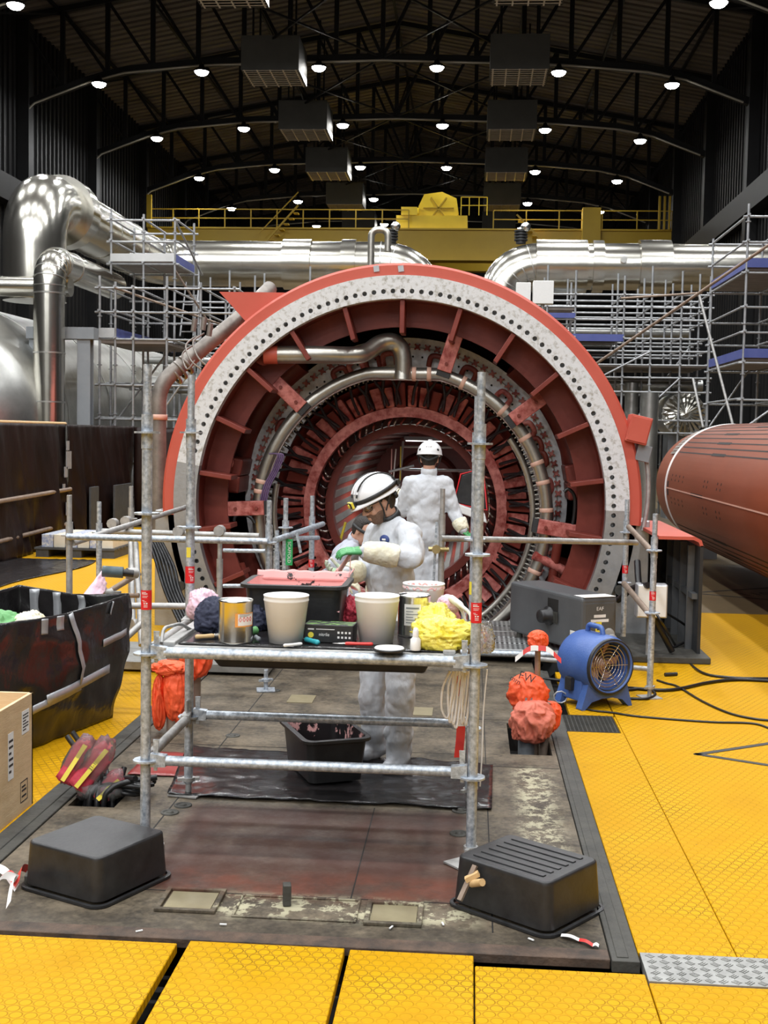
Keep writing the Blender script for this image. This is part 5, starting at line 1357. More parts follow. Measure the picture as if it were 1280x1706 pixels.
s3 = standard(wp, XL1, YB_, .06, zz(321, 625, YB_), [zz(320, v, YB_) for v in (722, 880, 1062, 1195)], sleeve=zz(321, 698, YB_))
s4 = standard(wp, XR1, YB_, .06, zz(797, 660, YB_), [zz(785, v, YB_) for v in (900, 1080, 1215)], sleeve=zz(797, 720, YB_))
for x, y, rz in ((XL0, YA, .2), (XL1, YB_, -.2), (XR1, YB_, .3)): jackfoot(wp, x, y, rz=rz, s=.085)
jackfoot(wp, XR0, YA, rz=.7, s=.09)
sticker((XL0, YA), zz(245, 1015, YA), .092, s1); sticker((XR0, YA), zz(793, 1037, YA), .094, s2); sticker((XL1, YB_), zz(319, 971, YB_), .092, s3, (.5, -.85, 0))
m = MB(); m.grid(6, 1, lambda u, v: V((XL1 + .0255 * math.cos(-2.2 + u * 1.0), YB_ + .0255 * math.sin(-2.2 + u * 1.0), zz(318, 928, YB_) + .055 * v))); m.build('yellow_sticker', M['label_yellow'], s3)
m = MB(); m.grid(6, 1, lambda u, v: V((XR1 + .0255 * math.cos(-2.9 + u * 1.2), YB_ + .0255 * math.sin(-2.9 + u * 1.2), zz(783, 990, YB_) + .07 * v))); m.build('yellow_sticker', M['label_yellow'], s4)
def wedgehead(mb, p, d, tall=.10):
    """ledger end casting gripping a rosette; p at the standard axis, d along the ledger"""
    p, d = V(p), V(d).normalized(); s_ = V((-d.y, d.x, 0))
    q = lambda a, b, c: p + d * a + s_ * b + V((0, 0, c))
    mb.hexa([q(.026, -.02, -.03), q(.10, -.024, -.026), q(.10, .024, -.026), q(.026, .02, -.03), q(.026, -.02, .035), q(.10, -.024, .026), q(.10, .024, .026), q(.026, .02, .035)])
    mb.hexa([q(.040, -.004, -.05), q(.056, -.004, -.05), q(.056, .004, -.05), q(.040, .004, -.05), q(.036, -.004, tall), q(.064, -.004, tall), q(.064, .004, tall), q(.036, .004, tall)])
def ledger(parent, a, b, r=TUBE, mk='galv', wedge=True):
    a, b = V(a), V(b); d = (b - a).normalized()
    m = MB(); m.cyl(a + d * .09, b - d * .09, r, n=16); o = m.build('ledger', M[mk], parent)
    for p_, d_ in ((a, d), (b, -d)): m = MB(); wedgehead(m, p_, d_); m.build('wedge_head', M[mk], o)
    return o
zt, zl, zm = zz(246, 1086, YA), zz(246, 1266, YA), zz(320, 1190, YB_)
ledger(wp, (XL0, YA, zt), (XR0, YA, zt), r=.027)
ledger(wp, (XL0, YA, zl), (XR0, YA, zl))
ledger(wp, (XL1, YB_, zm), (XR1, YB_, zm)); ledger(wp, (XL1, YB_, zt - .01), (XR1, YB_, zt - .01))
for xa, xb in ((XL0, XL1), (XR0, XR1)):
    ledger(wp, (xa, YA, zl), (xb, YB_, zl - .01), mk='galv_worn'); ledger(wp, (xa, YA, zt), (xb, YB_, zt), mk='galv_worn')
ZD = zt + .035
m = MB()
for k in range(3):
    y0 = YA + .03 + k * .29; m.bx(XL0 + .10, XR0 - .07, y0, y0 + .27, ZD - .05, ZD - .006)
m.build('deck', M['galv_worn'], wp, bevel=.006)
m = MB(); m.grid(40, 20, lambda u, v: V((XL0 + .14 + (XR0 - .10 - XL0 - .14) * u, YA + .045 + (YB_ - YA - .05) * v, ZD + .004 * noise.noise((u * 14, v * 9, 3)))))
m.build('deck_cover', M['black_film'], wp, solid=.004)
for x in (XL0 + .10, XR0 - .12):
    m = MB(); m.bx(x - .03, x + .03, YA + .03, YB_ - .04, ZD - .02, ZD + .012); m.build('deck_end_hook', M['galv_worn'], wp, bevel=.006)
m = MB(); m.tube(fillet([(XL0 + .06, YA + .05, ZD), (XL0 + .05, YA + .12, ZD + .06), (XL0 + .09, YA + .3, ZD + .055), (XL0 + .12, YA + .42, ZD)], .04), .009, n=8); m.build('deck_lock_bar', M['galv_worn'], wp)
def rrect(w, d, r, k=5):
    out = []
    for cx_, cy_, a in ((w / 2 - r, d / 2 - r, 0), (-w / 2 + r, d / 2 - r, 90), (-w / 2 + r, -d / 2 + r, 180), (w / 2 - r, -d / 2 + r, 270)):
        out += [(cx_ + r * math.cos(R(a + 90 * i / k)), cy_ + r * math.sin(R(a + 90 * i / k))) for i in range(k + 1)]
    return out
def tub(name, label, cat, c, w, d, h, rz=0, flip=False, taper=.90, mk='black', ribs=False, group=None, wall=.006, inner='black'):
    t = thing(name, label, cat, c, group)
    T = Matrix.Translation(c) @ Matrix.Rotation(rz, 4, 'Z')
    Z_ = (lambda z: h - z) if flip else (lambda z: z)
    def loft(secs, mname, pname, par):
        m = MB(T); n = None; vs = []
        for s, z, r in secs:
            p = rrect(w * s, d * (1 - (1 - s) * w / d), r); n = len(p); vs += [(x, y, Z_(z)) for x, y in p]
        fs = []
        for j in range(len(secs) - 1):
            fs += [(j * n + i, j * n + (i + 1) % n, (j + 1) * n + (i + 1) % n, (j + 1) * n + i) for i in range(n)]
        m.add(vs, fs, True); m.add(vs[:n], [tuple(range(n))]); m.add(vs[-n:], [tuple(range(n))])
        return m.build(pname, M[mname], par)
    b = loft([(taper - .05, 0, .03), (taper - .012, .004, .04), (taper, .018, .045), (1.0, h - .02, .05)], mk, 'body', t)
    # body open top: inner wall
    q = b.modifiers.new('edge', 'BEVEL'); q.width = .004; q.limit_method = 'ANGLE'; q.angle_limit = R(50); q.segments = 2
    m = MB(T); n0 = rrect(w + .012, d + .012, .055); n1 = rrect(w + .04, d + .04, .065)
    k = len(n0); vs = [(x, y, Z_(h - .012)) for x, y in n0] + [(x, y, Z_(h - .010)) for x, y in n1] + [(x, y, Z_(h)) for x, y in n1] + [(x, y, Z_(h)) for x, y in n0]
    m.add(vs, [(j * k + i, j * k + (i + 1) % k, ((j + 1) % 4) * k + (i + 1) % k, ((j + 1) % 4) * k + i) for j in range(4) for i in range(k)])
    m.build('rim', M[mk], t)
    if ribs:
        for i in range(6):
            m = MB(T); y = -d * .33 + i * d * .132; m.bx(-w * .36, w * .36, y - .012, y + .012, h - .001, h + .005); m.build('rib', M[mk], t, bevel=.003)
    return t, T
def open_tub(name, label, cat, c, w, d, h, rz=0, taper=.86, mk='black', smear=None, group=None, fill=None):
    """upright tub with real walls"""
    t = thing(name, label, cat, c, group)
    T = Matrix.Translation(c) @ Matrix.Rotation(rz, 4, 'Z')
    def loft(secs, mi, pname, par, bottom=True):
        m = MB(T); vs = []
        for s, z, r in secs:
            p = rrect(w * s, d * (1 - (1 - s) * w / d), r); n = len(p); vs += [(x, y, z) for x, y in p]
        m.add(vs, [(j * n + i, j * n + (i + 1) % n, (j + 1) * n + (i + 1) % n, (j + 1) * n + i) for j in range(len(secs) - 1) for i in range(n)], True)
        if bottom: m.add(vs[:n], [tuple(range(n))])
        return m.build(pname, M[mi], par)
    loft([(taper, 0, .04), (1.0, h, .05)], mk, 'body', t)
    loft([(taper - .02, .012, .04), (.975, h, .05)], smear or mk, 'inner_wall', t)
    m = MB(T); n0 = rrect(w * .972, d - .028 * w, .05); n1 = rrect(w + .05, d + .05, .07); k = len(n0)
    vs = [(x, y, h + .001) for x, y in n0] + [(x, y, h + .001) for x, y in n1] + [(x, y, h - .018) for x, y in n1] + [(x, y, h - .018) for x, y in rrect(w * .99, d - .01 * w, .05)]
    m.add(vs, [(j * k + i, j * k + (i + 1) % k, ((j + 1) % 4) * k + (i + 1) % k, ((j + 1) % 4) * k + i) for j in range(3) for i in range(k)]); m.build('rim', M[mk], t, bevel=.003)
    return t, T
def smear_mat(name, base, over, lo, hi, scale, r):
    m = mat(name, base, r, 0, (scale, .95, over))
    rp = [n for n in m.node_tree.nodes if n.type == 'VALTORGB'][0]; rp.color_ramp.elements[0].position = lo; rp.color_ramp.elements[1].position = hi
    return m
M['pink_smear'] = smear_mat('pink_smeared_black_plastic', (.012, .012, .013), (.78, .40, .38), .40, .43, 9, .35)
M['pink_spots'] = smear_mat('pink_spotted_black_plastic', (.012, .012, .013), (.74, .42, .40), .54, .57, 9, .35)

# upturned tubs on the floor
c = (fl(45, 1475) + fl(280, 1460)) / 2; tub('mortar_tub', 'upturned square black plastic tub standing beside the barrier ribbon', 'tub', (c.x - .005, c.y, 0), .46, .45, .205, R(64), True, .95)
c = (fl(765, 1510) + fl(998, 1510)) / 2; tub('mortar_tub', 'upturned black plastic tub with ribbed bottom beside the pole foot', 'tub', (c.x - .01, c.y + .0, 0), .50, .42, .215, R(-37.5), True, .95, ribs=True)

# under the table
m = MB()
def sheetfn(u, v):
    a, b, c_, d_ = V((-1.62, 6.35, 0)), V((.15, 6.33, 0)), V((.17, 7.2, 0)), V((-1.75, 7.35, 0))
    p = (a * (1 - u) + b * u) * (1 - v) + (d_ * (1 - u) + c_ * u) * v
    p.y += .05 * noise.noise((u * 5, 2, 1)) * (1 - v)
    p.z = .006 + .018 * abs(noise.noise((p.x * 3.5, p.y * 5, 1.5))) + .012 * abs(noise.noise((p.x * 9, p.y * 14, 3)))
    return p
m.grid(70, 40, sheetfn); tag(m.build('plastic_sheet', M['black_film'], solid=.003), 'crumpled black plastic sheet on the steel floor under the scaffold table', 'plastic sheet')
m = MB(); m.grid(20, 12, lambda u, v: V((-1.95 + .5 * u, 6.72 + .5 * v, .004 + .008 * abs(noise.noise((u * 5, v * 4, 3))))));
tag(m.build('red_sheet', mat('dark_red_sheet', (.22, .03, .03), .3, 0, (5, .2, (.28, .05, .045)), (8, .3, .02)), solid=.003), 'dark red plastic sheet lying at the rear pole foot', 'plastic sheet')
ft = fl(548, 1290); open_tub('mortar_tub', 'open black plastic tub smeared with pink on the floor under the table', 'tub', (-.825, 6.88, .028), .36, .56, .25, R(24), smear='pink_spots')
c = V((-.66, 6.12, ZD - .20)); t = thing('drip_tray', 'long shallow black tray slung beneath the scaffold table deck', 'tray', c)
m = MB(); x0, x1 = at(365, 1110, 5.9).x, at(720, 1120, 5.9).x
vs = []
for z, k in ((zt - .035, 0), (zt - .10, .03)): vs += [(x0 + k * 1.5, YA + .16 + k, z), (x1 - k, YA + .16 + k, z), (x1 - k, YB_ - .08 - k, z), (x0 + k * 1.5, YB_ - .08 - k, z)]
m.hexa([vs[i] for i in (4, 5, 6, 7, 0, 1, 2, 3)]); m.build('body', M['black'], t, bevel=.012)
m = MB()
for x in (x0 + .1, x1 - .1): m.bx(x - .015, x + .015, YA + .12, YB_ - .06, zt - .035, zt - .022)
m.build('hanger', M['galv'], t)

# ---------------------------------------------------------------- things on the table
def on(u, v): return fl(u, v, ZD + .004)
def tin(label, u, v, rad, h, lab):
    p = on(u, v); p.y += rad; p.z = ZD + .004
    t = thing('paint_tin', label, 'tin', p)
    m = MB(); m.lathe([(rad * .97, 0), (rad, .004), (rad, .008), (rad * .985, .012), (rad * .985, h - .014), (rad, h - .01), (rad, h - .002), (rad * .97, h), (rad * .93, h - .004), (rad * .9, h - .012), (.001, h - .012)], p, n=40); m.lathe([(.001, 0), (rad * .97, 0)], p, n=40); m.build('body', M['tin'], t)
    a0 = math.atan2(-p.y, -p.x)
    f = lambda ang, z, rr: V((p.x + rr * math.cos(ang), p.y + rr * math.sin(ang), p.z + z))
    for nm, mk, (u0, u1, z0, z1), dr in lab:
        m = MB(); m.grid(12, 1, lambda a, b: f(a0 + u0 + (u1 - u0) * a, (z0 + (z1 - z0) * b) * h, rad * .985 + dr)); m.build(nm, M[mk], t)
    return t
diam = []
t = tin('shiny paint tin with orange bordered hazard label nearest the corner pole', 387, 1074, .083, .205, (('label', 'label_orange', (-.05, 1.25, .40, .72), .0008), ('label', 'label_white', (.12, 1.18, .43, .70), .0014)))
p = V(t.location)
m = MB()
a0 = math.atan2(-p.y, -p.x)
for k in range(4):
    a = a0 + .25 + k * .23; r_ = .083; q = lambda dx, dz: V((p.x + (r_ * .985 + .002) * math.cos(a + dx), p.y + (r_ * .985 + .002) * math.sin(a + dx), p.z + .118 + dz))
    for (ax_, az_), (bx_, bz_) in (((-.08, 0), (0, .011)), ((0, .011), (.08, 0)), ((.08, 0), (0, -.011)), ((0, -.011), (-.08, 0))): m.bar(q(ax_, az_), q(bx_, bz_), .0016, .0016)
m.build('hazard_marks', M['label_red'], t)
m = MB()
for k in range(3):
    m.grid(8, 1, lambda u, v: V((p.x + (.083 * .985 + .002) * math.cos(a0 + .2 + (.5 + .2 * k) * u), p.y + (.083 * .985 + .002) * math.sin(a0 + .2 + (.5 + .2 * k) * u), p.z + .130 + k * .005 + .002 * v)))
m.build('print', M['steel_grey'], t)
t = tin('shiny paint tin with white paper label between the white buckets', 688, 1062, .083, .205, (('label', 'label_white', (-.62, .42, .28, .80), .0008), ('label', 'label_white', (.55, 1.0, .55, .75), .0008)))
p = V(t.location); a0 = math.atan2(-p.y, -p.x); m = MB()
for k in range(6): m.grid(8, 1, lambda u, v: V((p.x + .0834 * math.cos(a0 - .5 + (.45 + .35 * (k % 2)) * u), p.y + .0834 * math.sin(a0 - .5 + (.45 + .35 * (k % 2)) * u), p.z + .07 + k * .014 + (.004 if k < 5 else .009) * v)))
m.build('print', M['steel_grey'], t)
def bucket(label, u, v, r0, r1, h, pink=False, lift=0):
    p = on(u, v); p.y += r0; p.z = ZD + .004
    t = thing('bucket', label, 'bucket', p)
    m = MB(); m.lathe([(.001, .0), (r0, 0), (r1 * .985, h - .03), (r1 * 1.0, h - .028), (r1 * 1.01, h - .022), (r1 * .99, h - .018), (r1 * 1.0, h - .006), (r1 * 1.02, h - .003), (r1 * 1.01, h), (r1 * .97, h - .002), (r0 * .96, .02), (.001, .015)], p, n=44); m.build('body', M['white_plastic'], t)
    if pink:
        m = MB(); m.lathe([(.001, h - .04), (r1 * .5, h - .036), (r1 * .93, h - .035)], p, n=36); m.build('pink_resin', M['pink'], t)
        m = MB()
        for k in range(9):
            a = k * .7; m.tube([p + V((r1 * .965 * math.cos(a + i * .07), r1 * .965 * math.sin(a + i * .07), h - .02 - .006 * math.sin(i * 1.3 + k))) for i in range(8)], .006, n=6)
        m.build('pink_smear', M['pink'], t)
    return t
bucket('plain white plastic bucket standing next to the hazard labelled tin', 472, 1074, .080, .108, .228)
bucket('plain white plastic bucket standing between glove box and yellow bag', 625, 1074, .080, .108, .228)
bucket('white plastic bucket filled with pink resin behind the yellow bag', 704, 1046, .082, .110, .225, True)
ptc = on(488, 1052); t, T = open_tub('mortar_tub', 'open black plastic tub full of pink resin on the table', 'tub', (-.885, 6.16, ZD + .004), .50, .40, .235, 0, .90, smear='pink_smear')
m = MB(T); m.grid(24, 18, lambda u, v: V(((u - .5) * .47, (v - .5) * .35, .10 + .02 * noise.noise((u * 6, v * 6, 2)) + .03 * (v > .6) * v))); m.build('pink_resin', M['pink'], t)
m = MB(T)
m.grid(40, 4, lambda u, v: V(((u - .5) * .50, -.155 + .34 + .015 * v, .215 + (.05 + .012 * noise.noise((u * 9, 1, 1))) * v))); m.build('pink_smear', M['pink_smear'], t, solid=.006)
# glove carton
p = on(548, 1071); t = thing('glove_box', 'black printed carton of disposable gloves lying between the two white buckets', 'carton', (p.x, p.y + .06, ZD + .004))
T = Matrix.Translation((p.x, p.y + .06, ZD + .004)) @ Matrix.Rotation(R(-4), 4, 'Z')
m = MB(T); m.bx(-.12, .12, -.055, .065, 0, .085); b = m.build('carton', M['black'], t, bevel=.003)
m = MB(T); m.bx(-.115, .115, -.05, .06, .085, .0856)
gm = smear_mat('green_printed_top', (.02, .022, .02), (.16, .30, .08), .5, .55, 26, .4); m.build('printed_top', gm, t)
text('lettering', 'nitrile', .022, T @ facing((-.02, -.0558, .038), (0, -1, 0)), M['label_white'], b)
m = MB(T)
for k in range(4): m.bx(.045 + k * .018, .055 + k * .018, -.056, -.0552, .045, .055)
for k in range(4): m.bx(.045 + k * .018, .055 + k * .018, -.056, -.0552, .022, .032)
m.bx(-.10, -.07, -.056, -.0552, .060, .066); m.bx(-.06, .03, -.056, -.0552, .062, .065)
m.build('print', M['label_white'], b)
m = MB(T); m.cyl((-.085, -.0552, .035), (-.085, -.0565, .035), .014, n=14); m.build('print', M['label_yellow'], b)
# small things
def rag(name, label, cat, u, v, r, seed, mk, amp=.3, fr=2.4, dy=0, dz=0):
    p = on(u, v); c = V((p.x, p.y + r[1] + dy, ZD + .004 + r[2] * .8 + dz)); return tag(lump(c, r, seed, amp, fr).build(name, M[mk]), label, cat)
rag('pink_rag', 'pale pink cloth heaped on the table corner beside the dark navy cloth', 'cloth', 333, 1035, (.075, .09, .085), 2, 'pink_rag')
rag('navy_rag', 'crumpled navy cloth heaped behind the hazard labelled tin', 'cloth', 352, 1058, (.095, .09, .085), 5, 'navy_rag')
rag('navy_rag', 'dark cloth lump between the shiny tin and the first bucket', 'cloth', 425, 1052, (.06, .08, .07), 9, 'navy_rag')
rag('red_rag', 'crumpled dark red cloth tucked between the pink tub and white bucket', 'cloth', 577, 1040, (.045, .06, .07), 15, 'red_rag', .4, 3)
rag('yellow_bag', 'crumpled bright yellow plastic bag on the table end', 'plastic bag', 738, 1084, (.13, .10, .07), 21, 'yellow_bag', .45, 2.0)
rag('yellow_bag', 'smaller yellow plastic bag heap rising behind the large one', 'plastic bag', 722, 1066, (.085, .08, .085), 33, 'yellow_bag', .45, 2.6)
rag('pink_rag', 'pink cloth resting on top of the yellow bags', 'cloth', 745, 1056, (.055, .06, .045), 26, 'pink_rag', .3, 2.4, .0, .10)
rag('clear_bag', 'clear crumpled plastic bag hanging at the pole by the table end', 'plastic bag', 806, 1092, (.045, .05, .075), 41, 'clear_film', .4, 2.6, .03, .0)
def stick(name, label, cat, u0, v0, u1, v1, r, mk, tip=None, z=0.0):
    a, b = on(u0, v0), on(u1, v1); a.z = b.z = ZD + .006 + r + z
    t = thing(name, label, cat, (a + b) / 2)
    m = MB(); d = (b - a).normalized(); L_ = (b - a).length
    m.lathe([(.001, 0), (r * .8, .003), (r, .01), (r * .85, L_ * .5), (r, L_ - .008), (r * .7, L_)] if r > .006 else [(.001, 0), (r, .002), (r, L_)], a, d, n=12); m.build('handle', M[mk], t)
    if tip:
        m = MB(); m.cyl(b, b + d * tip[0], tip[1], tip[2], n=8); m.build('tip', M[tip[3]], t)
    return t
stick('scraper', 'wooden handled brush lying at the foot of the hazard labelled tin', 'brush', 325, 1066, 356, 1064, .012, 'wood_handle', (.03, .012, .012, 'tin'))
stick('screwdriver', 'teal handled screwdriver lying in front of the glove carton', 'screwdriver', 531, 1076, 509, 1070, .013, 'teal', (.05, .004, .003, 'tin'))
stick('knife', 'red handled knife lying in front of the white bucket', 'knife', 622, 1077, 575, 1076, .009, 'ribbon_r', (.06, .007, .001, 'tin'))
stick('paint_stick', 'short dirty white stick before the first bucket', 'stick', 472, 1079, 503, 1076, .008, 'paper')
stick('tape_roll', 'green tape roll tucked beside the first white bucket', 'tape roll', 415, 1060, 428, 1058, .022, 'light_green')
stick('vial', 'grey capped vial lying before the first white bucket', 'vial', 432, 1070, 426, 1066, .012, 'steel_grey')
p = on(648, 1087); t = thing('pot_lid', 'round white topped lid lying at the front edge of the table', 'lid', (p.x, p.y + .03, ZD + .004)); m = MB(); m.lathe([(.001, 0), (.072, 0), (.076, .004), (.076, .012), (.07, .014)], (p.x, p.y + .03, ZD + .006), n=32); m.build('rim', M['black'], t); m = MB(); m.lathe([(.07, .012), (.066, .018), (.001, .017)], (p.x, p.y + .03, ZD + .006), n=32); m.build('top', M['paper'], t)
p = on(692, 1085); t = thing('squeeze_bottle', 'small white squeeze bottle beside the yellow bag', 'bottle', (p.x, p.y + .02, ZD + .006)); m = MB(); m.lathe([(.001, 0), (.024, 0), (.025, .005), (.024, .05), (.014, .062), (.013, .066)], (p.x, p.y + .02, ZD + .006), n=20); m.build('body', M['white_plastic'], t); m = MB(); m.lathe([(.015, .064), (.014, .088), (.009, .104), (.001, .105)], (p.x, p.y + .02, ZD + .006), n=16); m.build('cap', M['label_white'], t)
# ---------------------------------------------------------------- hands (used for gloves too)
def hand(mb, wrist, d, n_, side=1, size=.19, curl=.5, spread=.12, thumb=.6):
    """palm and five fingers: wrist point, direction d to the knuckles, n_ = palm normal (fingers curl towards it)"""
    d = V(d).normalized(); n_ = V(n_); n_ = (n_ - d * n_.dot(d)).normalized(); s = d.cross(n_) * side
    k = size / .19
    P = lambda a, b, c: V(wrist) + (d * a + s * b + n_ * c) * k
    for b in (-.030, -.010, .010, .030): mb.cone(P(.012, b * .75, 0), P(.088, b, .002), .0135 * k, .0115 * k, 8)
    mb.cone(P(-.03, -.008, 0), P(.03, -.008, 0), .021 * k, .021 * k, 10); mb.cone(P(-.03, .012, 0), P(.03, .012, 0), .021 * k, .021 * k, 10)
    for i, (b, L_) in enumerate(((.031, .070), (.0105, .080), (-.0105, .074), (-.031, .058))):
        p = P(.088, b, .002); a = 0
        for j, f in enumerate((.46, .30, .24)):
            a += curl * (.55, .75, .6)[j] * (1 + .12 * i)
            q = p + (d * math.cos(a) + n_ * math.sin(a) + s * (b * spread * 8)) .normalized() * L_ * f * k
            r0 = (.0098, .0090, .0082)[j] * k
            mb.cone(p, q, r0, r0 * .93, 8); p = q
    p = P(.018, .030, .006); dirs = ((d * .62 + s * .72 + n_ * .25), (d * .85 + s * .35 + n_ * .45 * thumb * 2), (d * .9 + s * .0 + n_ * .6 * thumb * 2))
    for j, (v_, L_) in enumerate(zip(dirs, (.042, .034, .026))):
        q = p + v_.normalized() * L_ * k; mb.cone(p, q, (.0135, .0112, .0098)[j] * k, (.0115, .010, .009)[j] * k, 8); p = q
p = on(765, 1060); m = MB(); hand(m, V((p.x - .02, p.y + .05, ZD + .17)), (.75, -.3, -.5), (0, -.3, -.9), 1, .17, .35); g = m.build('work_glove', M['paper']); remesh(g, .004, 2); tag(g, 'white work glove draped over the yellow bags by the pole', 'glove')
# ---------------------------------------------------------------- ribbons and straps at the table end
def ribbon(mb, pts, w, wd, mi=0, k=10):
    P = bez(pts, k); wd = V(wd).normalized() * w / 2
    vs = [q for p in P for q in (p - wd, p + wd)]
    mb.add(vs, [(2 * i, 2 * i + 1, 2 * i + 3, 2 * i + 2) for i in range(len(P) - 1)], True, mi)
t = thing('white_straps', 'bundle of thin white straps hanging below the table end beside the pole', 'straps', at(750, 1150, 5.75))
for k in range(7):
    u = 738 + k * 5; Y = 5.70 + .015 * k
    m = MB(); m.tube(bez([at(u + 12, 1118, Y), at(u + (k % 3) * 4, 1145, Y - .01), at(u - 2 + (k * 7 % 9), 1180 + (k * 13 % 24), Y), at(u + 8, 1196 + (k * 5 % 18), Y + .01), at(u + 14, 1160, Y + .02), at(u + 18, 1118, Y + .02)], 6), .0062, n=6); m.build('strap', M['ribbon_w'], t)
m = MB(); m.tube(bez([at(812, 1115, 5.6), at(806, 1180, 5.6), at(803, 1260, 5.6), at(800, 1310, 5.6)], 6), .004, n=6); tag(m.build('white_strap', M['ribbon_w']), 'single long white strap hanging down behind the pole', 'strap')
bt = thing('barrier_tape', 'red and white barrier tape hanging between the table ledgers', 'barrier tape', at(768, 1200, 5.9))
pts = [at(772, 1118, 5.95), at(762, 1160, 5.93), at(768, 1210, 5.92), at(764, 1262, 5.93)]
P = bez(pts, 8)
for j in range(3):
    m = MB(); ribbon(m, P[j * 8:(j + 1) * 8 + 1], .045, (1, .25, 0), k=2); m.build('red_stretch' if j % 2 == 0 else 'white_stretch', M['ribbon_r'] if j % 2 == 0 else M['ribbon_w'], bt)
# ---------------------------------------------------------------- orange covered posts
def cover(c, r, seed, ztop, zbot, nu=48, nv=30, rag_=.5):
    m = MB()
    def fn(u, v):
        a = 2 * PI * u; z = ztop + (zbot - ztop) * v
        k = (.35 + .65 * min(1, v * 4.0) ** .6) if v < .25 else 1.0
        rr = r * k * (1 + .22 * noise.noise((math.cos(a) * 1.6 + seed, math.sin(a) * 1.6, v * 2.5)) + .10 * math.sin(a * 5 + seed + v * 3) * v)
        return V((c[0] + rr * math.cos(a), c[1] + rr * math.sin(a) * .8, z - (.05 * noise.noise((math.cos(a) * 2, math.sin(a) * 2, seed)) * rag_ * 4 if v > .9 else 0)))
    m.grid(nu, nv, fn)
    m.ell((c[0], c[1], ztop - .01), (r * .38, r * .32, .03))
    return m
def bag(c, r, seed, folds=7, depth=.09, nu=96, nv=60, sag=.12):
    """cloth bag gathered at the top, hanging in vertical folds"""
    m = MB(); c = V(c)
    def fn(q, p):
        t = (1 - p.z) / 2; o = V((seed * 1.3, -seed, seed * .4))
        w = V((p.x * 1.5, p.y * 1.5, p.z * .75)) + o
        w += V((noise.noise(w), noise.noise(w + V((7, 0, 0))), noise.noise(w + V((0, 7, 0))))) * .6
        r1 = 1 - 2.4 * abs(noise.noise(w * 1.5)); r2 = 1 - 2.4 * abs(noise.noise(w * 3.4 + o))
        k = 1 + .20 * r1 + .09 * r2 + .18 * noise.noise(p * 1.1 + o)
        return V((q.x * k, q.y * k, q.z * (1 + .10 * r1 * (t > .5) + .08 * noise.noise(p * 1.6 + o)) - sag * r[2] * (1 - t)))
    return m.ell(c, r, None, nu, nv, fn)
# left post
cl = fl(285, 1215); Yl = 7.75
t = thing('capped_stud', 'steel stud with bright orange cover bag behind the rear left pole', 'covered stud', (at(285, 1150, Yl).x, Yl, 0))
x = at(288, 1150, Yl).x
m = MB(); m.cyl((x, Yl, 0), (x, Yl, .50), .04, n=14); m.build('stud', M['rust_tube'], t)
for u, v, r_, sd in ((266, 1166, (.042, .06, .19), 5), (293, 1152, (.078, .07, .19), 11), (284, 1112, (.105, .08, .055), 8)):
    bag(at(u, v, Yl - .03), r_, sd, sag=.05).build('cover_bag', M['hivis_orange'], t)
t = thing('capped_stud', 'duller orange cover bag on a stud half hidden behind the rear left pole', 'covered stud', (at(325, 1150, 8.1).x, 8.1, 0))
x = at(325, 1150, 8.1).x
m = MB(); m.cyl((x, 8.1, 0), (x, 8.1, .5), .04, n=14); m.build('stud', M['rust_tube'], t)
bag((x, 8.1, .46), (.105, .1, .17), 6).build('cover_bag', M['hivis_orange'], t)
# right post in the floor opening
xp, yp = .42, 7.92
t = thing('capped_stud', 'tall thin rod with tied orange cap and two orange bags rising from the floor opening', 'covered stud', (xp, yp, -.58))
def pz(v): return at(900, v, yp).z
m = MB(); m.cyl((xp + .06, yp + .03, -.6), (xp + .045, yp + .02, pz(1062)), .019, n=12); m.build('rod', M['rust_tube'], t)
m = MB(); m.cyl((xp - .02, yp - .1, -.6), (xp - .02, yp - .1, .30), .055, n=14); m.build('thick_stud', M['steel_grey'], t)
m = MB(); m.cyl((xp + .10, yp - .05, -.6), (xp + .10, yp - .05, .25), .035, n=12); m.build('stud', M['rust_tube'], t)
bag((xp + .045, yp + .02, pz(1066)), (.058, .05, .07), 14).build('cap', M['hivis_orange'], t)
b1 = bag((at(880, 1150, yp).x, yp - .02, pz(1152)), (.115, .11, .145), 4).build('cover_bag', M['hivis_orange'], t)
bag((at(888, 1183, yp - .12).x, yp - .14, pz(1190)), (.125, .11, .150), 17).build('cover_bag', M['salmon_fabric'], t)
bag((at(918, 1188, yp).x, yp - .0, pz(1190)), (.06, .07, .11), 27).build('cover_bag', M['hivis_orange'], t)
for u, v0, v1 in ((862, 1190, 1228), (905, 1195, 1220)):
    m = MB(); a, b = at(u, v0, yp - .16), at(u, v1, yp - .16); lump((a + b) / 2, (.035, .04, .11), u, .25, 2).build('hanging_fold', M['salmon_fabric'], t)
n_ = V((-.3, -.95, .25))
text('lettering', 'FW', .075, facing(at(878, 1129, yp - .185), n_, (.25, 0, 1)), M['ink'], b1); text('lettering', 'mm', .05, facing(at(859, 1133, yp - .175), n_, (.5, 0, 1)), M['ink'], b1)
rb = thing('barrier_tape', 'red and white ribbon tied round the orange cap of the tall rod', 'barrier tape', (xp + .045, yp - .03, pz(1072)))
kx = V((xp + .045, yp - .05, pz(1078)))
for sgn, segs in ((-1, 3), (1, 3)):
    for j in range(segs):
        f0, f1 = j / segs, (j + 1) / segs
        q = lambda f: kx + V((sgn * .15 * f, -.02 * f, -.06 * f + .02 * math.sin(f * 4)))
        m = MB(); ribbon(m, [q(f0), q((f0 + f1) / 2), q(f1)], .035, (0, .3, 1), k=4); m.build('white_stretch' if j % 2 == (0 if sgn < 0 else 1) else 'red_stretch', M['ribbon_w'] if j % 2 == (0 if sgn < 0 else 1) else M['ribbon_r'], rb)
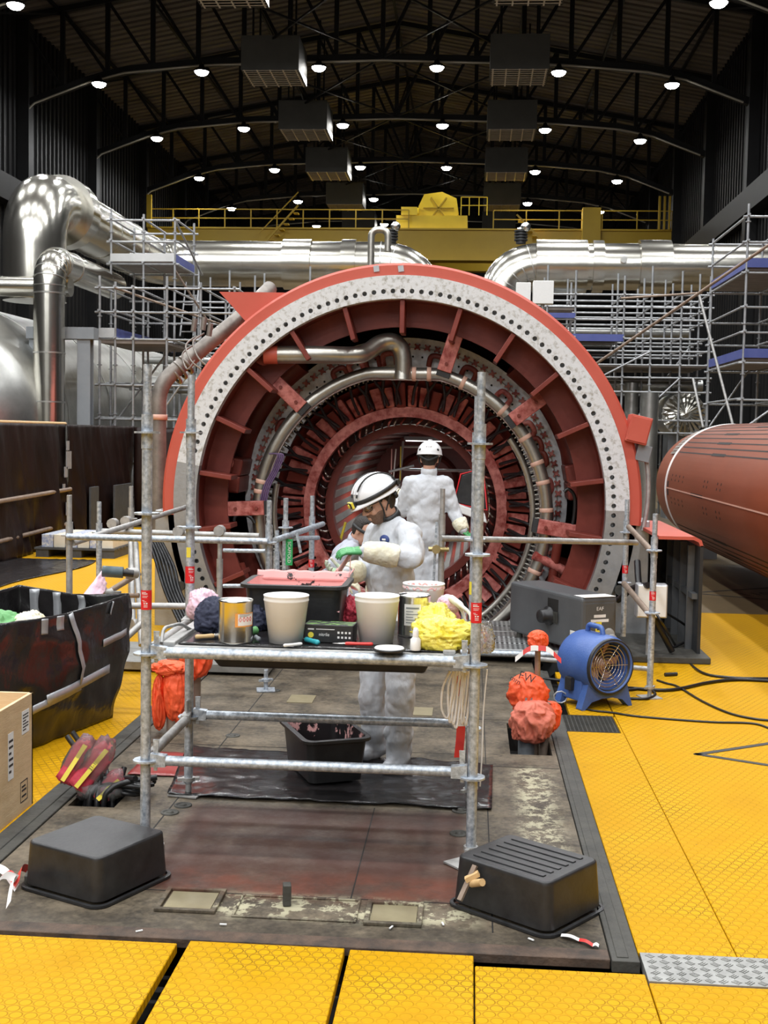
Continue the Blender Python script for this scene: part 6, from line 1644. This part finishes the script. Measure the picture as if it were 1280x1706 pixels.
# ---------------------------------------------------------------- bagged cable ends in the small opening
bx_, by_ = -1.97, 6.32
cb = thing('cable_bundle', 'bundle of black cables with bagged red ends and yellow tags rising from the floor opening', 'cable bundle', (bx_, by_, -.6))
ends = []
for k in range(14):
    a = k * 2.4; x0, y0 = bx_ + .09 * math.cos(a), by_ + .13 * math.sin(a)
    if k < 7: e = V((bx_ - .16 + .09 * (k % 3) - .02 * k, by_ + .05 + .03 * k, .16 + .05 * (k % 4)))
    else: e = V((bx_ + .05 + .04 * (k - 7), by_ + .1 * math.sin(k), .07 + .03 * (k % 3)))
    m = MB(); m.tube(bez([(x0, y0, -.6), (x0, y0, -.05), (x0 + (e.x - x0) * .3, y0 + (e.y - y0) * .3, .07), tuple(e)], 6), .016, n=8); m.build('cable', M['hose'], cb); ends.append(e)
for k, (u0, v0, u1, v1, w) in enumerate(((108, 1300, 150, 1232, .05), (130, 1310, 185, 1240, .06), (165, 1330, 205, 1290, .045))):
    a, b = at(u0, v0, 6.25), at(u1, v1, 6.35); d = (b - a).normalized(); s_ = d.cross(V((0, -1, 0))).normalized()
    m = MB(); m.grid(10, 12, lambda u, v: a + d * (b - a).length * v + s_ * w * (u - .5) * 2 * (1 - .35 * v) + V((0, -.02 - .02 * math.sin(u * PI) + .012 * noise.noise((u * 5, v * 6, k)), 0))); cl_ = m.build('red_cap', M['red_rag'], cb, solid=.01)
    m = MB(); m.ell(a + d * (b - a).length * .55 + V((0, -.03, 0)), (w * 1.25, .035, (b - a).length * .62), M=Matrix.Rotation(R(30), 3, 'Y'), fn=lambda q, p: q * (1 + .25 * noise.noise(p * 3 + V((k, 0, 0))))); m.build('clear_bag', M['clear_film'], cb)
    if k < 3:
        m = MB(); q0, q1 = a + d * .02 + V((0, -.075, 0)), b + V((0, -.075, -.01)); wv = s_ * .012
        m.add([q0 - wv, q0 + wv, q1 + wv, q1 - wv], [(0, 1, 2, 3)]); tg = m.build('yellow_tag', M['label_yellow'], cb)
        if k == 1: text('lettering', '1F21-1', .028, facing((q0 + q1) / 2 + V((0, -.004, 0)), (0, -1, 0), s_ * (1 if s_.z > 0 else -1)), M['ink'], tg)
for k in range(2):
    m = MB(); m.ell((bx_ - .05 + .1 * k, by_ - .05, .04), (.09, .07, .05), fn=lambda q, p: q * (1 + .3 * noise.noise(p * 3.5 + V((k + 5, 0, 0))))); m.build('clear_bag', M['clear_film'], cb)
for k in range(4):
    m = MB(); m.tube([V((bx_ + .14 + .02 * k + .07 * math.cos(i * .55), by_ + .02 * k + .07 * math.sin(i * .55), .03 + .012 * k + .01 * math.sin(i))) for i in range(12)], .012, n=6); m.build('cable_coil', M['hose'], cb)
# small blocks, ribbon, clamp
for u, v, h, lab in ((478, 1506, .09, 'small upright steel lug welded to the middle of the front floor edge'), (62, 1472, .05, 'low steel block beside the upturned square tub')):
    c = fl(u, v); m = MB(); m.box((c.x, c.y, h / 2 - .002), (.035 if h > .06 else .10, .05 if h > .06 else .07, h), .2); tag(m.build('steel_lug', M['rubber'], bevel=.004), lab, 'steel block')
rb = thing('barrier_tape', 'knotted red and white ribbon lying on the floor at the left front edge', 'barrier tape', fl(25, 1480))
for k, (P, mk) in enumerate((([(-5, 1450), (10, 1470), (28, 1485)], 'ribbon_w'), ([(28, 1485), (35, 1468), (48, 1458)], 'ribbon_r'), ([(0, 1478), (15, 1482), (28, 1486)], 'ribbon_r'), ([(26, 1484), (20, 1502), (14, 1528)], 'ribbon_w'), ([(-10, 1500), (8, 1494), (28, 1488)], 'ribbon_w'))):
    m = MB(); Q = [fl(u, v) + V((0, 0, .015 + .03 * (i == 1) + .012 * k)) for i, (u, v) in enumerate(P)]; ribbon(m, Q, .035, (.3, .5, .6)); m.build('red_stretch' if mk == 'ribbon_r' else 'white_stretch', M[mk], rb)
rb = thing('barrier_tape', 'scrap of red and white ribbon poking out from under the ribbed tub', 'barrier tape', fl(975, 1572))
for a, b, mk in ((fl(935, 1560), fl(965, 1568), 'ribbon_w'), (fl(965, 1568), fl(988, 1577), 'ribbon_r'), (fl(988, 1577), fl(998, 1578), 'ribbon_w')):
    m = MB(); ribbon(m, [a + V((0, 0, .006)), (a + b) / 2 + V((0, 0, .012)), b + V((0, 0, .006))], .03, (.2, 1, 0)); m.build('white_stretch' if mk == 'ribbon_w' else 'red_stretch', M[mk], rb)
c = at(785, 1465, 4.90); t = thing('tube_clamp', 'rusty scaffold clamp leaning on the corner of the ribbed tub', 'clamp', fl(765, 1505))
m = MB(); m.bar(at(766, 1500, 4.86), at(792, 1442, 4.93), .022, .012); m.build('bar', M['rust_tube'], t)
m = MB(); m.cyl(at(786, 1472, 4.9), at(804, 1470, 4.84), .016, n=10); m.bar(at(776, 1466, 4.9), at(798, 1455, 4.9), .03, .02); m.build('jaw', M['wood_handle'], t)
for i, (u, v) in enumerate(((372, 1541), (232, 1552), (652, 1546), (738, 1540), (885, 1566))):
    a = fl(u, v); m = MB(); m.box((a.x, a.y, .003), (.028, .007, .004), .6 * i); tag(m.build('paper_scrap', M['paper']), ('tiny white scrap lying before the painted pad', 'tiny white scrap at the yellow plate edge', 'tiny white scrap near the square pad', 'tiny white scrap halfway to the ribbed tub', 'tiny white scrap at the ribbed tub rim')[i], 'scrap')
# ---------------------------------------------------------------- guard rail scaffolds left and right of the table
gl = thing('guard_rail_scaffold', 'scaffold guard rail with short standards running from the tarpaulin side towards the worker', 'scaffold', (-1.8, 8.8, 0))
YG = 8.7
def post(par, u0, v0, u1, v1, Y, ros=(), mk='galv', foot=False, stick=None):
    x = (at(u0, v0, Y).x + at(u1, v1, Y).x) / 2
    zb_ = max(0.0, at(u1, v1, Y).z)
    o = standard(par, x, Y, zb_, at(u0, v0, Y).z, [at(u0, v, Y).z for v in ros], mk, sleeve=at(u0, v0, Y).z - .18 - (.0 if mk == 'galv' else .02))
    if foot: jackfoot(par, x, Y)
    if stick: sticker((x, Y), at(u0, stick, Y).z, .07, o)
    return x
xa = post(gl, 117, 825, 114, 1100, YG, (893,), 'galv_worn'); xb = post(gl, 448, 834, 447, 1100, YG, (905,)); post(gl, 166, 836, 164, 1060, 9.9, (888,)); xc_ = post(gl, 220, 810, 216, 1050, 11.0, (865,), 'galv_worn')
x4 = post(gl, 476, 830, 474, 1080, 9.6, (880,), stick=968); x5 = post(gl, 520, 826, 518, 1060, 10.4, (880,), stick=945); post(gl, 461, 884, 460, 1050, 10.3, ()); post(gl, 366, 892, 366, 1040, 10.0, (), 'galv_worn')
zr = at(117, 893, YG).z
def tubeP(par, a, b, r=TUBE, mk='galv', name='rail'):
    m = MB(); m.cyl(a, b, r, n=12); return m.build(name, M[mk], par)
tubeP(gl, (xa, YG - .05, zr), (xb, YG - .05, zr)); tubeP(gl, at(170, 885, 9.9), at(432, 893, 9.9), mk='galv_worn'); tubeP(gl, at(120, 905, YG), at(310, 845, 11.6), mk='galv_worn')
tubeP(gl, at(372, 917, 10.0), at(442, 918, 10.0), .017); tubeP(gl, at(372, 976, 10.0), at(415, 976, 10.0), .017); tubeP(gl, at(458, 900, 9.2), at(538, 873, 10.6)); tubeP(gl, at(490, 897, 9.7), at(530, 896, 10.3), .02)
tubeP(gl, at(180, 1009, 8.6), at(312, 1010, 8.6), mk='galv_worn'); tubeP(gl, at(500, 976, 9.7), at(545, 950, 10.4), .022)
for u, v, Y in ((298, 885, 9.8), (366, 884, 9.9), (188, 872, 10.4), (210, 868, 10.7)):
    p = at(u, v, Y); m = MB(); m.cyl(p - V((0, .04, 0)), p + V((0, .05, 0)), .045, n=10); m.cyl(p - V((0, .02, -.03)), p - V((0, .02, .05)), .014, n=8); m.build('coupler', M['galv_worn'], gl)
p0 = at(482, 920, 9.5); m = MB(); m.box(p0, (.055, .008, .21)); sg = m.build('green_sign', M['green_sign'], gl); text('lettering', 'SCAFFOLD', .036, facing(p0 - V((0, .006, 0)), (0, -1, 0), (1, 0, 0)), M['label_white'], sg)
m = MB(); m.box(at(498, 905, 9.6), (.02, .02, .16), M=Matrix.Rotation(R(-12), 4, 'Y')); m.build('wedge', M['galv'], gl)
# low tangle left of the front pole
lf = thing('guard_rail_scaffold', 'low leaning scaffold tubes behind the black wrapped bin', 'scaffold', (-2.6, 9.0, 0))
tubeP(lf, at(226, 905, 9.9), at(236, 1075, 9.2), mk='galv_worn'); tubeP(lf, at(175, 990, 9.6), at(232, 955, 9.9), mk='rust_tube'); tubeP(lf, at(186, 1085, 8.9), at(240, 1035, 9.2), .026, mk='galv_worn'); tubeP(lf, at(218, 900, 10.6), at(222, 1040, 10.0), mk='galv_worn')
tubeP(lf, at(196, 985, 9.4), at(197, 1060, 9.4), .03, mk='steel_grey', name='post'); tubeP(lf, at(140, 993, 9.4), at(232, 992, 9.4), .02, mk='rust_tube')
for u, v in ((228, 1040), (220, 955), (178, 990)):
    p = at(u, v, 9.4); m = MB(); m.cyl(p - V((.03, .03, 0)), p + V((.03, .03, 0)), .045, n=10); m.build('coupler', M['galv_worn'], lf)
m = MB(); 
def clothfn(u, v):
    a, b, c_, d_ = at(138, 992, 9.2), at(172, 948, 9.5), at(178, 980, 9.4), at(165, 1000, 9.1)
    p = (a * (1 - u) + d_ * u) * (1 - v) + (b * (1 - u) + c_ * u) * v; p.y += .03 * noise.noise((u * 6, v * 5, 1)); return p
m.grid(14, 14, clothfn); tag(m.build('pale_cloth', M['pink_rag'], solid=.008), 'pale pink cloth hung over the low tubes behind the black bin', 'cloth')
c = at(185, 952, 9.3); t = thing('power_tool', 'grey blue hand power tool resting on the low tubes behind the bin', 'power tool', c - V((0, 0, .06))); m = MB(); m.cyl(c - V((.07, 0, 0)), c + V((.09, .03, -.01)), .045, n=14); m.build('motor_housing', M['tool'], t); m = MB(); m.cyl(c + V((.09, .03, -.01)), c + V((.17, .05, -.02)), .03, n=12); m.build('grip', M['black'], t)
# right
gr_ = thing('guard_rail_scaffold', 'scaffold guard rail between table pole and blower with short standards', 'scaffold', (.8, 9.2, 0))
YR = 9.3
xr = post(gr_, 1089, 856, 1086, 1148, YR, (918, 1022), foot=True, stick=1000); x6 = post(gr_, 1048, 832, 1036, 1060, 10.6, (888, 972), stick=955); x7 = post(gr_, 739, 814, 733, 1000, 9.4, (), 'galv_worn')
tubeP(gr_, at(735, 897, 9.3), at(1062, 904, 10.4), mk='galv_worn'); tubeP(gr_, at(1048, 878, 10.5), at(1086, 918, 9.4), mk='rust_tube'); tubeP(gr_, at(1040, 972, 10.5), at(1083, 1024, 9.4), mk='rust_tube'); tubeP(gr_, at(905, 1075, 9.5), at(968, 1120, 9.0), .016, mk='rust_tube')
tubeP(gr_, at(900, 1098, 9.9), at(1085, 1115, YR), .02, mk='galv_worn')
for k in range(7):
    p = at(1040 + k * 5, 1052 + k * 10, 10.2 - .12 * k) + V((-.12 + .0 * k, 0, -.02)); m = MB(); m.cyl(p - V((0, .03, 0)), p + V((0, .04, 0)), .04, n=10); m.build('coupler', M['galv_worn'], gr_)
m = MB(); m.bar(at(728, 870, 9.4), at(722, 980, 9.4), .03, .02); m.build('brace', M['galv'], gr_)
p = at(727, 915, 9.35); m = MB(); m.cyl(p - V((.06, 0, 0)), p + V((.10, 0, 0)), .018, n=8); m.cyl(p - V((0, .03, 0)), p + V((0, .03, 0)), .035, n=8); m.build('coupler', mat('brass_coupler', (.42, .33, .14), .4, .8, (9, .2, (.5, .4, .2))), gr_)
# jacks and packers behind the table
t = thing('scaffold_jack', 'small screw jack foot standing on the steel floor behind the table', 'jack', fl(443, 1152)); c = fl(443, 1150)
jackfoot(t, c.x, c.y, 'galv', .2, .07)
# ---------------------------------------------------------------- inside the bore
bi = thing('inner_scaffold', 'thin scaffold tubes and pale hoses inside the generator bore', 'scaffold', at(660, 900, 13.9))
for u0, v0, u1, v1, Y, r_, mk in ((672, 735, 664, 830, 14.2, .014, 'galv_far'), (660, 748, 656, 795, 14.0, .008, 'label_white'), (653, 748, 652, 790, 14.0, .007, 'pink'), (668, 744, 667, 800, 14.1, .007, 'label_yellow'), (648, 786, 690, 776, 14.0, .016, 'galv_far'), (672, 744, 800, 746, 14.6, .014, 'galv_worn'), (672, 782, 800, 785, 14.6, .016, 'galv_far'), (566, 905, 576, 870, 13.5, .015, 'label_yellow')):
    m = MB(); m.cyl(at(u0, v0, Y), at(u1, v1, Y), r_, n=8); m.build('tube', M[mk], bi)
bg = thing('tool_bag', 'black tool bag with red piping hung at the bore rim beside the standing worker', 'bag', at(782, 830, 12.7))
q = [at(u, v, 12.6) for u, v in ((768, 790), (805, 780), (812, 850), (756, 838))]
m = MB(); m.hexa([q[3], q[2], q[2] + V((0, .16, 0)), q[3] + V((0, .16, 0)), q[0], q[1], q[1] + V((0, .16, 0)), q[0] + V((0, .16, 0))]); m.build('body', M['black'], bg, bevel=.02)
m = MB(); m.tube(q, .010, n=6, closed=True); m.build('piping', M['label_red'], bg)
m = MB(); q2 = [at(u, v, 12.45) for u, v in ((752, 836), (808, 856), (812, 872), (754, 850))]; m.hexa([p for p in q2] + [p + V((0, .2, 0)) for p in q2]); tag(m.build('grey_tray', M['paper'], bevel=.01), 'pale grey tray below the black tool bag at the bore rim', 'tray')
# ================================================================ PEOPLE
def basis(f, u):
    f = V(f).normalized(); u = V(u); u = (u - f * u.dot(f)).normalized(); s = u.cross(f)
    return s, f, u
def person(name, label, J, suit='suit', hf=(0, 1, 0), hu=(0, 0, 1), glasses=True, beard=False, headlamp=False, helmet=True, goggles=False, vents=False, gloves=None, cuffs=(), folds=.024):
    s, f, u = basis(hf, hu)
    H = V(J['head'])
    L = lambda a, b, c: H + s * a + f * b + u * c            # side, front, up
    MH = Matrix((s, f, u)).transposed()
    sl, sr = V(J['shL']), V(J['shR'])
    lat = (sl - sr).normalized()
    pel, che = V(J['pelvis']), V(J['chest'])
    upb = (che - pel).normalized(); fr = upb.cross(lat) * -1
    fr = lat.cross(upb); MT = Matrix((lat, fr, (lat.cross(fr)))).transposed()
    # body
    m = MB()
    m.ell(L(0, -.012, .02), (.073, .093, .103), MH, 24, 18); m.ell(L(0, .030, -.040), (.057, .060, .078), MH, 20, 14); m.ell(L(0, .046, -.086), (.040, .038, .033), MH, 16, 12)
    m.cone(L(0, .088, .006), L(0, .112, -.030), .007, .0115, 10); m.ell(L(.010, .098, -.036), .009); m.ell(L(-.010, .098, -.036), .009)
    m.cone(L(-.038, .074, .022), L(.038, .074, .022), .013, .013, 10)
    m.ell(L(0, .089, -.062), (.024, .010, .007), MH); m.ell(L(0, .087, -.074), (.020, .010, .008), MH)
    for q in (-1, 1):
        m.ell(L(.036 * q, .058, -.03), (.024, .026, .028), MH); m.ell(L(.075 * q, -.008, -.012), (.010, .021, .032), MH)
    m.cone(L(0, -.025, -.06), V(J['neck']), .053, .060, 16)
    ins = .75
    m.ell(che, (.15, .10, .19), MT); m.ell(pel, (.14, .11, .14), MT); m.cone(pel, che, .11, .11, 14); m.cone(sl, sr, .055, .055, 12); m.cone(V(J['neck']), (sl + sr) / 2, .06, .08, 14)
    for q in 'LR':
        m.cone(J['sh' + q], J['el' + q], .048, .040, 10); m.cone(J['el' + q], J['wr' + q], .040, .028, 10)
        m.cone(J['hip' + q], J['kn' + q], .078, .055, 12); m.cone(J['kn' + q], J['an' + q], .055, .04, 12)
    body = m.build(name, M['skin']); remesh(body, .0055, 4)
    tag(body, label, 'person')
    # eyes
    for q in (-1, 1):
        m = MB(); m.ell(L(.031 * q, .0795, .002), .0125); m.build('eye', M['paper'], body)
    # hair
    m = MB()
    def hf_(q, p):
        k = 1.06
        if p.y > .35 and p.z < .62: k = .85
        if p.z < -.45 and p.y > -.2: k = .85
        return q * k
    m.ell(L(0, -.014, .018), (.076, .096, .104), MH, 30, 22, hf_); m.build('hair', M['hair'], body)
    if beard:
        m = MB()
        def bf(q, p): return q * (1.04 if p.z < .05 and p.y > -.6 else .86)
        m.ell(L(0, .031, -.044), (.0575, .0605, .079), MH, 26, 20, bf); m.ell(L(0, .046, -.088), (.0425, .040, .034), MH, 18, 14)
        m.cone(L(-.018, .091, -.053), L(.018, .091, -.053), .0075, .0075, 8); b = m.build('beard', M['stubble'], body); remesh(b, .005, 2)
    # suit
    m = MB()
    m.ell(che, (.188, .135, .215), MT, 24, 16); m.ell(pel, (.182, .145, .17), MT, 24, 16); m.ell((pel + che) / 2, (.175, .138, .20), MT, 24, 16)
    m.cone(pel, che, .135, .14, 18)
    m.cone(sl - lat * .015, sr + lat * .015, .082, .082, 16); m.cone((sl + sr) / 2, V(J['neck']) - (V(J['neck']) - (sl + sr) / 2) * .25, .10, .072, 16)
    for q in 'LR':
        sh, el, wr, hip, kn, an = [V(J[k + q]) for k in ('sh', 'el', 'wr', 'hip', 'kn', 'an')]
        m.cone(sh, el, .080, .068, 16); m.cone(el, el + (wr - el) * .92, .068, .052, 14)
        m.cone(hip, kn, .112, .092, 16); m.cone(kn, an, .092, .078, 16)
        m.cone(kn + (an - kn) * .55, kn + (an - kn) * .62, .092, .094, 14)
        if J.get('toe' + q): m.cone(an - V((0, 0, .03)), V(J['toe' + q]), .058, .045, 12)
    su = m.build('coverall', M[suit], body); remesh(su, .010, 4, (.12, folds * .95, 1, 'HARD_NOISE'))
    # collar
    m = MB(); nb = V(J['neck']); ax_ = (L(0, -.025, -.06) - nb).normalized()
    m.lathe([(.072, .0), (.076, .03), (.069, .066), (.060, .066), (.062, .02)], nb - ax_ * (0 if beard else .03), ax_, n=24); m.build('collar', M['black'] if beard else M[suit], body)
    # gloves
    for q, (mk, d, n_, side, curl) in (gloves or {}).items():
        m = MB(); hand(m, V(J['wr' + q]), d, n_, side, .19, curl); g = m.build('glove', M[mk], body); remesh(g, .0042, 2)
    for q, mk, a, b in cuffs:
        el, wr = V(J['el' + q]), V(J['wr' + q]); d = wr - el
        m = MB(); m.tube([el + d * (a + (b - a) * i / 8) for i in range(9)], [.063, .066, .067, .067, .066, .063, .060, .055, .047], n=18, cap=False)
        c = m.build('sleeve_guard', M[mk], body, solid=.006); t = bpy.data.textures.new('cuff_folds', 'CLOUDS'); t.noise_scale = .05
        sb = c.modifiers.new('fine', 'SUBSURF'); sb.levels = sb.render_levels = 2
        dq = c.modifiers.new('folds', 'DISPLACE'); dq.texture = t; dq.strength = .016; dq.texture_coords = 'LOCAL'
    if glasses:
        m = MB()
        for q in (-1, 1):
            m.grid(8, 6, lambda a, b: L(q * (.006 + .054 * a), .101 - .032 * a * a - .0, .014 - .034 * b + .004 * a))
        m.build('lens', M['lens'], body, solid=.002)
        m = MB()
        m.tube(bez([L(-.076, -.01, .014), L(-.070, .062, .016), L(-.045, .092, .017), L(0, .104, .016), L(.045, .092, .017), L(.070, .062, .016), L(.076, -.01, .014)], 6), .0032, n=6)
        for q in (-1, 1): m.tube(bez([L(q * .066, .068, .013), L(q * .062, .072, -.01), L(q * .04, .092, -.022), L(q * .01, .102, -.014)], 5), .0018, n=6)
        m.build('glasses_frame', M['strap'], body)
    if goggles:
        m = MB(); m.ell(L(0, .075, .008), (.075, .04, .034), MH, 20, 12); m.build('goggles', M['strap'], body)
        m = MB(); m.tube([L(.088 * math.sin(2 * PI * i / 24), .10 * math.cos(2 * PI * i / 24), .012) for i in range(24)], .014, n=8, closed=True); m.build('strap', M['strap'], body)
    if helmet:
        m = MB(); nu, nv = 40, 12
        def hp_(a, b):
            A = 2 * PI * a; w = min(b, .86) / .86 * PI * .5
            x, y, z = math.sin(w) * math.sin(A) * .112, math.sin(w) * math.cos(A) * .136, math.cos(w) * .122
            if b > .86:
                k = (b - .86) / .14; fp = max(0, math.cos(A)) ** 2
                x *= 1 + .05 * k; y *= 1 + .04 * k + .30 * fp * k; z -= .012 * k + .012 * fp * k
            return L(x, y - .006, z + .042)
        m.grid(nu, 14, hp_); hl = m.build('helmet', M['helmet'], body, solid=.004)
        m = MB()
        for q in (-.35, 0, .35): m.tube([L(.1125 * math.sin(w) * math.sin(q) * .9 + q * .03, .139 * math.sin(w) - .006, .126 * math.cos(w) + .043) for w in [(-1.1 + 2.2 * i / 14) for i in range(15)]], .007, n=6)
        m.build('crown_rib', M['helmet'], hl)
        m = MB()
        for q in (-1, 1):
            m.tube(bez([L(q * .108, .03, .03), L(q * .085, .02, -.05), L(q * .05, .03, -.105)], 6), .005, n=6); m.tube(bez([L(q * .108, -.05, .03), L(q * .085, .005, -.05)], 6), .005, n=6)
        m.tube(bez([L(.085, -.09, .02), L(0, -.115, -.02), L(-.085, -.09, .02)], 6), .012, n=6)
        m.build('chin_strap', M['strap'], hl)
        if vents:
            m = MB()
            for q in (-1, 1): m.ell(L(q * .075, -.085, .075), (.018, .02, .014), MH)
            m.build('vent_hole', M['ink'], hl)
        if headlamp:
            m = MB()
            P = [L(.1165 * math.sin(2 * PI * i / 40) * .985, .143 * math.cos(2 * PI * i / 40) - .006, .062 - .010 * math.cos(2 * PI * i / 40)) for i in range(41)]
            ribbon(m, P, .024, u, k=1); m.build('headlamp_strap', M['strap'], hl, solid=.004)
            m = MB()
            for q in (-1, 1): m.tube([L(q * .03 + .1165 * math.sin(w) * 0 + .02 * q * math.cos(w), .140 * math.sin(w) - .006, .127 * math.cos(w) + .043) for w in [(-1.25 + 2.5 * i / 16) for i in range(17)]], .005, n=6)
            m.build('headlamp_strap', M['strap'], hl)
            m = MB(); m.box(L(0, .158, .052), (.055, .035, .036), M=MH.to_4x4()); lp = m.build('headlamp', M['strap'], hl, bevel=.006)
            m = MB(); m.cyl(L(0, .174, .052), L(0, .180, .052), .013, n=16); m.build('lamp_lens', M['label_yellow'], lp)
            m = MB(); m.box(L(.0, .163, .052), (.060, .016, .040), M=MH.to_4x4()); m.build('yellow_bezel', M['label_yellow'], lp, bevel=.004)
            m = MB(); m.box(L(.05, -.142, .066), (.045, .02, .03), M=MH.to_4x4()); m.build('battery', M['strap'], hl, bevel=.004)
    return body
a = at
J1 = dict(pelvis=a(650, 1012, 7.10), chest=a(653, 915, 7.08), neck=a(650, 868, 7.08), head=a(630, 836, 7.02),
          shL=a(682, 890, 6.94), elL=a(688, 930, 6.80), wrL=a(604, 918, 6.74), shR=a(627, 890, 7.24), elR=a(612, 948, 7.16), wrR=a(577, 956, 6.94),
          hipL=a(668, 1040, 7.02), knL=a(667, 1160, 6.94), anL=a(664, 1250, 6.98), hipR=a(634, 1040, 7.18), knR=a(622, 1160, 7.14), anR=a(628, 1238, 7.24), toeL=a(645, 1266, 6.90), toeR=a(610, 1252, 7.16))
for k in ('anL', 'anR'): J1[k].z = .09
for k in ('toeL', 'toeR'): J1[k].z = .05
w1 = person('person', 'person in white coverall and white helmet with headlamp mixing pink resin at the table', J1, hf=(-.80, -.42, -.42), hu=(-.40, -.18, .9), beard=True, headlamp=True,
            gloves={'L': ('glove_green', (-1, -.12, .02), (-.1, .35, -1), -1, .55), 'R': ('glove_mix', (-.75, -.35, .12), (.25, -.3, .8), 1, .75)}, cuffs=(('L', 'suit_stain', .30, .99), ('R', 'suit_stain', .45, .98)))
p = a(641, 899, 6.87); m = MB(); m.ell(p, (.036, .014, .028), Matrix.Rotation(R(-38), 3, 'Z')); lg = m.build('chest_logo', mat('navy_logo', (.02, .04, .16), .6, 0, (30, .3, (.03, .055, .2))), w1)
m = MB(); m.box(p + V((-.003, -.013, .002)), (.026, .006, .010), R(-38)); m.build('print', M['label_white'], lg)
bw_ = thing('mixing_brush', 'pink smeared brush held between the gloved hands of the bearded worker', 'brush', a(572, 945, 6.88))
m = MB(); m.cyl(a(584, 924, 6.74), a(566, 950, 6.88), .010, .014, n=10); m.build('handle', M['pink'], bw_)
m = MB(); m.cyl(a(566, 950, 6.88), a(556, 966, 6.92), .020, .026, n=10); m.build('bristles', M['pink_smear'], bw_)
m = MB(); m.tube(bez([a(590, 948, 6.72), a(578, 965, 6.6), a(566, 985, 6.4), a(556, 1005, 6.25)], 6), .005, n=6); m.tube(bez([a(584, 928, 6.72), a(583, 960, 6.7), a(581, 1010, 6.6)], 6), .003, n=6); tag(m.build('resin_string', M['pink']), 'thin string of pink resin running from the glove to the tub', 'resin string')
J2 = dict(pelvis=a(709, 890, 11.0), chest=a(711, 826, 11.0), neck=a(715, 786, 11.0), head=a(716, 764, 11.02), shL=a(683, 806, 11.0), elL=a(671, 850, 11.05), wrL=a(662, 834, 11.22), shR=a(742, 806, 11.0), elR=a(756, 850, 11.0), wrR=a(773, 885, 10.9),
          hipL=a(697, 900, 11.0), knL=a(697, 972, 11.0), anL=a(697, 1045, 11.02), hipR=a(722, 900, 11.0), knR=a(724, 972, 11.0), anR=a(724, 1045, 11.02))
for k in ('anL', 'anR'): J2[k].z = .17
J2['toeL'] = J2['anL'] + V((-.02, .14, -.05)); J2['toeR'] = J2['anR'] + V((.02, .14, -.05))
person('person', 'person in white coverall standing with their back to us inside the generator mouth', J2, hf=(.05, 1, -.08), hu=(0, .05, 1), glasses=False, vents=True,
       gloves={'L': ('suit_stain', (-.2, .8, .5), (.8, .2, 0), -1, .5), 'R': ('glove_green', (.7, -.1, -.5), (-.4, .3, -.6), 1, .5)}, cuffs=(('R', 'suit_stain', .5, .98),))
J3 = dict(pelvis=a(556, 985, 10.35), chest=a(577, 930, 10.2), neck=a(594, 898, 10.12), head=a(606, 884, 10.08), shL=a(585, 915, 10.02), elL=a(556, 940, 9.95), wrL=a(578, 966, 9.95), shR=a(590, 912, 10.34), elR=a(618, 935, 10.36), wrR=a(620, 965, 10.3),
          hipL=a(552, 995, 10.25), knL=a(585, 1000, 10.1), anL=a(570, 1060, 10.15), hipR=a(558, 995, 10.45), knR=a(595, 1000, 10.45), anR=a(580, 1060, 10.45))
for k in ('anL', 'anR'): J3[k].z = .13
J3['toeL'] = J3['anL'] + V((.14, -.02, -.05)); J3['toeR'] = J3['anR'] + V((.14, .02, -.05))
person('person', 'person in pale grey coverall and dark goggles crouching behind the bearded worker', J3, suit='suit_grey', hf=(.75, -.35, -.45), hu=(.35, -.1, .85), glasses=False, goggles=True, helmet=False,
       gloves={'L': ('suit_stain', (.8, 0, -.4), (0, .3, -1), -1, .5), 'R': ('suit_stain', (.3, 0, -.9), (0, -.9, -.2), 1, .5)})
# fill lamp added to brighten the bore, no such lamp stands there
wl2 = thing('bore_fill_lamp', 'small added fill lamp brightening the generator bore', 'lamp', (AX + .1, 15.4, AZ2 + .72))
m = MB(); m.box((AX + .1, 15.4, AZ2 + .76), (.5, .12, .05)); m.build('housing', M['steel_grey'], wl2); m = MB(); m.box((AX + .1, 15.4, AZ2 + .73), (.46, .09, .01)); m.build('lamp_glass', M['fill_glow'], wl2)
area('bore_fill_light', (AX + .1, 15.4, AZ2 + .70), 45, .5)
# ================================================================ WORLD, VIEW
w = bpy.data.worlds.new('hall_air'); SC.world = w; w.use_nodes = True
w.node_tree.nodes['Background'].inputs[0].default_value = (.92, .96, 1, 1)
w.node_tree.nodes['Background'].inputs[1].default_value = WORLD_S
SC.view_settings.view_transform = 'Standard'
SC.view_settings.look = 'None'
SC.view_settings.gamma = 1
SC.view_settings.use_curve_mapping = False
SC.view_settings.exposure = EXPO
SC.cycles.max_bounces = 8
SC.cycles.diffuse_bounces = 4
SC.cycles.transparent_max_bounces = 12
SC.cycles.sample_clamp_indirect = 6
SC.cycles.use_denoising = True
